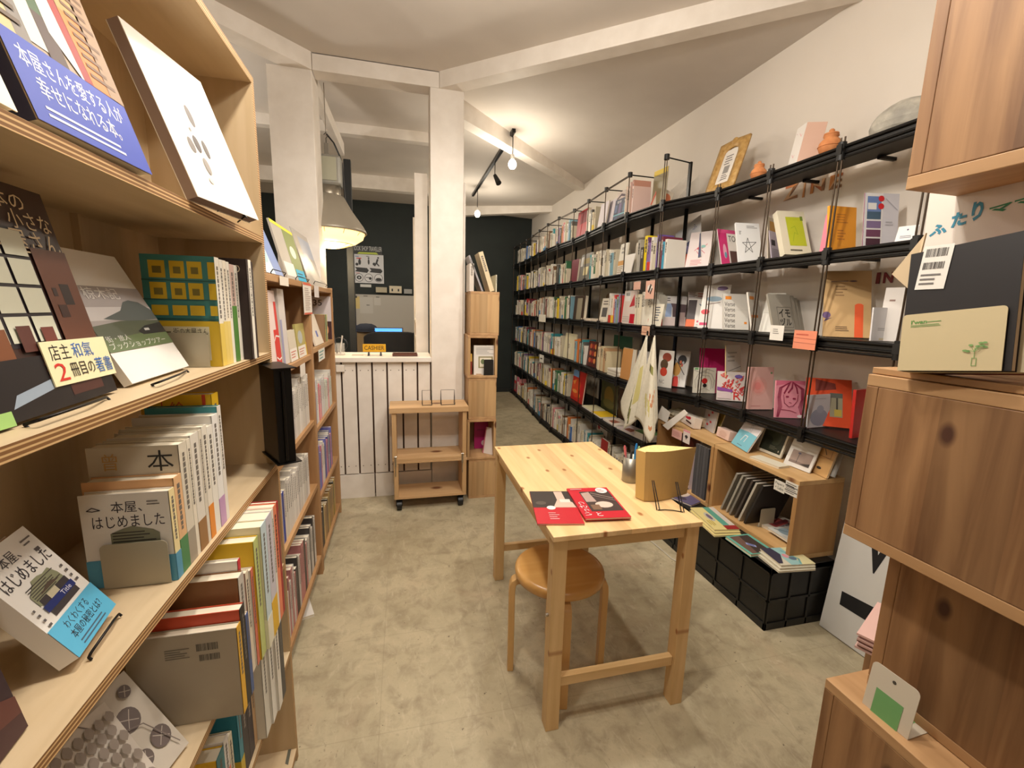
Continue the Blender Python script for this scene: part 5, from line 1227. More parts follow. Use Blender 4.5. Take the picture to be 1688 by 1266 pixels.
shelf_row(2, 3.40, 3.20, .18, .24, 8, (.016, .03), where='right of the white picture booklet on the third shelf', pal=[(150, 156, 190), (226, 220, 210), (206, 60, 60), (226, 216, 196), (150, 176, 150)])
CF(2, 3.18, 3.00, .25, 4, 'booklet', 'white booklet with a red flower and red foot on the third shelf', 'booklet', t=.012, cover=(222, 206, 196), decs=[('r', .1, .68, .5, .98, (230, 226, 220)), ('bar', .15, .84, .45, .94, (90, 84, 80)), ('p', [(.5, .5), (.9, .55), (.8, .9)], (196, 60, 66)), ('r', .62, .02, 1, .3, (196, 24, 44)), ('m', .05, .05, .58, .24, 3, (190, 180, 170))])
shelf_row(2, 2.985, 2.80, .20, .245, 9, (.014, .026), where='left of the small patterned card on the third shelf', pal=[(232, 226, 210), (226, 216, 190), (238, 220, 130), (206, 196, 180), (170, 160, 150)])
CF(2, 2.785, 2.66, .15, 8, 'card', 'white card with dark patterned writing on the third shelf', 'card', xo=.012, t=.004, cover=(230, 224, 206), decs=[('m', .42, .2, .85, .9, 6, (96, 100, 110))])
# fourth level
CF(3, 4.58, 4.28, .27, 6, 'booklet', 'large cream leaflet with faint lines on the fourth shelf', 'booklet', t=.012, cover=(220, 212, 180), decs=[('r', .3, .2, .7, .62, (226, 218, 194)), ('m', .36, .4, .6, .6, 3, (140, 130, 110))])
shelf_row(3, 4.24, 3.92, .18, .24, 12, where='right of the cream leaflet on the fourth shelf')
CF(3, 3.90, 3.66, .235, 5, 'book', 'dark red patterned book facing out on the fourth shelf', 'book', t=.02, cover=(80, 34, 28), decs=[('o', .3 + .25 * (k % 3), .25 + .28 * (k // 3), .12, .1, [(190, 90, 50), (150, 40, 34), (206, 130, 70)][k % 3]) for k in range(9)])
CF(3, 3.62, 3.26, .31, 0, 'book', 'tall green book behind the cream ones on the fourth shelf', 'book', xo=.188, t=.006, cover=(30, 84, 58), spine=(200, 210, 196))
shelf_row(3, 3.62, 3.40, .17, .22, 13, (.02, .03), where='in front of the tall green book', pal=[(226, 214, 180), (212, 196, 160), (190, 150, 110)])
CF(3, 3.38, 3.18, .22, 1, 'booklet', 'cream booklet with a row of dots beside the green book', 'booklet', xo=.175, t=.02, cover=(206, 196, 172), decs=[('l', [(.5, .95), (.95, .1)], .02, (90, 80, 66))] + [('c', .08, .15 + .14 * k, .03, (50, 46, 40)) for k in range(6)])
n_, t_ = curve_n(3.2)
for i in range(5):
    p = V((curve_at(3.36), 3.36 - .01 * (i % 2), LEV[3] + .0005 + i * .011)) - n_ * .012
    tag(MB().box((0, 0, 0), (.20 + .012 * (i % 3), .15, .0105), mat([(222, 214, 196), (206, 198, 180), (226, 220, 206), (196, 186, 168), (228, 222, 210)][i], .7)).build('booklet', None, fr(-t_, -n_, V((0, 0, 1)), p) @ T3(.035, 0, 0)), 'flat booklet, %s from the bottom of the pile on the fourth shelf' % nth(i), 'booklet', 'piled booklets on the fourth shelf')
CF(3, 3.10, 2.97, .235, 4, 'book', 'pale-edged tan board book beside the towel pack', 'book', t=.035, cover=(196, 140, 80), spine=(232, 220, 200), xo=.02)
CF(3, 3.04, 2.86, .225, 4, 'booklet', 'white booklet with a blue figure behind the towel pack', 'booklet', xo=.12, t=.008, cover=(222, 218, 214), decs=[('r', .2, .5, .45, .8, (110, 140, 190)), ('l', [(.3, .95), (.7, .6)], .03, (120, 116, 112))])
CF(3, 2.97, 2.78, .19, 12, 'towel_pack', 'folded brown and blue-striped towel pack with a white label', 'pack', t=.03, cover=(84, 44, 40), decs=[('r', 0, .8, 1, 1, (206, 202, 206)), ('r', 0, .73, 1, .78, (56, 96, 170)), ('r', 0, .68, 1, .73, (226, 222, 220)), ('r', 0, .17, 1, .22, (56, 96, 170)), ('r', 0, .22, 1, .26, (226, 222, 220)), ('r', 0, 0, 1, .17, (196, 200, 206)), ('r', .25, .3, .75, .6, (236, 226, 206)), ('m', .32, .35, .68, .55, 3, (190, 170, 120))])
# fifth level
CF(4, 4.32, 3.96, .31, 6, 'record_sleeve', 'large red and blue picture sleeve on the fifth shelf', 'record sleeve', t=.012, cover=(186, 40, 30), decs=[('r', 0, .78, .46, 1, (110, 150, 200)), ('o', .4, .42, .36, .32, (206, 70, 30)), ('p', [(.04, .6), (.34, .7), (.2, .5)], (220, 140, 60)), ('p', [(.6, .2), (.8, .8), (.95, .2)], (200, 30, 40)), ('o', .7, .22, .08, .06, (226, 140, 50)), ('o', .3, .3, .2, .06, (226, 150, 70))])
CF(4, 3.86, 3.50, .28, 0, 'book', 'dark green and olive picture book on the fifth shelf', 'book', xo=.2, t=.008, cover=(64, 66, 32), decs=[('o', .5, .5, .3, .34, (120, 96, 30)), ('o', .5, .25, .34, .16, (96, 90, 40))])
CF(4, 3.46, 3.14, .26, 0, 'book', 'dark brown picture book on the fifth shelf', 'book', xo=.2, t=.008, cover=(70, 44, 30), decs=[('o', .5, .5, .3, .3, (90, 60, 40))])
for i, (u, vv, col, lb, lv) in enumerate([(3.90, .23, (214, 206, 170), 'flat cream magazine lying under the red picture sleeve', 0), (3.64, .22, (226, 186, 40), 'flat yellow booklet lying on the fifth shelf edge', 0), (3.37, .24, (220, 206, 190), 'flat magazine with a brown figure on the fifth shelf edge', 0), (3.10, .24, (222, 206, 206), 'flat pale pink magazine under the towels', 0), (2.86, .16, (120, 160, 100), 'flat green-covered booklet pile under the towels', 1)]):
    n, tn = curve_n(u - .1); p = V((curve_at(u), u, LEV[4] + .0005)) - n * (.0)
    M = fr(-tn, -n, V((0, 0, 1)), p)
    hh = .012 if not lv else .05
    mb = MB().box((0, .022, 0), (vv, .17, hh), mat((226, 218, 206), .7)); mb.box((0, .022, hh), (vv, .17, hh + .001), mat(col, .5))
    if i in (2, 3): mb.poly([(vv * .3, .04, hh + .0013), (vv * .7, .04, hh + .0013), (vv * .6, .12, hh + .0013), (vv * .25, .1, hh + .0013)], mat((150, 90, 70), .5))
    tag(mb.build('magazine', None, M), lb, 'magazine', 'flat magazines on the fifth shelf')
# lowest level
shelf_row(5, 4.17, 3.96, .18, .27, 15, (.02, .04), where='left of the red-circled magazine on the lowest shelf')
CF(5, 3.92, 3.66, .31, 0, 'magazine', 'white magazine with two red circles on the lowest shelf', 'magazine', xo=.196, t=.006, cover=(206, 196, 184), decs=[('c', .22, .82, .11, (176, 30, 36)), ('c', .16, .58, .09, (176, 36, 40)), ('c', .5, .7, .05, (60, 56, 54)), ('c', .8, .9, .06, (150, 40, 40))])
shelf_row(5, 3.90, 3.44, .18, .24, 16, (.016, .035), where='before the red-circled magazine on the lowest shelf')
CF(5, 3.44, 3.30, .27, 2, 'folder', 'dark red folder standing on the lowest shelf', 'folder', t=.02, cover=(156, 16, 22))
shelf_row(5, 3.27, 2.80, .20, .27, 17, (.016, .035), where='right of the dark red folder on the lowest shelf')
# hanging tea towels
def towel(apex, pts_bottom, depth, folds, seed, name, label, motif):
    # narrow pleats at the clip, opening to a wide hem; folds run down the cloth
    nu, nv = 40, 26; rr = random.Random(seed); ph = rr.uniform(0, 6)
    mb = MB(); vs = []; fs = []
    A = V(apex)
    for j in range(nv + 1):
        v = j / nv
        for i in range(nu + 1):
            u = i / nu; k = u * (len(pts_bottom) - 1); a = min(int(k), len(pts_bottom) - 2)
            B = V(pts_bottom[a]).lerp(V(pts_bottom[a + 1]), k - a)
            w0 = V((0, .012 * (0.5 - u), 0))
            p = (A + w0).lerp(B, v ** .92)
            am = depth * (.25 + .9 * v)
            p += V((-1, -.2, 0)) * (am * math.sin(u * math.pi * 2 * folds + ph) + am * .3 * math.sin(u * 9 + v * 4))
            vs.append(p)
    faces = {}
    for j in range(nv):
        for i in range(nu):
            f = (j * (nu + 1) + i, j * (nu + 1) + i + 1, (j + 1) * (nu + 1) + i + 1, (j + 1) * (nu + 1) + i)
            m = motif((i + .5) / nu, (j + .5) / nv); faces.setdefault(m, []).append(f)
    o0 = 0; mb.v = vs
    for m, fl in faces.items():
        for f in fl: mb.f.append(list(f)); mb.mi.append(mb._mi(m)); mb.sm.append(True)
    t = thing(name, label, 'towel', V(apex), 'tea towels hanging on the shelf')
    mb.v = [V(p) - V(apex) for p in mb.v]
    o = mb.build('cloth', t); s = o.modifiers.new('thick', 'SOLIDIFY'); s.thickness = .0015
    MB().tube([(0, 0, -.012), (0, 0, .03)], .006, BLACK, 8).build('clip', t)
LIN = noisy('linen_cloth', (222, 216, 196), (232, 226, 208), nscale=60, rough=.9)
lf1, lf2, lf3 = mat((140, 140, 80), .9), mat((206, 196, 130), .9), mat((206, 140, 96), .9); gr_, dk_ = mat((96, 90, 60), .9), mat((86, 84, 50), .9)
def mot1(u, v):
    if v > .45 and abs(u - (.42 + .25 * (v - .45))) < .05 * (1 - abs(v - .68) * 3): return dk_ if u < .42 + .25 * (v - .45) else lf1
    if abs(u - .62) < .06 and .3 < v < .75: return lf2
    return LIN
def mot2(u, v):
    if abs(u - .35) < .14 and .26 < v < .36: return gr_ if u < .35 else lf1
    if abs(u - .6) < .2 and .52 < v < .66 and math.sin(u * 40 + v * 30) > -.2: return lf3
    if abs(u - .3) < .15 and .60 < v < .8 and math.sin(u * 30 - v * 25) > 0: return lf2
    if abs(u - .5) < .04 and .86 < v < .9: return lf3
    return LIN
ax = 1.575
A1 = AX(1067, 553, ax); A2 = AX(1079, 553, ax - .01)
towel(A1, [AX(1021, 662, ax + .02), AX(1030, 690, ax), AX(1026, 710, ax - .02), AX(1042, 700, ax), AX(1058, 678, ax), AX(1064, 700, ax + .02)], .014, 2.5, 2, 'tea_towel', 'cream tea towel with a green sprig, left one of two hanging', mot1)
towel(A2, [AX(1044, 688, ax - .03), AX(1062, 705, ax - .03), AX(1070, 730, ax - .04), AX(1081, 712, ax - .04), AX(1083, 692, ax - .02)], .012, 2, 5, 'tea_towel', 'cream tea towel with orange print, right one of two hanging', mot2)
# ------------------------------------------------------------------ on and in the pine boxes
def flat(name, label, cat, z, pbl, pbr, ptl, t=.006, cover=(230, 224, 212), decs=(), group=None, pages=(226, 216, 194), **k):
    # lying face up: three corners seen in the photo at the height of its top
    bl, br, tl = AZ(*pbl, z + t), AZ(*pbr, z + t), AZ(*ptl, z + t)
    bl.z = br.z = z
    ex = (br - bl).normalized(); ey = V((-ex.y, ex.x, 0)); h = (tl - V((bl.x, bl.y, tl.z))).dot(ey)
    return sheet(name, label, cat, bl, br, None, h=abs(h), lean=math.pi / 2, t=t, cover=cover, decs=decs, group=group, pages=pages, **k)
def FZ(name, label, cat, z, pbl, pbr, ptop, which='r', **k):
    return sheet(name, label, cat, AZ(*pbl, z), AZ(*pbr, z), ptop, which, auto=20, most=27, **k)
z = BOXTOP
GB = 'cards and booklets on the pine boxes'
FZ('booklet', 'white and sky-blue booklet titled YU. leaning on the pine box', 'booklet', z, (1205, 731), (1231, 747), (1270, 689), 'r', t=.008, lean=math.radians(27.6), h=.2, cover=(226, 220, 222), group=GB, decs=[('r', 0, 0, 1, .46, (124, 190, 208)), ('p', [(0, .46), (1, .46), (1, .48), (.5, .5), (0, .47)], (124, 190, 208)), ('t', 'YU.', .40, .80, .66, .90, (50, 46, 50)), ('l', [(.45, .72), (.5, .56), (.62, .5), (.56, .7), (.45, .72)], .012, (180, 176, 180)), ('l', [(.36, .2), (.44, .38), (.6, .38), (.56, .2)], .03, (226, 226, 228)), ('m', .3, .05, .6, .1, 1, (90, 130, 150))])
M = FZ('art_print', 'dark green night print with a cream border on the pine box', 'print', z, (1247, 741), (1286, 757), (1308, 703), 'r', t=.008, cover=(228, 222, 204), group=GB, decs=[('r', .06, .08, .93, .95, (40, 46, 34)), ('o', .45, .65, .3, .2, (54, 62, 44)), ('o', .6, .5, .2, .2, (60, 68, 50)), ('o', .3, .4, .2, .14, (34, 40, 30)), ('m', .45, .16, .8, .28, 3, (110, 110, 90)), ('o', .84, .16, .02, .03, (206, 196, 170))])
flat('print_pack', 'cream edged pack of prints lying before the dark green print', 'prints', z, (1236, 752), (1284, 770), (1243, 746), t=.010, cover=(224, 216, 196), group=GB)
FZ('booklet', 'white booklet with a photo of a street lamp, right pine box', 'booklet', z, (1291, 764), (1334, 781), (1358, 729), 'r', t=.006, cover=(220, 216, 210), group=GB, decs=[('r', .14, .12, .9, .52, (156, 136, 126)), ('r', .14, .12, .9, .2, (130, 112, 104)), ('l', [(.42, .16), (.42, .44)], .02, (80, 74, 76)), ('o', .42, .45, .06, .03, (90, 84, 100)), ('p', [(.55, .14), (.9, .24), (.9, .13)], (60, 54, 52))])
FZ('booklet', 'tan booklet with small black drawings in a clear sleeve', 'booklet', z, (1326, 772), (1362, 790), (1384, 737), 'r', t=.008, cover=(206, 164, 108), group=GB, decs=[('l', [(.3, .56), (.86, .56), (.86, .90), (.3, .90), (.3, .56)], .012, (96, 74, 54)), ('l', [(.5, .82), (.66, .64)], .03, (70, 56, 46)), ('o', .56, .2, .1, .04, (60, 52, 46))])
p0, p1 = AZ(1372, 786, z + .012), AX(1390, 742, 1.93)
tag(MB(Matrix.Identity(4)).tube([p0, p1], .011, mat((206, 204, 198), .15, 0, .45), 10).build('clear_sleeve_roll'), 'clear plastic sleeve roll leaning beside the tan booklet', 'sleeve', GB)
FZ('booklet', 'grey booklet with red dashes standing on the far pine box', 'booklet', z, (1157, 703), (1175, 715), (1187, 666), 'r', t=.01, cover=(196, 190, 190), group=GB, decs=[('o', .7, .84, .09, .04, (190, 50, 56)), ('o', .4, .74, .09, .04, (190, 50, 56)), ('o', .6, .62, .09, .04, (190, 50, 56)), ('o', .38, .48, .09, .04, (190, 50, 56)), ('o', .62, .30, .09, .04, (190, 50, 56)), ('o', .4, .18, .09, .04, (190, 50, 56))])
FZ('booklet', 'narrow yellow and dark booklet behind the red-dashed one', 'booklet', z, (1172, 706), (1183, 714), (1201, 669), 'r', t=.006, cover=(214, 190, 90), group=GB, decs=[('r', 0, 0, .4, .9, (70, 66, 60)), ('r', .1, .8, .6, .95, (206, 80, 60))])
def boxy(name, label, cat, z, pbl, pbr, h, d, col, decs=(), group=GB):
    bl, br = AZ(*pbl, z), AZ(*pbr, z)
    M, w_, h_, l_ = frame_from(bl, br, None, h=h, lean=.12); M = T3(0, 0, d * math.sin(.12) + .0004) @ M
    t = thing(name, label, cat, M, group)
    MB().box((0, 0, -d), (w_, h, 0), mat(col, .5)).build('box_body', t, bevel=.0012)
    mb = MB(); decals(mb, w_, h, decs or [('r', .05, .05, .95, .95, col)]); mb.build('printed_face', t); return t
boxy('card_box', 'small pale pink card box right of the red-dashed booklet', 'box', z, (1180, 719), (1200, 729), .055, .05, (226, 196, 184), [('o', .5, .5, .3, .3, (214, 180, 166)), ('m', .2, .12, .8, .3, 2, (200, 160, 150))])
boxy('card_box', 'white card box with a red flower drawing', 'box', z, (1122, 696), (1142, 708), .068, .05, (230, 218, 206), [('o', .5, .7, .2, .12, (206, 50, 70)), ('o', .62, .78, .1, .1, (196, 40, 60)), ('l', [(.4, .4), (.8, .32)], .06, (70, 40, 40)), ('m', .2, .1, .8, .24, 2, (200, 180, 170))])
boxy('card_box', 'cream card packs behind the white flower box', 'box', z, (1140, 700), (1156, 706), .06, .06, (222, 206, 180))
# wrapped paper bunch with tags
pc = AZ(1112, 690, z)
t = thing('wrapped_paper_bunch', 'bunch of papers in crinkled clear wrap with a white tag', 'paper pack', pc, GB)
rr = random.Random(21)
mb = MB(); n = 10; vs = []
for q in range(n + 1):
    for r_ in range(n + 1):
        u, v = r_ / n - .5, q / n - .5
        vs.append((u * .12 + .03, -v * .2 - .02, .03 + .045 * (1 - (2 * u) ** 2) * (1 - (1.6 * v) ** 2) + rr.uniform(-.008, .008)))
mb.add(vs, [(q * (n + 1) + r_, (q + 1) * (n + 1) + r_, (q + 1) * (n + 1) + r_ + 1, q * (n + 1) + r_ + 1) for q in range(n) for r_ in range(n)], mat((226, 216, 190), .25)); o = mb.build('paper_wrap', t)
s = o.modifiers.new('thick', 'SOLIDIFY'); s.thickness = .002
MB().box((-.01, -.10, .002), (.07, .06, .02), mat((222, 206, 178), .6)).build('paper_block', t)
a = [V(p_) - pc for p_ in (AX(1083, 688, 1.69), AX(1099, 697, 1.69), AX(1105, 680, 1.70), AX(1091, 669, 1.70))]
o = MB().prism([tuple(q) for q in a], (.0012, 0, 0), mat((228, 222, 214), .6)).build('white_tag', t)
a = [V(p_) - pc for p_ in (AX(1092, 701, 1.685), AX(1101, 709, 1.685), AX(1134, 681, 1.69), AX(1128, 675, 1.69))]
MB().prism([tuple(q) for q in a], (.0012, 0, 0), mat((236, 230, 222), .6)).build('paper_strip', t)
hang('pink patterned label stuck on the far pine box edge', 1.698, [(1107, 719), (1123, 727), (1123, 712)], (226, 176, 166), [('m', .1, .2, .9, .8, 4, (190, 130, 126))], 'price_label', 'labels on the pine boxes')
hang('pink-topped white label with a black figure on the far pine box', 1.697, [(1125, 728), (1136, 733), (1136, 711)], (228, 214, 208), [('r', 0, .86, 1, 1, (226, 150, 160)), ('o', .5, .5, .22, .12, (50, 44, 46)), ('r', .44, .28, .54, .5, (50, 44, 46))], 'price_label', 'labels on the pine boxes')
hang('pale card printed Papers over a dark strip, nearest pine box', 1.698, [(1275, 806), (1292, 817), (1292, 796)], (226, 222, 210), [('t', 'Papers', .12, .55, .9, .85, (60, 56, 50)), ('t', '+ Labo', .12, .2, .9, .48, (60, 56, 50))], 'price_label', 'labels on the pine boxes')
hang('white lined list card beside the Papers card', 1.698, [(1293, 812), (1313, 822), (1313, 799)], (224, 220, 210), [('m', .08, .1, .92, .9, 6, (90, 86, 80)), ('r', 0, .62, 1, .68, (50, 46, 44)), ('r', 0, .28, 1, .34, (50, 46, 44))], 'price_label', 'labels on the pine boxes')
# inside the boxes
zi = .311 + .022 + .0005
for i in range(6):
    c = [(150, 144, 134), (166, 160, 148), (130, 124, 116), (70, 62, 58), (190, 184, 170), (40, 36, 36)][i]
    y = 1.98 - .034 * i
    M = fr(V((0, -1, 0)), V((1, 0, 0)), V((0, 0, 1)), V((1.725 + .006 * (i % 2), y, zi + .0055))) @ Matrix.Rotation(math.radians(20), 4, 'Y')
    cn = ['grey', 'light grey', 'dark grey', 'dark brown', 'pale', 'black'][i]
    tag(spine_mesh(.20, .26, .012, c, (206, 200, 188), None, None).build('magazine', None, M), '%s magazine, %s of those leaning in the nearest pine box' % (cn, nth(i)), 'magazine', 'magazines leaning in the pine box')
flat('magazine', 'white-framed magazine with a red picture lying in the pine box', 'magazine', zi, (1250, 862), (1287, 879), (1277, 846), t=.014, cover=(222, 214, 200), decs=[('r', .1, .2, .6, .8, (150, 60, 62)), ('r', .3, .3, .5, .9, (100, 40, 44)), ('r', .62, .2, .95, .8, (90, 84, 96)), ('m', .66, .3, .9, .7, 3, (170, 166, 170))], group='flat papers in the pine box')
flat('magazine', 'pale blue illustrated leaflet pile lying at the pine box front', 'leaflets', zi + .0145, (1266, 870), (1302, 893), (1288, 860), t=.012, cover=(206, 206, 200), decs=[('o', .4, .5, .3, .3, (150, 170, 180)), ('o', .7, .6, .2, .2, (196, 180, 140)), ('l', [(.1, .2), (.6, .8), (.9, .3)], .04, (110, 124, 134))], group='flat papers in the pine box')
bookend('pale metal bookend holding the leaning magazines', fr(V((1, 0, 0)), V((0, 1, 0)), V((0, 0, 1)), V((1.78, 1.755, zi))), .09, .10, depth=.02, group='bookends in the pine box')
M = fr(V((0, -1, 0)), V((1, 0, 0)), V((0, 0, 1)), V((1.73, 2.36, zi)))
for i in range(4):
    M = fr(V((0, -1, 0)), V((1, 0, 0)), V((0, 0, 1)), V((1.715, 2.34 - .022 * i, zi)))
    mb = spine_mesh(.17, .21, .02, (226, 206, 206), (226, 220, 210), None, None)
    mb.poly([(0, -.0003, 0), (.02, -.0003, 0), (.02, -.0003, .01), (0, -.0003, .01)], mat((50, 46, 48)))
    if i == 0:
        T = fr(V((0, 1, 0)), V((0, 0, 1)), V((-1, 0, 0)), V((0, 0, 0))) if False else None
    for k in range(5):
        zz = .02 + .036 * k; cc = mat((150, 40, 76) if k % 2 else (206, 150, 160))
        if i < 1: mb.poly([(0, -.0004, zz), (.02, -.0004, zz + .012), (.02, -.0004, zz + .03), (0, -.0004, zz + .018)], cc)
        elif k == 0: mb.poly([(0, -.0004, .03), (.02, -.0004, .03), (.02, -.0004, .036), (0, -.0004, .036)], mat((40, 38, 40)))
    tag(mb.build('booklet', None, M), ['red and pink striped booklet in the far pine box', 'white booklet right beside the striped one in the far pine box', 'white booklet two right of the striped one in the far pine box', 'last white booklet before the dark files in the far pine box'][i], 'booklet', 'booklets in the far pine box')
sheet('booklet', 'white booklet with a red check pattern leaning in the far pine box', 'booklet', AZ(1112, 788, zi), AZ(1128, 797, zi), (1146, 766), 'r', t=.006, h=.19, cover=(226, 214, 208), decs=[('p', [(0, .1), (1, .4), (1, .25), (0, 0)], (190, 60, 90)), ('p', [(0, .5), (1, .8), (1, .7), (0, .4)], (206, 110, 130)), ('r', 0, .86, 1, 1, (190, 60, 90))], group='booklets in the far pine box')
for i in range(5):
    M = fr(V((0, -1, 0)), V((1, 0, 0)), V((0, 0, 1)), V((1.708, 2.215 - .024 * i, zi)))
    tag(spine_mesh(.22, .315, .022, [(74, 74, 78), (86, 86, 90)][i % 2], (190, 186, 180), None, None).build('file', None, M), 'tall dark grey file, %s from the white booklets in the far pine box' % nth(i), 'file', 'dark files in the far pine box')
sheet('book', 'dark maroon picture book leaning at the back of the far pine box', 'book', V((1.84, 2.565, zi)), V((1.86, 2.41, zi)), None, h=.29, lean=.1, t=.012, cover=(84, 40, 44), decs=[('o', .5, .6, .3, .25, (120, 60, 60)), ('o', .6, .3, .2, .16, (60, 30, 34))], group='booklets in the far pine box')
# on the crate lids
z = CRTOP
GC = 'picture books lying on the crate lids'
for i in range(3):
    flat('picture_book', ['cream picture book with a red spine end, bottom of the pile of three', 'cream picture book, middle of the pile of three on the crate', 'yellow picture book with a teal strip, topmost of the pile'][i], 'book', z + .0085 * i, (1136 + i, 846 - 4.7 * i), (1178, 883 - 4.9 * i), (1172, 841 - 4 * i), t=.008, cover=(222, 206, 140), group=GC, decs=[] if i < 2 else [('r', 0, .52, .85, .78, (90, 156, 140)), ('r', 0, .78, 1, 1, (206, 196, 186)), ('o', .45, .36, .2, .14, (190, 186, 176)), ('o', .45, .36, .13, .08, (110, 96, 120)), ('m', .6, .06, .9, .3, 3, (176, 150, 60)), ('r', .84, .5, 1, 1, (150, 40, 40))])
flat('picture_book', 'teal-edged brown picture book lying on the crate lid', 'book', z, (1196, 884), (1238, 914), (1222, 872), t=.014, cover=(104, 176, 158), group=GC, decs=[('r', .06, .1, .97, .88, (66, 54, 50)), ('p', [(.06, .1), (.97, .1), (.97, .3), (.06, .5)], (110, 84, 74)), ('p', [(.42, .4), (.62, .62), (.72, .56), (.52, .34)], (150, 160, 206)), ('p', [(.47, .42), (.60, .57), (.66, .54), (.53, .39)], (90, 96, 150))])
for i in range(3):
    flat('picture_book', ['pale picture book, lowest of three at the crate corner', 'pale picture book, second of three at the crate corner', 'blue and cream picture book topmost at the crate corner'][i], 'book', z + .0085 * i, (1249 + 2 * i, 914 - 5 * i), (1284 + 2 * i, 942 - 5 * i), (1289, 898 - 4.4 * i), t=.008, cover=(206, 200, 180), group=GC, decs=[] if i < 2 else [('r', 0, .3, 1, .62, (150, 190, 190)), ('r', 0, .62, 1, 1, (214, 206, 160)), ('p', [(0, .3), (.4, .36), (.9, .12), (.9, 0), (0, 0)], (60, 56, 74)), ('o', .5, .44, .12, .08, (206, 140, 150)), ('o', .66, .56, .1, .1, (90, 110, 130)), ('l', [(.2, .5), (.7, .7), (.95, .6)], .06, (110, 170, 170))])
flat('picture_book', 'violet-blue picture book with a cream figure, far crate', 'book', z, (1113, 822), (1140, 833), (1136, 806), t=.01, cover=(96, 88, 122), group=GC, fw=.2, decs=[('o', .35, .5, .22, .3, (206, 190, 176)), ('m', .6, .7, .9, .8, 1, (206, 200, 210)), ('o', .5, .2, .2, .1, (60, 52, 70))])
# white poster board with bold letters, and the pink leaflets in front of it
bl = AZ(1350, 1031, .001); br = V((1.885, 1.02, .001))
M, w_, h_, ln = frame_from(bl, br, (1416, 765), 'l'); M = T3(0, 0, .004) @ M
t = thing('poster_board', 'large white board with a bold black W leaning on the wall', 'board', M)
MB().box((0, 0, -.012), (w_, h_, 0), mat((206, 204, 198), .6)).build('panel', t)
def inv(u, v): return on_sheet(M, (u, v))
q = [inv(*p_) for p_ in ((1384, 996), (1388, 974), (1446, 1004), (1450, 1037))]
bw = mat((22, 22, 24), .6)
mb = MB(); mb.poly([(p_.x, p_.y, .0006) for p_ in (q[0], q[3], q[2], q[1])], bw); mb.build('black_bar', t)
a, b_ = inv(1411, 930), inv(1411, 866)
m2 = MB().text('W', a.x, a.y, a.x + .26, b_.y + .1, bw, .0006, False); m2.build('letter', t)
# ------------------------------------------------------------------ on the desk
z = .722 + .0003
flat('brochure', 'red brochure pile with a dark photo on its upper half', 'brochure', z, (886, 863.5), (964, 863), (874, 810), t=.006, cover=(188, 26, 40), group='red brochures on the desk', decs=[('r', 0, .46, 1, 1, (54, 44, 40)), ('p', [(.46, .46), (.98, .46), (.94, .62), (.8, .7), (.78, .98), (.58, .98), (.6, .7)], (206, 176, 160)), ('r', .66, .62, .9, .72, (226, 206, 196)), ('o', .2, .6, .12, .06, (84, 74, 66)), ('o', .4, .45, .1, .06, (230, 226, 220)), ('m', .3, .1, .56, .32, 4, (226, 150, 150))])
flat('brochure', 'red brochure pile with a framed photo and white badge', 'brochure', z + .0068, (965, 855), (1041, 852), (942, 805), t=.007, cover=(192, 28, 44), group='red brochures on the desk', decs=[('r', .24, .20, .96, .86, (66, 50, 46)), ('p', [(.26, .5), (.5, .5), (.46, .84), (.26, .8)], (176, 150, 140)), ('o', .62, .4, .2, .1, (214, 190, 176)), ('l', [(.5, .8), (.94, .6)], .02, (170, 150, 140)), ('l', [(.5, .72), (.94, .52)], .02, (150, 130, 120)), ('r', .3, .24, .5, .4, (120, 90, 70)), ('o', .80, .88, .14, .10, (232, 226, 222)), ('m', .70, .82, .90, .94, 2, (190, 120, 120)), ('t', 'いっさつ', .03, .08, .2, .5, (236, 226, 224), True, math.pi / 2), ('t', 'と', .3, .05, .42, .16, (236, 226, 224)), ('m', .06, .92, .4, .96, 1, (226, 190, 190))])
pc = AZ(1038.5, 792, z)
t = thing('pen_cup', 'brushed steel pen cup near the back of the desk', 'cup', pc)
MB().lathe([(0, .0), (.0345, 0), (.035, .002), (.035, .105), (.0335, .105), (.0335, .003), (0, .003)], STEEL, 32).build('cup', t)
def pen(name, lab, a, b, cols):
    root = thing(name, lab, 'pen', pc + V(a), 'pens in the steel cup')
    A, B = V((0, 0, 0)), V(b) - V(a)
    MB().tube([A, B * .7], .0045, mat(cols[0], .35), 10).build('barrel', root)
    MB().tube([B * .7, B * .93, B], .0052, mat(cols[1], .3), 10, radii=[.0052, .0052, .003]).build('cap', root)
pen('pen', 'pink pen standing at the left in the steel cup', (-.004, .012, .006), (-.026, .018, .148), [(226, 150, 150), (214, 110, 116)])
pen('pen', 'bright blue pen in the middle of the steel cup', (.0, -.016, .006), (.010, -.014, .165), [(60, 150, 206), (40, 130, 200)])
pen('pen', 'green pen leaning right in the steel cup', (.006, -.004, .006), (.028, -.006, .15), [(130, 180, 120), (150, 190, 140)])
pen('pen', 'thin dark pen at the rear of the steel cup', (.006, .018, .006), (.012, .0255, .12), [(60, 56, 52), (60, 56, 52)])
# fanned open book on a wire easel, seen from behind
e0 = AZ(1056, 827, z); e1 = AZ(1122, 832, z)
bx = (e1 - e0); bx.z = 0; bw_ = bx.length; bx.normalize(); by = V((-bx.y, bx.x, 0))
M = fr(bx, by, V((0, 0, 1)), e0)
t = thing('open_book', 'manila-coloured book fanned open on a wire easel on the desk', 'book', M)
MAN = mat((176, 142, 84), .6); PAG = noisy('page_edges', (214, 190, 120), (236, 218, 156), scale=(90, 90, 1), nscale=3, rough=.8)
hb = .185
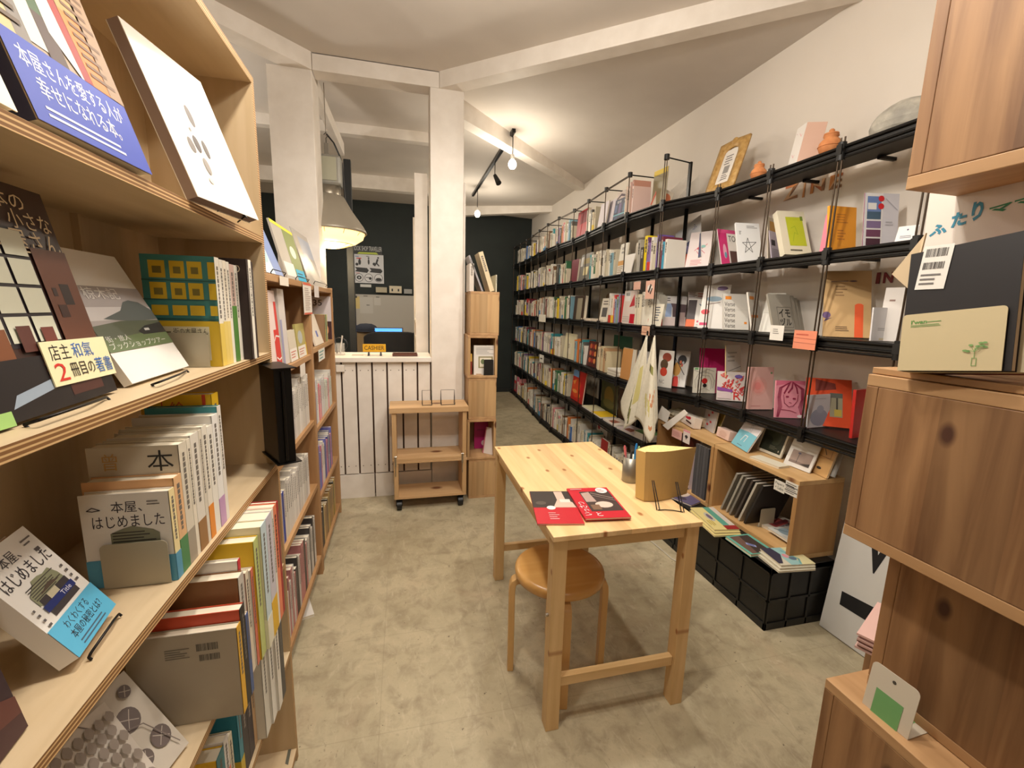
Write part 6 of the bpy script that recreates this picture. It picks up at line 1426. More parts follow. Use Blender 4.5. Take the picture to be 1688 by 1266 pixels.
# local: x right, y away; the cover sweeps in an arc from the spine ridge outward
def arc(k): # plan of the near cover from spine (k=0) to fore edge (k=1)
    return V((.012 + (bw_ + .035) * k, .002 + .05 * math.sin(k * 1.7) * k + .05 * k * k, 0))
n = 12
lean = .10
def lift(p, zz): return V((p.x + .12 * zz * (p.x / bw_ - .25), p.y + zz * lean, zz + .003))
mb = MB(); vs = []
for k in range(n + 1):
    p_ = arc(k / n)
    for zz in (0, hb): vs.append(lift(p_, zz)); 
    q_ = p_ + V((.0, .0016, 0))
    for zz in (0, hb): vs.append(lift(q_, zz))
fs = []
for k in range(n):
    o = 4 * k; fs += [(o, o + 4, o + 5, o + 1), (o + 3, o + 7, o + 6, o + 2), (o + 1, o + 5, o + 7, o + 3), (o, o + 2, o + 6, o + 4)]
fs += [(0, 1, 3, 2), (4 * n, 4 * n + 2, 4 * n + 3, 4 * n + 1)]
mb.add(vs, fs, MAN, False); mb.build('back_cover', t)
def fan(name, f0, f1, m):
    mb = MB(); vs = []; N = 10
    for k in range(N + 1):
        a, b = f0(k / N), f1(k / N)
        vs += [lift(a, .0), lift(a, hb - .003), lift(b, .0), lift(b, hb - .003)]
    fs = []
    for k in range(N):
        o = 4 * k; fs += [(o, o + 4, o + 5, o + 1), (o + 2, o + 3, o + 7, o + 6), (o + 1, o + 5, o + 7, o + 3), (o, o + 2, o + 6, o + 4)]
    fs += [(0, 1, 3, 2), (4 * N, 4 * N + 2, 4 * N + 3, 4 * N + 1)]
    mb.add(vs, fs, m); return mb.build(name, t)
fan('page_fan', lambda k: arc(k) + V((0, .002, 0)), lambda k: V((-.012 + .11 * k, .03 + .075 * k + .03 * math.sin(k * 3), 0)), PAG)
fan('front_cover', lambda k: V((-.0125 - .002 + .112 * k, .0315 + .075 * k + .03 * math.sin(k * 3), 0)), lambda k: V((-.0145 + .112 * k, .033 + .075 * k + .03 * math.sin(k * 3), 0)), MAN)
fan('spine', lambda k: V((.0115 - .026 * k, .0015 + .03 * k, 0)), lambda k: V((.0117 - .0255 * k, .0028 + .03 * k, 0)), mat((206, 170, 100), .6))
t = thing('wire_easel', 'black wire easel carrying the fanned open book on the desk', 'stand', M)
yb = -.006
for sx_, nm in ((.034, 'leg'), (.118, 'leg')):
    MB().tube([(sx_, -.004, .088), (sx_ + .012, -.066, .002), (sx_ + .022, -.066, .002), (sx_ + .006, -.004, .088)], .0018, WIRE, 6, True).build(nm, t)
MB().tube([(.050, -.066, .002), (.075, -.060, .003), (.105, -.060, .003), (.136, -.066, .002)], .0018, WIRE, 6).build('cross_wire', t)
# pale cable on the floor behind the desk
p = [AZ(u, v, .005) for u, v in ((1040, 868), (1077, 895), (1095, 910), (1106, 920), (1113, 924), (1120, 926))]
tag(MB().tube(p, .004, mat((196, 190, 176), .5), 8).build('power_cable'), 'pale cable lying on the floor beside the black crates', 'cable')

# ------------------------------------------------------------------ the cedar stack at the right edge
z4 = 4 * RH
zb = z4 + .0125
xL = .872
a, b_ = AZ(1482, 617, zb), AZ(1652, 641, zb)
GR = 'books in the right-hand box'
M0 = sheet('book', 'large black book with a white bar code label in the cedar box', 'book', AZ(1478, 613, zb), AZ(1659, 636, zb), (1689, 381), 'r', t=.014, cover=(24, 20, 22), pages=(176, 150, 120), spine=(40, 24, 44), group=GR, off=-.004, decs=[])
card_on('barcode_label', 'white label with two bar codes on the large black book', 'label', M0[1], [(1508, 478), (1556, 476), (1565, 403), (1516, 408)], t=.0004, zoff=.0008, col=(226, 222, 214), decs=[('bar', .1, .74, .86, .93, (60, 56, 56)), ('bar', .1, .46, .84, .62, (60, 56, 56)), ('m', .1, .08, .86, .38, 3, (110, 106, 104))])
q4 = [on_sheet(M0[1], p_) for p_ in ((1481, 612), (1650, 638), (1675, 512), (1499, 503))]
wb, hb2 = q4[1].x - q4[0].x, q4[2].y * 1.1
Mb = M0[1] @ T3(q4[0].x, 0, .0035)
t = thing('bookend', 'cream metal bookend printed in green before the black book', 'bookend', Mb)
r = .006; pts = [(0, 0, 0), (wb, 0, 0)]
for k in range(5): q = k * math.pi / 8; pts.append((wb - r + r * math.cos(q), hb2 - r + r * math.sin(q), 0))
for k in range(5): q = math.pi / 2 + k * math.pi / 8; pts.append((r + r * math.cos(q), hb2 - r + r * math.sin(q), 0))
MB().prism(pts, (0, 0, -.0012), mat((196, 180, 142), .5)).build('plate', t)
gr = (116, 156, 92)
mb = MB(); decals(mb, wb, hb2, [('t', "I'wan", .10, .82, .27, .89, (90, 140, 70), True, 0, .03), ('m', .26, .83, .42, .86, 1, gr), ('m', .10, .76, .44, .81, 2, gr), ('l', [(.74, .08), (.74, .2), (.78, .2), (.78, .08), (.74, .08)], .006, gr), ('l', [(.76, .2), (.76, .36)], .006, gr)] + [('o', .76 + .09 * math.cos(k), .37 + .07 * math.sin(k * 1.3), .022, .016, gr) for k in range(8)] + [('l', [(.76, .3), (.76 + .08 * math.cos(k), .37 + .05 * math.sin(k * 1.3))], .004, gr) for k in range(8)]); mb.build('green_print', t)
left_books = [(.02, (206, 192, 160), 'grey-beige book right of the black book'), (.018, (140, 40, 40), 'dark red book at the right frame edge')]
for i, (th, c, lb) in enumerate(left_books):
    M = M0[1] @ T3(0, 0, -.0145 - .021 * i)
    tag(MB().box((0, 0, -th), (M0[2] + .012, M0[3] * .93, 0), mat(c, .6)).build('book', None, M), lb, 'book', GR)
# handwritten paper sign behind the black book
bl_, br_ = AZ(1515, 392, z4 + .2), AZ(1700, 365, z4 + .2)
M, w_, h_, ln = frame_from(AZ(1500, 610, zb), AZ(1672, 634, zb), (1540, 318), 'l', auto=6)
M = M @ T3(0, 0, -.06)
pts = [on_sheet(M, p_) for p_ in ((1522, 396), (1700, 374), (1700, 296), (1535, 318))]
t = thing('handwritten_sign', 'white paper sign lettered in teal and green behind the black book', 'sign', M)
x0 = pts[0].x; y1 = max(pts[3].y, pts[2].y); w_ = pts[1].x - x0 + .04
MB().box((x0, 0, -.0012), (x0 + w_, y1, 0), mat((214, 204, 194), .7)).build('paper', t)
def L2(u, v): q = on_sheet(M, (u, v)); return q
TE, GN = mat((40, 124, 150), .6), mat((40, 124, 80), .6)
for s_, p_, m in (('ふ', [(1531, 392), (1563, 365)], TE), ('た', [(1567, 377), (1596, 345)], TE), ('り', [(1600, 366), (1624, 328)], TE), ('ママ', [(1630, 355), (1716, 318)], GN)):
    a, b_ = L2(*p_[0]), L2(*p_[1])
    MB().text(s_, a.x, a.y, b_.x, b_.y, m, .0005, False, 0, .045).build('lettering', t)
# beige cloth corner hanging out at the left of the black book
pts = [AX(1470, 452, .872), AX(1508, 486, .868), AX(1512, 440, .868), AX(1526, 384, .872), AX(1520, 392, .874)]
CLO = mat((206, 184, 150), .85)
o = MB().poly([tuple(p_) for p_ in pts], CLO).build('cloth_corner'); s = o.modifiers.new('thick', 'SOLIDIFY'); s.thickness = .003
tag(o, 'folded beige cloth corner sticking out left of the black book', 'cloth')
# white plate with green tape on the lower box
z2 = 2 * RH - .001 + .0005
pl = frame_from(AZ(1421, 1158, z2), AZ(1496, 1220, z2), (1519, 1143), 'r')
M, w_, h_ = pl[0], pl[1], pl[2]
t = thing('bookend', 'white metal bookend with green tape at the lower right', 'bookend', M)
r = .010; pts = [(0, 0, 0), (w_, 0, 0)]
for k in range(5): q = k * math.pi / 8; pts.append((w_ - r + r * math.cos(q), h_ - r + r * math.sin(q), 0))
for k in range(5): q = math.pi / 2 + k * math.pi / 8; pts.append((r + r * math.cos(q), h_ - r + r * math.sin(q), 0))
PLW = mat((206, 196, 178), .45)
MB().prism(pts, (0, 0, -.0012), PLW).build('plate', t)
MB().disc((w_ * .5, h_ * .84, .0003), .0035, mat((70, 64, 56)), 10).build('screw_hole', t)
up = M.to_3x3().col[1]; yv = M.to_3x3().col[2]
Mi = M.inverted()
hole = Mi @ (M.translation)
# foot lies flat on the box behind the plate
aw = -(M.to_3x3().col[2]); aw.z = 0; aw.normalize(); ex = M.to_3x3().col[0]
F = Mi @ fr(ex, aw, V((0, 0, 1)), M.translation + V((0, 0, .0003)))
MB(F).box((0, .002, 0), (w_, .105, .0009), PLW).build('foot', t)
GT = mat((112, 166, 104), .6, 0, .93)
MB().box((w_ * .2, -.0005, .0003), (w_ * .78, h_ * .52, .0006), GT).build('green_tape', t)
MB(F).box((w_ * .2, .02, .001), (w_ * .75, .16, .0013), GT).build('green_tape', t)
D = Mi @ fr(ex, V((0, 0, 1)), -aw, M.translation - aw * .0012)
MB(D).box((w_ * .2, -.055, 0), (w_ * .78, .0, .0004), GT).build('green_tape', t)
# pink leaflets pile held by a box hidden behind the recessed one
wood_box('wooden_box', 'cedar box behind the recessed one, carrying pink leaflets', 'box', T3(1.34, .70, 0), .30, .18, .505, '+x', CED, 'large box stack at the right edge', .022)
ex_, ey_ = V((.906, .423, 0)), V((-.423, .906, 0))
for i in range(7):
    tag(MB().box((0, 0, 0), (.22, .15, .006), mat((226, 186, 176) if i == 6 else [(206, 170, 160), (150, 110, 104)][i % 2], .6)).build('leaflet', None, fr(ex_, ey_, V((0, 0, 1)), V((1.283 + .004 * (i % 2), .694 - .003 * (i % 3), .5055 + .0066 * i)))), 'pink leaflet, %s from the bottom of the pile behind the box stack' % nth(i), 'leaflet', 'pink leaflets pile')

# ------------------------------------------------------------------ box stack beside the white post
zt = 1.228 + .306 + .0005
GM = 'books on the stack beside the post'
for i, (x, th, h, c, tilt, lb) in enumerate([(.458, .03, .19, (206, 196, 186), 0, 'short white book against the post on the box stack'), (.545, .012, .26, (150, 146, 150), -22, 'thin grey booklet leaning left on the box stack'), (.605, .032, .28, (214, 196, 160), -18, 'thick cream booklet pile leaning left on the box stack'), (.645, .008, .12, (206, 200, 176), 0, 'small pale card standing at the right of the box stack')]):
    M = T3(x, 3.14, zt + (.0 if not tilt else th * math.sin(math.radians(-tilt)) * 0 + .0003)) @ Matrix.Rotation(math.radians(tilt), 4, 'Y')
    tag(spine_mesh(.18, h, th, c, (226, 216, 190), None, (120, 110, 100)).build('book', None, M), lb, 'book', GM)
zo = .921 + .0185
sheet('booklet', 'white booklet with a framed flower print in the open upper box', 'booklet', AY(781, 623, 3.14) * 1, AY(818, 622, 3.14), None, h=.235, lean=.05, t=.02, cover=(224, 218, 210), decs=[('r', .2, .3, .84, .66, (150, 140, 100)), ('r', .26, .34, .78, .62, (226, 216, 196)), ('o', .4, .5, .1, .08, (110, 120, 80)), ('o', .62, .44, .1, .08, (206, 130, 120)), ('m', .1, .72, .9, .94, 5, (170, 166, 162)), ('m', .1, .08, .4, .14, 1, (190, 150, 110))], group=GM)
sheet('booklet', 'red and yellow booklet at the left of the flower print', 'booklet', V((.464, 3.17, zo)), V((.486, 3.17, zo)), None, h=.15, lean=.03, t=.01, cover=(150, 60, 44), decs=[('r', 0, .62, 1, 1, (222, 176, 80))], group=GM)
bookend('black metal bookend before the flower print booklet', T3(.562, 3.108, zo), .07, .115, BLACK, .02)
zo = .307 + .0185
sheet('booklet', 'magenta booklet with a pale seal standing in the lower open box', 'booklet', V((.53, 3.30, zo)), V((.64, 3.30, zo)), None, h=.22, lean=.08, t=.008, cover=(178, 30, 106), decs=[('m', .2, .6, .8, .75, 1, (150, 24, 90)), ('o', .7, .2, .2, .1, (226, 190, 190))], group=GM)
sheet('booklet', 'white booklet with a pink edge leaning before the magenta one', 'booklet', V((.575, 3.19, zo)), V((.64, 3.125, zo)), None, lean=.22, h=.20, t=.005, cover=(226, 214, 206), decs=[('r', 0, 0, .1, 1, (196, 110, 120))], group=GM)
# wire stands on the cart
ctz = .742 + .0018
def easel(px, lab, w_):
    t = thing('wire_stand', lab, 'stand', V((px, 3.06, ctz)), 'wire stands on the cart')
    MB().tube([(0, .04, 0), (0, -.02, 0), (0, -.03, .018), (0, -.022, .0), (.0, .015, .10), (w_, .015, .10), (w_, -.022, 0), (w_, -.03, .018), (w_, -.02, 0), (w_, .04, 0)], .002, WIRE, 6).build('frame_wire', t)
    MB().tube([(0, .04, 0), (0, .015, .095)], .002, WIRE, 6).build('strut', t)
    MB().tube([(w_, .04, 0), (w_, .015, .095)], .002, WIRE, 6).build('strut', t)
    MB().tube([(0, -.018, .001), (w_, -.018, .001)], .002, WIRE, 6).build('cross_wire', t)
easel(AY(696, 650, 3.06).x, 'narrow black wire stand on the cart top, left', .065)
easel(AY(727, 650, 3.06).x, 'wider black wire stand on the cart top, right', .095)

# ------------------------------------------------------------------ on the oak shelf units
def OX(u, lev, x):
    lo, hi = .3, 7.5
    for _ in range(50):
        m = (lo + hi) / 2; p = V((x, m, lev)) - O
        uu = 844 + FPX * p.dot(_right) / p.dot(_fwd)
        if uu > u: hi = m
        else: lo = m
    return V((x, lo, lev))
GO = 'papers on the wooden shelf units'
zt = 1.5205
def OF(name, label, cat, u0, u1, lev, x, h, lean, **k):
    return sheet(name, label, cat, OX(u0, lev, x), OX(u1, lev, x), None, h=h, lean=math.radians(lean), group=GO, **k)
OF('booklet', 'pale blue booklet leaning on the wooden shelf top beside the bookcase', 'booklet', 440, 468, zt, -.46, .25, 20, t=.012, cover=(196, 210, 222), decs=[('r', .5, 0, 1, 1, (128, 146, 190)), ('o', .25, .3, .2, .14, (170, 200, 206))])
OF('magazine', 'magazine with yellow top edge and blue tag on the shelf top', 'magazine', 474, 506, zt, -.46, .24, 14, t=.008, cover=(176, 168, 156), decs=[('r', .45, .1, 1, .95, (130, 140, 80)), ('r', 0, .94, 1, 1, (226, 214, 60)), ('o', .7, .55, .14, .12, (206, 210, 196)), ('r', .05, .05, .5, .3, (226, 222, 214)), ('r', .55, .0, 1, .22, (40, 170, 206)), ('m', .6, .05, .95, .17, 2, (30, 60, 80))])
OF('print', 'large clear-wrapped grey gradient sheet on the shelf top', 'print', 512, 540, zt, -.52, .34, 16, t=.004, cover=(186, 180, 172), decs=[('r', .2, .55, .9, .9, (176, 184, 200)), ('o', .5, .3, .3, .2, (206, 200, 190))])
for u0, u1, lb in ((446, 468, 'black wire stand under the pale blue booklet'), (487, 507, 'black wire stand under the yellow-topped magazine'), (517, 537, 'black wire stand under the grey gradient sheet')):
    a, b_ = OX(u0, zt + .003, -.448), OX(u1, zt + .003, -.448)
    up = V((0, 0, .01))
    pth = [a, a + V((.008, 0, .002)) + up, b_ + V((.008, 0, .002)) + up, b_]
    wire_stand('wire_book_stand', lb, [pth, [a, a + V((-.05, 0, 0))], [b_, b_ + V((-.05, 0, 0))]], 'wire book stands')
z1 = 1.1775
OF('booklet', 'tall white booklet with red crackle pattern beside the bookcase', 'booklet', 448, 466, z1, -.455, .285, 3, t=.02, cover=(226, 206, 200), decs=[('r', .55, .0, 1, .5, (206, 50, 44)), ('r', .8, .5, 1, .86, (206, 60, 54)), ('l', [(.55, .36), (.7, .42), (1, .4)], .04, (236, 226, 220)), ('l', [(.6, .14), (.8, .1), (1, .12)], .04, (236, 226, 220))])
OF('sleeve', 'tall clear plastic file sleeve beside the red crackle booklet', 'sleeve', 468.5, 478, z1, -.455, .295, 2, t=.02, cover=(206, 198, 192), decs=[('r', 0, 0, .3, .6, (150, 150, 180))])
OF('booklet', 'clear-wrapped beige zine with a white label in the upper compartment', 'booklet', 481, 492, z1, -.45, .13, 5, t=.012, cover=(206, 196, 176), decs=[('r', 0, 0, 1, .4, (228, 222, 212)), ('m', .1, .08, .9, .34, 3, (196, 110, 90))])
OF('booklet', 'clear-wrapped olive zine with a white label in the upper compartment', 'booklet', 494, 507, z1, -.45, .15, 5, t=.01, cover=(176, 164, 96), decs=[('o', .4, .6, .26, .2, (176, 180, 176)), ('r', 0, 0, .9, .34, (228, 222, 212)), ('m', .1, .06, .8, .28, 3, (196, 130, 110)), ('r', .9, 0, 1, .4, (226, 190, 40))])
def strip(label, u, v0, v1, wpx, decs, col, x=-.4325, name='card_strip'):
    a, b_ = AX(u, v1, x), AX(u + wpx, v1, x); c = AX(u, v0, x)
    b_.z = a.z
    return sheet(name, label, 'card', a, b_, None, h=c.z - a.z, lean=0, t=.0012, cover=col, decs=decs, group='cards hanging on the wooden shelves')
strip('long white card with red ends hanging on the shelf upright', 502, 466, 519, 13, [('r', 0, .93, 1, 1, (206, 96, 70)), ('r', 0, 0, 1, .06, (206, 96, 70)), ('m', .15, .12, .85, .86, 12, (170, 150, 140))], (228, 220, 208))
strip('plain pale card wrapped over the front of the shelf top', 462, 455, 470, 14, [], (226, 216, 200))
strip('short white card hanging at the second unit top', 519, 471, 490, 7, [], (220, 212, 206))
strip('small teal-printed white card on the second unit shelf edge', 526, 577, 597, 10, [('m', .1, .1, .9, .9, 3, (90, 150, 150))], (228, 226, 216))
strip('plain white folded tag hanging under the upper shelf', 496, 602, 622, 8, [], (222, 214, 204))
z1b = 1.1975
sheet('poster', 'white poster with black brush marks and a dark animal foot', 'poster', V((-.575, 3.0365, z1b)), V((-.445, 3.0365, z1b)), None, h=.27, lean=0, t=.003, group=GO, cover=(206, 196, 196), decs=[('t', '35', .2, .78, .6, .92, (40, 36, 36)), ('r', .55, .0, 1, .42, (64, 34, 36)), ('o', .78, .22, .08, .1, (206, 140, 110)), ('m', .2, .45, .8, .5, 1, (60, 52, 50))])
OF('booklet', 'cream booklet with a small blue mark leaning in the second unit', 'booklet', 522, 534, z1b, -.445, .17, 16, t=.01, cover=(226, 214, 196), decs=[('r', .4, .25, .6, .45, (110, 120, 180))])
for i, (c, lb) in enumerate([((150, 116, 84), 'brown patterned book in the second unit'), ((222, 196, 80), 'yellow spine book in the second unit'), ((60, 120, 130), 'teal spine book in the second unit'), ((232, 220, 130), 'pale yellow spine book in the second unit')]):
    left_row(z1b, 2.80 + .03 * i, -.45, [(.024 if i == 0 else .016, .16, .14, c, {'label': lb})], '', 'books in the second wooden unit')
def oak_row(lev, ya, yb, hr, seed, where, pal, tr=(.016, .034)):
    rr2 = random.Random(seed); y = ya; L = []
    while y < yb - .012:
        t_ = min(rr2.uniform(*tr), yb - y); L.append((t_, rr2.uniform(*hr), .15, rr2.choice(pal))); y += t_ + .0012
        if t_ < .012: L.pop()
    left_row(lev, ya, -.452, L, where, 'books ' + where)
WP = [(226, 220, 212), (214, 208, 200), (206, 200, 190), (196, 190, 184)]
oak_row(.8475, 1.66, 2.27, (.20, .25), 31, 'in the middle of the nearer wooden unit', WP)
oak_row(.5125, 1.66, 2.20, (.20, .24), 32, 'low in the nearer wooden unit', WP + [(40, 60, 150), (216, 206, 190)])
oak_row(.7875, 2.40, 2.98, (.16, .24), 33, 'in the middle of the second wooden unit', [(222, 216, 206), (200, 206, 190), (226, 222, 216), (226, 80, 110), (40, 70, 150), (206, 206, 206)])
oak_row(.4125, 2.42, 2.90, (.20, .26), 34, 'low in the second wooden unit', [(226, 220, 212), (206, 130, 150), (120, 120, 190), (60, 70, 140), (222, 214, 206)])
oak_row(.0725, 2.42, 2.95, (.20, .24), 35, 'lowest in the second wooden unit', [(176, 140, 90), (196, 166, 70), (60, 56, 54), (150, 120, 80), (206, 180, 120)])
oak_row(.1125, 1.66, 2.26, (.20, .27), 36, 'lowest in the nearer wooden unit', [(190, 184, 178), (206, 200, 194), (60, 56, 56), (180, 120, 120)])
a = AZ(492, 988, .012); 
flat('magazine', 'white magazine tilted against the lowest shelf on the floor', 'magazine', .001, (497, 1019), (518, 1012), (499, 970), t=.012, cover=(220, 214, 206), decs=[('o', .4, .5, .1, .06, (60, 56, 56)), ('l', [(.2, .5), (.6, .55)], .03, (80, 76, 76))], group=GO)
for i, (y, h_) in enumerate([(1.42, .27), (1.47, .26)]):
    pass
# ------------------------------------------------------------------ counter and the room behind it
zc = 1.055 + .0005
yc = CY + .08
a, b_ = AY(598, 578, yc), AY(636, 578, yc)
t = thing('cashier_sign', 'small yellow sign lettered CASHIER on black feet on the counter', 'sign', V((a.x, yc, zc)))
w_ = b_.x - a.x
MB().box((0, 0, .028), (w_, .008, .085), mat((214, 160, 26), .45)).build('sign_plate', t, bevel=.002)
m2 = MB(fr(V((1, 0, 0)), V((0, 0, 1)), V((0, -1, 0)), V((0, 0, .028)))).text('CASHIER', w_ * .07, .014, w_ * .93, .045, mat((36, 28, 20)), .0008, False); m2.build('sign_lettering', t)
for x in (w_ * .2, w_ * .8 - .012):
    MB().prism([(x, -.012, 0), (x + .016, -.012, 0), (x + .012, .0, .0279), (x + .004, .0, .0279)], (0, .03, 0), BLACK).build('foot', t)
MB().box((w_ * .2, -.01, 0), (w_ * .8, .02, .004), mat((214, 206, 196))).build('base_plate', t)
a, b_ = AY(647, 587, yc - .02), AY(688, 587, yc - .02)
t = thing('cash_tray', 'flat dark brown leather cash tray on the counter', 'tray', V((a.x, yc - .05, zc)))
MB().box((0, 0, 0), (b_.x - a.x, .11, .008), mat((84, 44, 30), .5)).build('base', t, bevel=.002)
for q in (((0, 0, .0082), (b_.x - a.x, .006, .018)), ((0, .104, .0082), (b_.x - a.x, .11, .018)), ((0, .0062, .0082), (.006, .1038, .018)), ((b_.x - a.x - .006, .0062, .0082), (b_.x - a.x, .1038, .018))): MB().box(*q, mat((96, 52, 34), .5)).build('rim', t, bevel=.001)
a = AY(580, 583, yc)
tag(MB().box((0, 0, 0), (.075, .05, .008), mat((206, 196, 180), .6)).build('memo_pad', None, T3(a.x, yc, zc)), 'small pale memo pad left of the CASHIER sign', 'memo pad')
# clear pen stand with black tools near the shelf unit
a = AY(562, 582, yc + .03)
t = thing('tool_stand', 'clear holder with a coiled black cable at the counter left end', 'holder', V((a.x, yc + .06, zc)))
MB().lathe([(0, 0), (.045, 0), (.045, .085), (.042, .085), (.042, .004), (0, .004)], CLEAR, 20, (-.02, 0, 0)).build('cup', t)
MB().tube([(-.02 + .055 * math.cos(k * .5), .055 + .012 * k / 6, .07 + .05 * math.sin(k * .5)) for k in range(22)], .004, BLACK, 6).build('coiled_cable', t)
MB().tube([(-.03, 0, .01), (-.05, .01, .15)], .006, mat((60, 58, 58)), 8).build('tool', t)
MB().tube([(-.01, .01, .01), (.01, .0, .14)], .005, mat((210, 206, 200)), 8).build('tool', t)
# white switch boxes on the post side
for (u, v), s_, lb, dd in (((575, 505), (.045, .085), 'white control box on the post side above the counter', 1), ((562, 608), (.06, .05), 'small white box at the counter front left edge', 0)):
    p = AY(u, v, 3.30 if dd else 3.262)
    if dd: t = thing('switch_box', lb, 'switch', V((-.534, 3.36, p.z))); MB().box((0, -.03, -.045), (.05, .05, .06), mat((226, 214, 198), .5)).build('housing', t, bevel=.003); MB().box((.0502, -.01, -.02), (.056, .0, .04), mat((206, 190, 160))).build('buttons', t)
    else: t = thing('door_chime', lb, 'box', V((p.x - .03, 3.24, p.z - .02))); MB().box((0, 0, 0), (.055, .027, .05), mat((226, 218, 206), .5)).build('housing', t, bevel=.003)
# desk behind the counter with laptop, chair, hat, vase
yd = 4.55
t = thing('office_table', 'low plain table behind the counter', 'table', (0, 0, 0))
MB().box((-.95, 4.5, .70), (.30, 5.15, .73), mat((150, 120, 84), .5)).build('table_top', t, bevel=.003)
for x in (-.92, .24):
    for y in (4.54, 5.08): MB().box((x, y, 0), (x + .04, y + .04, .699), BLACKM).build('leg', t)
t = thing('laptop', 'open laptop with a glowing blue screen behind the counter', 'laptop', T3(AY(613, 545, 4.88).x - .01, 4.62, .7305))
a, b_ = AY(613, 545, 4.85), AY(655, 545, 4.85)
MB().box((0, 0, 0), (.33, .22, .014), mat((60, 60, 62), .4)).build('keyboard_base', t, bevel=.003)
Ms = T3(0, .22, .012) @ Matrix.Rotation(math.radians(75), 4, 'X')
lh = (AY(634, 540, 4.88).z - .745) / math.sin(math.radians(75))
MB(Ms).box((0, 0, -.006), (.33, lh, 0), mat((40, 40, 42), .4)).build('lid', t, bevel=.002)
MB(Ms).box((.012, .014, .0003), (.318, lh - .01, .001), mat((50, 140, 235), .3, 0, None, 1.6)).build('screen', t)
# black chair with a broad back, seen from behind
CHY = 4.27
cxm = (AY(598, 550, CHY).x + AY(695, 550, CHY).x) / 2; hw = (AY(695, 550, CHY).x - AY(598, 550, CHY).x) / 2
t = thing('office_chair', 'broad black chair with its back to the counter', 'chair', (cxm, CHY, 0))
CH = mat((20, 19, 20), .85)
mb = MB(); n = 16; vs = []
ztop = AY(640, 547, CHY).z
for k in range(n + 1):
    u = -1 + 2 * k / n; zt_ = ztop - .05 * abs(u) ** 5; yy = .06 * u * u
    for y_ in (yy, yy + .05):
        vs += [(u * hw, y_, .62), (u * hw, y_, zt_)]
fs = []
for k in range(n):
    o = 4 * k; fs += [(o, o + 4, o + 5, o + 1), (o + 3, o + 7, o + 6, o + 2), (o + 1, o + 5, o + 7, o + 3), (o, o + 2, o + 6, o + 4)]
fs += [(0, 1, 3, 2), (4 * n, 4 * n + 2, 4 * n + 3, 4 * n + 1)]
mb.add(vs, fs, CH); mb.build('backrest', t, bevel=.012)
MB().box((-.25, .06, .44), (.25, .52, .52), CH).build('seat', t, bevel=.03)
MB().box((-.05, .02, .40), (.05, .07, .70), BLACKM).build('back_bracket', t)
MB().tube([(0, .28, .10), (0, .28, .44)], .03, BLACKM, 12).build('gas_column', t)
for k in range(5):
    q = k * 2 * math.pi / 5; MB().tube([(0, .28, .10), (.27 * math.cos(q), .28 + .27 * math.sin(q), .06)], .018, BLACKM, 8).build('base_arm', t)
    MB().tube([(.27 * math.cos(q) - .015, .28 + .27 * math.sin(q), .028), (.27 * math.cos(q) + .015, .28 + .27 * math.sin(q), .028)], .028, BLACK, 14).build('caster', t)
p = AY(608, 541, 5.0)
t = thing('cap', 'dark blue flat cap lying behind the counter', 'hat', T3(p.x - .03, 5.03, .7305))
t2 = thing('storage_box', 'tan storage box under the flat cap', 'box', T3(p.x - .16, 4.925, .7305))
MB().box((0, 0, 0), (.26, .22, p.z - .04 - .7305), mat((120, 100, 70), .7)).build('body', t2, bevel=.003); MB().box((-.003, -.003, p.z - .04 - .7303), (.263, .223, p.z - .035 - .7305), mat((130, 108, 76), .7)).build('lid', t2)
t.location.z = p.z - .0345
HAT = mat((36, 40, 52), .9)
MB().lathe([(0, .085), (.06, .08), (.10, .06), (.125, .03), (.122, .0), (0, 0)], HAT, 24).build('crown', t)
MB().prism([(-.1, -.09, 0), (.1, -.09, 0), (.08, -.135, 0), (0, -.155, 0), (-.08, -.135, 0)], (0, 0, .012), HAT).build('brim', t)
p = AY(664, 548, 5.0)
t = thing('glass_bottle', 'clear glass bottle with amber liquid behind the counter', 'bottle', T3(p.x, 4.95, .7305))
MB().lathe([(0, 0), (.05, 0), (.06, .05), (.05, .14), (.02, .19), (.016, .26), (.02, .27)], mat((226, 214, 196), .05, 0, .35), 20).build('glass', t)
MB().lathe([(0, .003), (.046, .003), (.055, .05), (.05, .10), (0, .10)], mat((150, 84, 40), .3), 20).build('liquid', t)
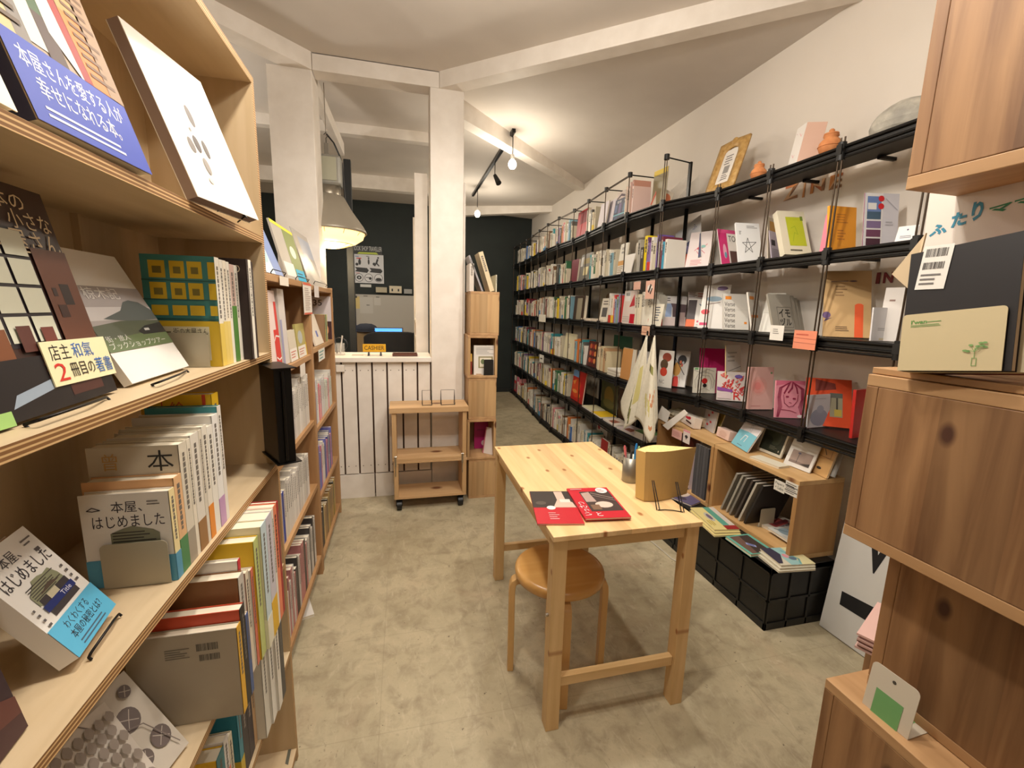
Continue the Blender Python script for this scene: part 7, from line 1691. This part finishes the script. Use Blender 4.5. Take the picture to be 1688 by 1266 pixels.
# poster, whiteboard and small boxes on the far wall
yw = FY - .013
def wallq(name, label, cat, p0, p1, t_, col, decs=(), y=yw, grp=None, kids=None):
    a, b_ = AY(*p0, y), AY(*p1, y)     # lower-left and upper-right
    M = fr(V((1, 0, 0)), V((0, 0, 1)), V((0, -1, 0)), V((a.x, y, a.z)))
    w_, h_ = b_.x - a.x, b_.z - a.z
    mb = MB().box((0, 0, 0), (w_, h_, t_), mat(col, .5)); 
    m2 = MB(); decals(m2, w_, h_, decs, t_ + .001)
    if decs:
        o = thing(name, label, cat, M, grp); mb.build('panel', o); m2.build(kids or 'print', o)
    else: o = tag(mb.build(name, None, M), label, cat, grp)
    return o, M, w_, h_
K = (34, 34, 36)
wallq('wall_poster', 'white poster with traveller pictograms and two black arrows', 'poster', (584, 466), (632, 421), .003, (206, 206, 208), [
    ('p', [(.04, .40), (.44, .36), (.5, .45), (.44, .53), (.04, .55), (.1, .47)], K), ('p', [(.52, .39), (.9, .36), (.96, .44), (.9, .52), (.52, .54), (.58, .46)], K),
    ('o', .2, .73, .045, .1, K), ('c', .2, .84, .03, K), ('o', .11, .65, .05, .05, K), ('o', .5, .75, .03, .1, K), ('c', .5, .88, .028, K), ('l', [(.7, .62), (.76, .72), (.84, .62)], .04, K), ('l', [(.76, .72), (.8, .84)], .06, K), ('c', .82, .9, .03, K), ('o', .68, .68, .05, .05, K),
    ('c', .17, .19, .14, K), ('c', .17, .19, .125, (214, 214, 216)), ('o', .17, .19, .08, .07, K), ('c', .17, .19, .03, (206, 206, 206)), ('c', .49, .19, .14, K), ('c', .49, .19, .125, (214, 214, 216)), ('l', [(.4, .2), (.52, .2)], .02, K), ('o', .54, .17, .05, .05, K), ('c', .82, .19, .14, K), ('c', .82, .19, .125, (214, 214, 216)), ('o', .82, .14, .1, .06, K), ('m', .06, .9, .2, .95, 1, (70, 110, 170)), ('m', .1, .82, .3, .9, 1, (206, 60, 60)), ('m', .42, .92, .58, .96, 1, K), ('m', .06, .33, .22, .36, 1, (206, 60, 60))])
o, M, w_, h_ = wallq('wall_sign', 'black sign strip lettered BOOK SHOP TRAVELLER over the poster', 'sign', (582, 418), (630, 407), .004, (24, 26, 26), [('t', 'BOOK SHOP TRAVELLER', .02, .4, .98, .96, (196, 196, 190), False), ('p', [(.14, .0), (.86, .02), (.8, .26), (.2, .24)], (176, 190, 60))], kids='lettering')
wallq('whiteboard', 'wide grey-white board with pinned papers behind the counter', 'board', (584, 547), (688, 488), .012, (176, 170, 160), [('r', .02, .62, .1, .94, (206, 184, 120)), ('r', .1, .5, .30, .93, (186, 182, 174)), ('r', .32, .72, .42, .92, (190, 186, 178)), ('r', .04, .9, .06, .96, K), ('r', .16, .95, .22, .965, K), ('r', .35, .93, .4, .945, K), ('m', .2, .7, .26, .74, 1, K)], kids='pinned_papers')
wallq('router', 'pale beige device box on the dark far wall', 'box', (620, 482), (638, 474), .06, (176, 166, 140))
wallq('socket_plate', 'cream socket box with two dark holes on the dark wall', 'socket', (642, 483), (662, 472), .05, (206, 194, 168), [('r', .18, .25, .3, .6, K), ('r', .68, .25, .8, .6, K)], kids='sockets')
wallq('paper_label', 'grey label box at the right on the dark wall', 'box', (666, 484), (679, 477), .04, (156, 156, 152))
wallq('paper_strip', 'small white strip label under the poster', 'label', (594, 473), (612, 469), .004, (206, 206, 200))
# white shelving behind the right post
t = thing('white_shelf_unit', 'narrow white shelf unit behind the right post', 'shelf', (0, 0, 0))
xa, xb2 = .10, .198
for y in (3.64, 4.2): MB().box((xa, y, 0), (xb2, y + .02, 2.42 if y < 4 else 2.2), BEAMW).build('upright', t, bevel=.002)
for zz in (.5, .9, 1.16, 1.30): MB().box((xa, 3.6603, zz), (xb2, 4.1997, zz + .018), BEAMW).build('shelf', t, bevel=.002)
for i, zz in enumerate((1.1785, 1.3185)):
    tag(MB().box((0, 0, 0), (.08, .22, .08 if i else .10), mat([(150, 104, 76), (206, 200, 190)][i], .7)).build('box', None, T3(.105, 3.75, zz)), ['small brown carton in the white shelf unit', 'small white carton in the white shelf unit'][i], 'box', 'cartons in the white shelf unit')
# ------------------------------------------------------------------ lamps
py = 3.66
pxc = AY(542, 340, py).x
zr, zn, zbx0, zbx1 = AY(560, 384, py).z, AY(542, 322, py).z, AY(542, 308, py).z, AY(542, 258, py).z
t = thing('pendant_lamp', 'big grey metal factory pendant lamp glowing behind the left post', 'lamp', V((pxc, py, zr)))
SHADE = mat((150, 141, 126), .4, .25)
H1 = zn - zr
R1 = AY(604, 384, py).x - pxc
MB().lathe([(R1, 0), (R1 + .006, .004), (R1 - .002, .02), (R1 * .93, .05), (R1 * .62, H1 * .62), (R1 * .42, H1 * .97), (R1 * .34, H1), (R1 * .33, H1 - .004), (R1 * .41, H1 * .95), (R1 * .6, H1 * .6), (R1 * .91, .05), (R1 - .008, .002)], SHADE, 48).build('shade', t)
MB().lathe([(R1 * .34, H1 - .001), (R1 * .34, zbx0 - zr), (0, zbx0 - zr)], mat((150, 142, 128), .35, .7), 32).build('neck', t)
bh = zbx1 - zbx0
MB().box((-.10, -.07, zbx0 - zr), (.10, .07, zbx1 - zr), mat((150, 148, 140), .4, .3)).build('ballast_box', t, bevel=.018)
MB().box((-.072, -.0745, zbx0 - zr + .03), (.072, -.0702, zbx1 - zr - .02), mat((168, 166, 146), .45, .3)).build('cover_plate', t, bevel=.003)
GL = mat((255, 218, 150), .4, 0, None, 1.5)
MB().lathe([(R1 - .012, .0), (R1 * .9, -.04), (R1 * .7, -.075), (R1 * .4, -.095), (0, -.1)], GL, 40).build('glass_dome', t)
cage = mat((196, 176, 140), .4, .5)
for k in range(6):
    q = k * math.pi / 6
    MB().tube([((R1 + .002) * s_ * math.cos(q), (R1 + .002) * s_ * math.sin(q), -.115 * (1 - s_ * s_) ** .8 if abs(s_) < 1 else 0) for s_ in [j / 8 for j in range(-8, 9)]], .0022, cage, 6).build('guard_wire', t)
MB().tube([((R1 * .6) * math.cos(k * math.pi / 16), (R1 * .6) * math.sin(k * math.pi / 16), -.083) for k in range(32)], .0022, cage, 6, True).build('guard_ring', t)
hk = zbx1 - zr
MB().box((-.016, -.004, hk - .001), (.016, .004, hk + .09), mat((140, 134, 124), .4, .7)).build('perforated_strap', t, bevel=.002)
MB().tube([(0, 0, hk + .085), (0, 0, hk + .12), (.012, 0, hk + .14), (0, 0, hk + .16), (-.014, 0, hk + .145)], .004, mat((90, 84, 76), .4, .7), 6).build('hook', t)
MB().tube([(0, 0, hk + .14), (0, 0, 2.966 - zr)], .003, mat((150, 140, 128), .4, .5), 6).build('suspension_rod', t)
MB().tube([(.005, .0, hk + .15), (.05, .01, hk + .10), (.085, .02, hk + .02), (.10, .03, hk - .03), (.11, .05, 0 + .25), (.14, .07, .1)], .006, BLACK, 6).build('cord', t)
lamp('pendant_lamp_light', 'POINT', (pxc, py, zr - .16), 14, color=(1, .82, .55), size=.08)
# track with bulbs
tr = thing('track_light_rail', 'black ceiling track carrying two bare bulbs and a small spotlight', 'track light', (0, 0, 0))
zt2 = cz(.95)
MB().box((.93, 3.95, zt2 - .03), (.96, 6.25, zt2 - .0005), BLACKM).build('rail', tr)
def bulb(y, zc_, lab):
    t = thing('bare_bulb', lab, 'bulb', V((.945, y, zc_)), 'bare bulbs on the ceiling track')
    MB().tube([(0, 0, .055), (0, 0, zt2 - .0305 - zc_)], .004, BLACKM, 8).build('stem', t)
    MB().tube([(0, 0, .035), (0, 0, .075)], .016, mat((226, 222, 214)), 12).build('socket', t)
    MB().lathe([(0, -.045), (.022, -.038), (.034, -.018), (.036, 0), (.028, .022), (.015, .036)], mat((255, 240, 214), .3, 0, None, 14), 20).build('globe', t)
    lamp('bulb_light', 'POINT', (.945, y, zc_ - .10), 17, color=(1, .9, .74), size=.05)
bulb(5.85, AY(785, 352, 5.85).z, 'bare glowing bulb farther along the ceiling track')
bulb(3.98, AY(843, 270, 3.98).z, 'bare glowing bulb nearer, at the end of the track')
q0 = AY(815, 290, 4.75)
t = thing('spotlight', 'small black spotlight hanging from the ceiling track', 'spotlight', V((.945, 4.75, zt2 - .0305)))
MB().tube([(0, 0, 0), (0, 0, -.14)], .004, BLACKM, 8).build('stem', t)
MB().tube([(0, 0, -.13), (.03, -.06, -.22)], .024, BLACK, 14, radii=[.018, .03]).build('head', t)
# ceiling spot whose rim shows at the top edge of the photo
t = thing('ceiling_spotlight', 'white ceiling spotlight just showing at the top edge', 'spotlight', V((1.0, 1.62, 2.9695)))
MB().tube([(0, 0, 0), (0, 0, -.03)], .03, mat((226, 220, 210)), 16).build('mount', t)
MB().tube([(0, 0, -.03), (0, 0, -.15)], .022, mat((226, 220, 210)), 16, radii=[.016, .03]).build('head', t)
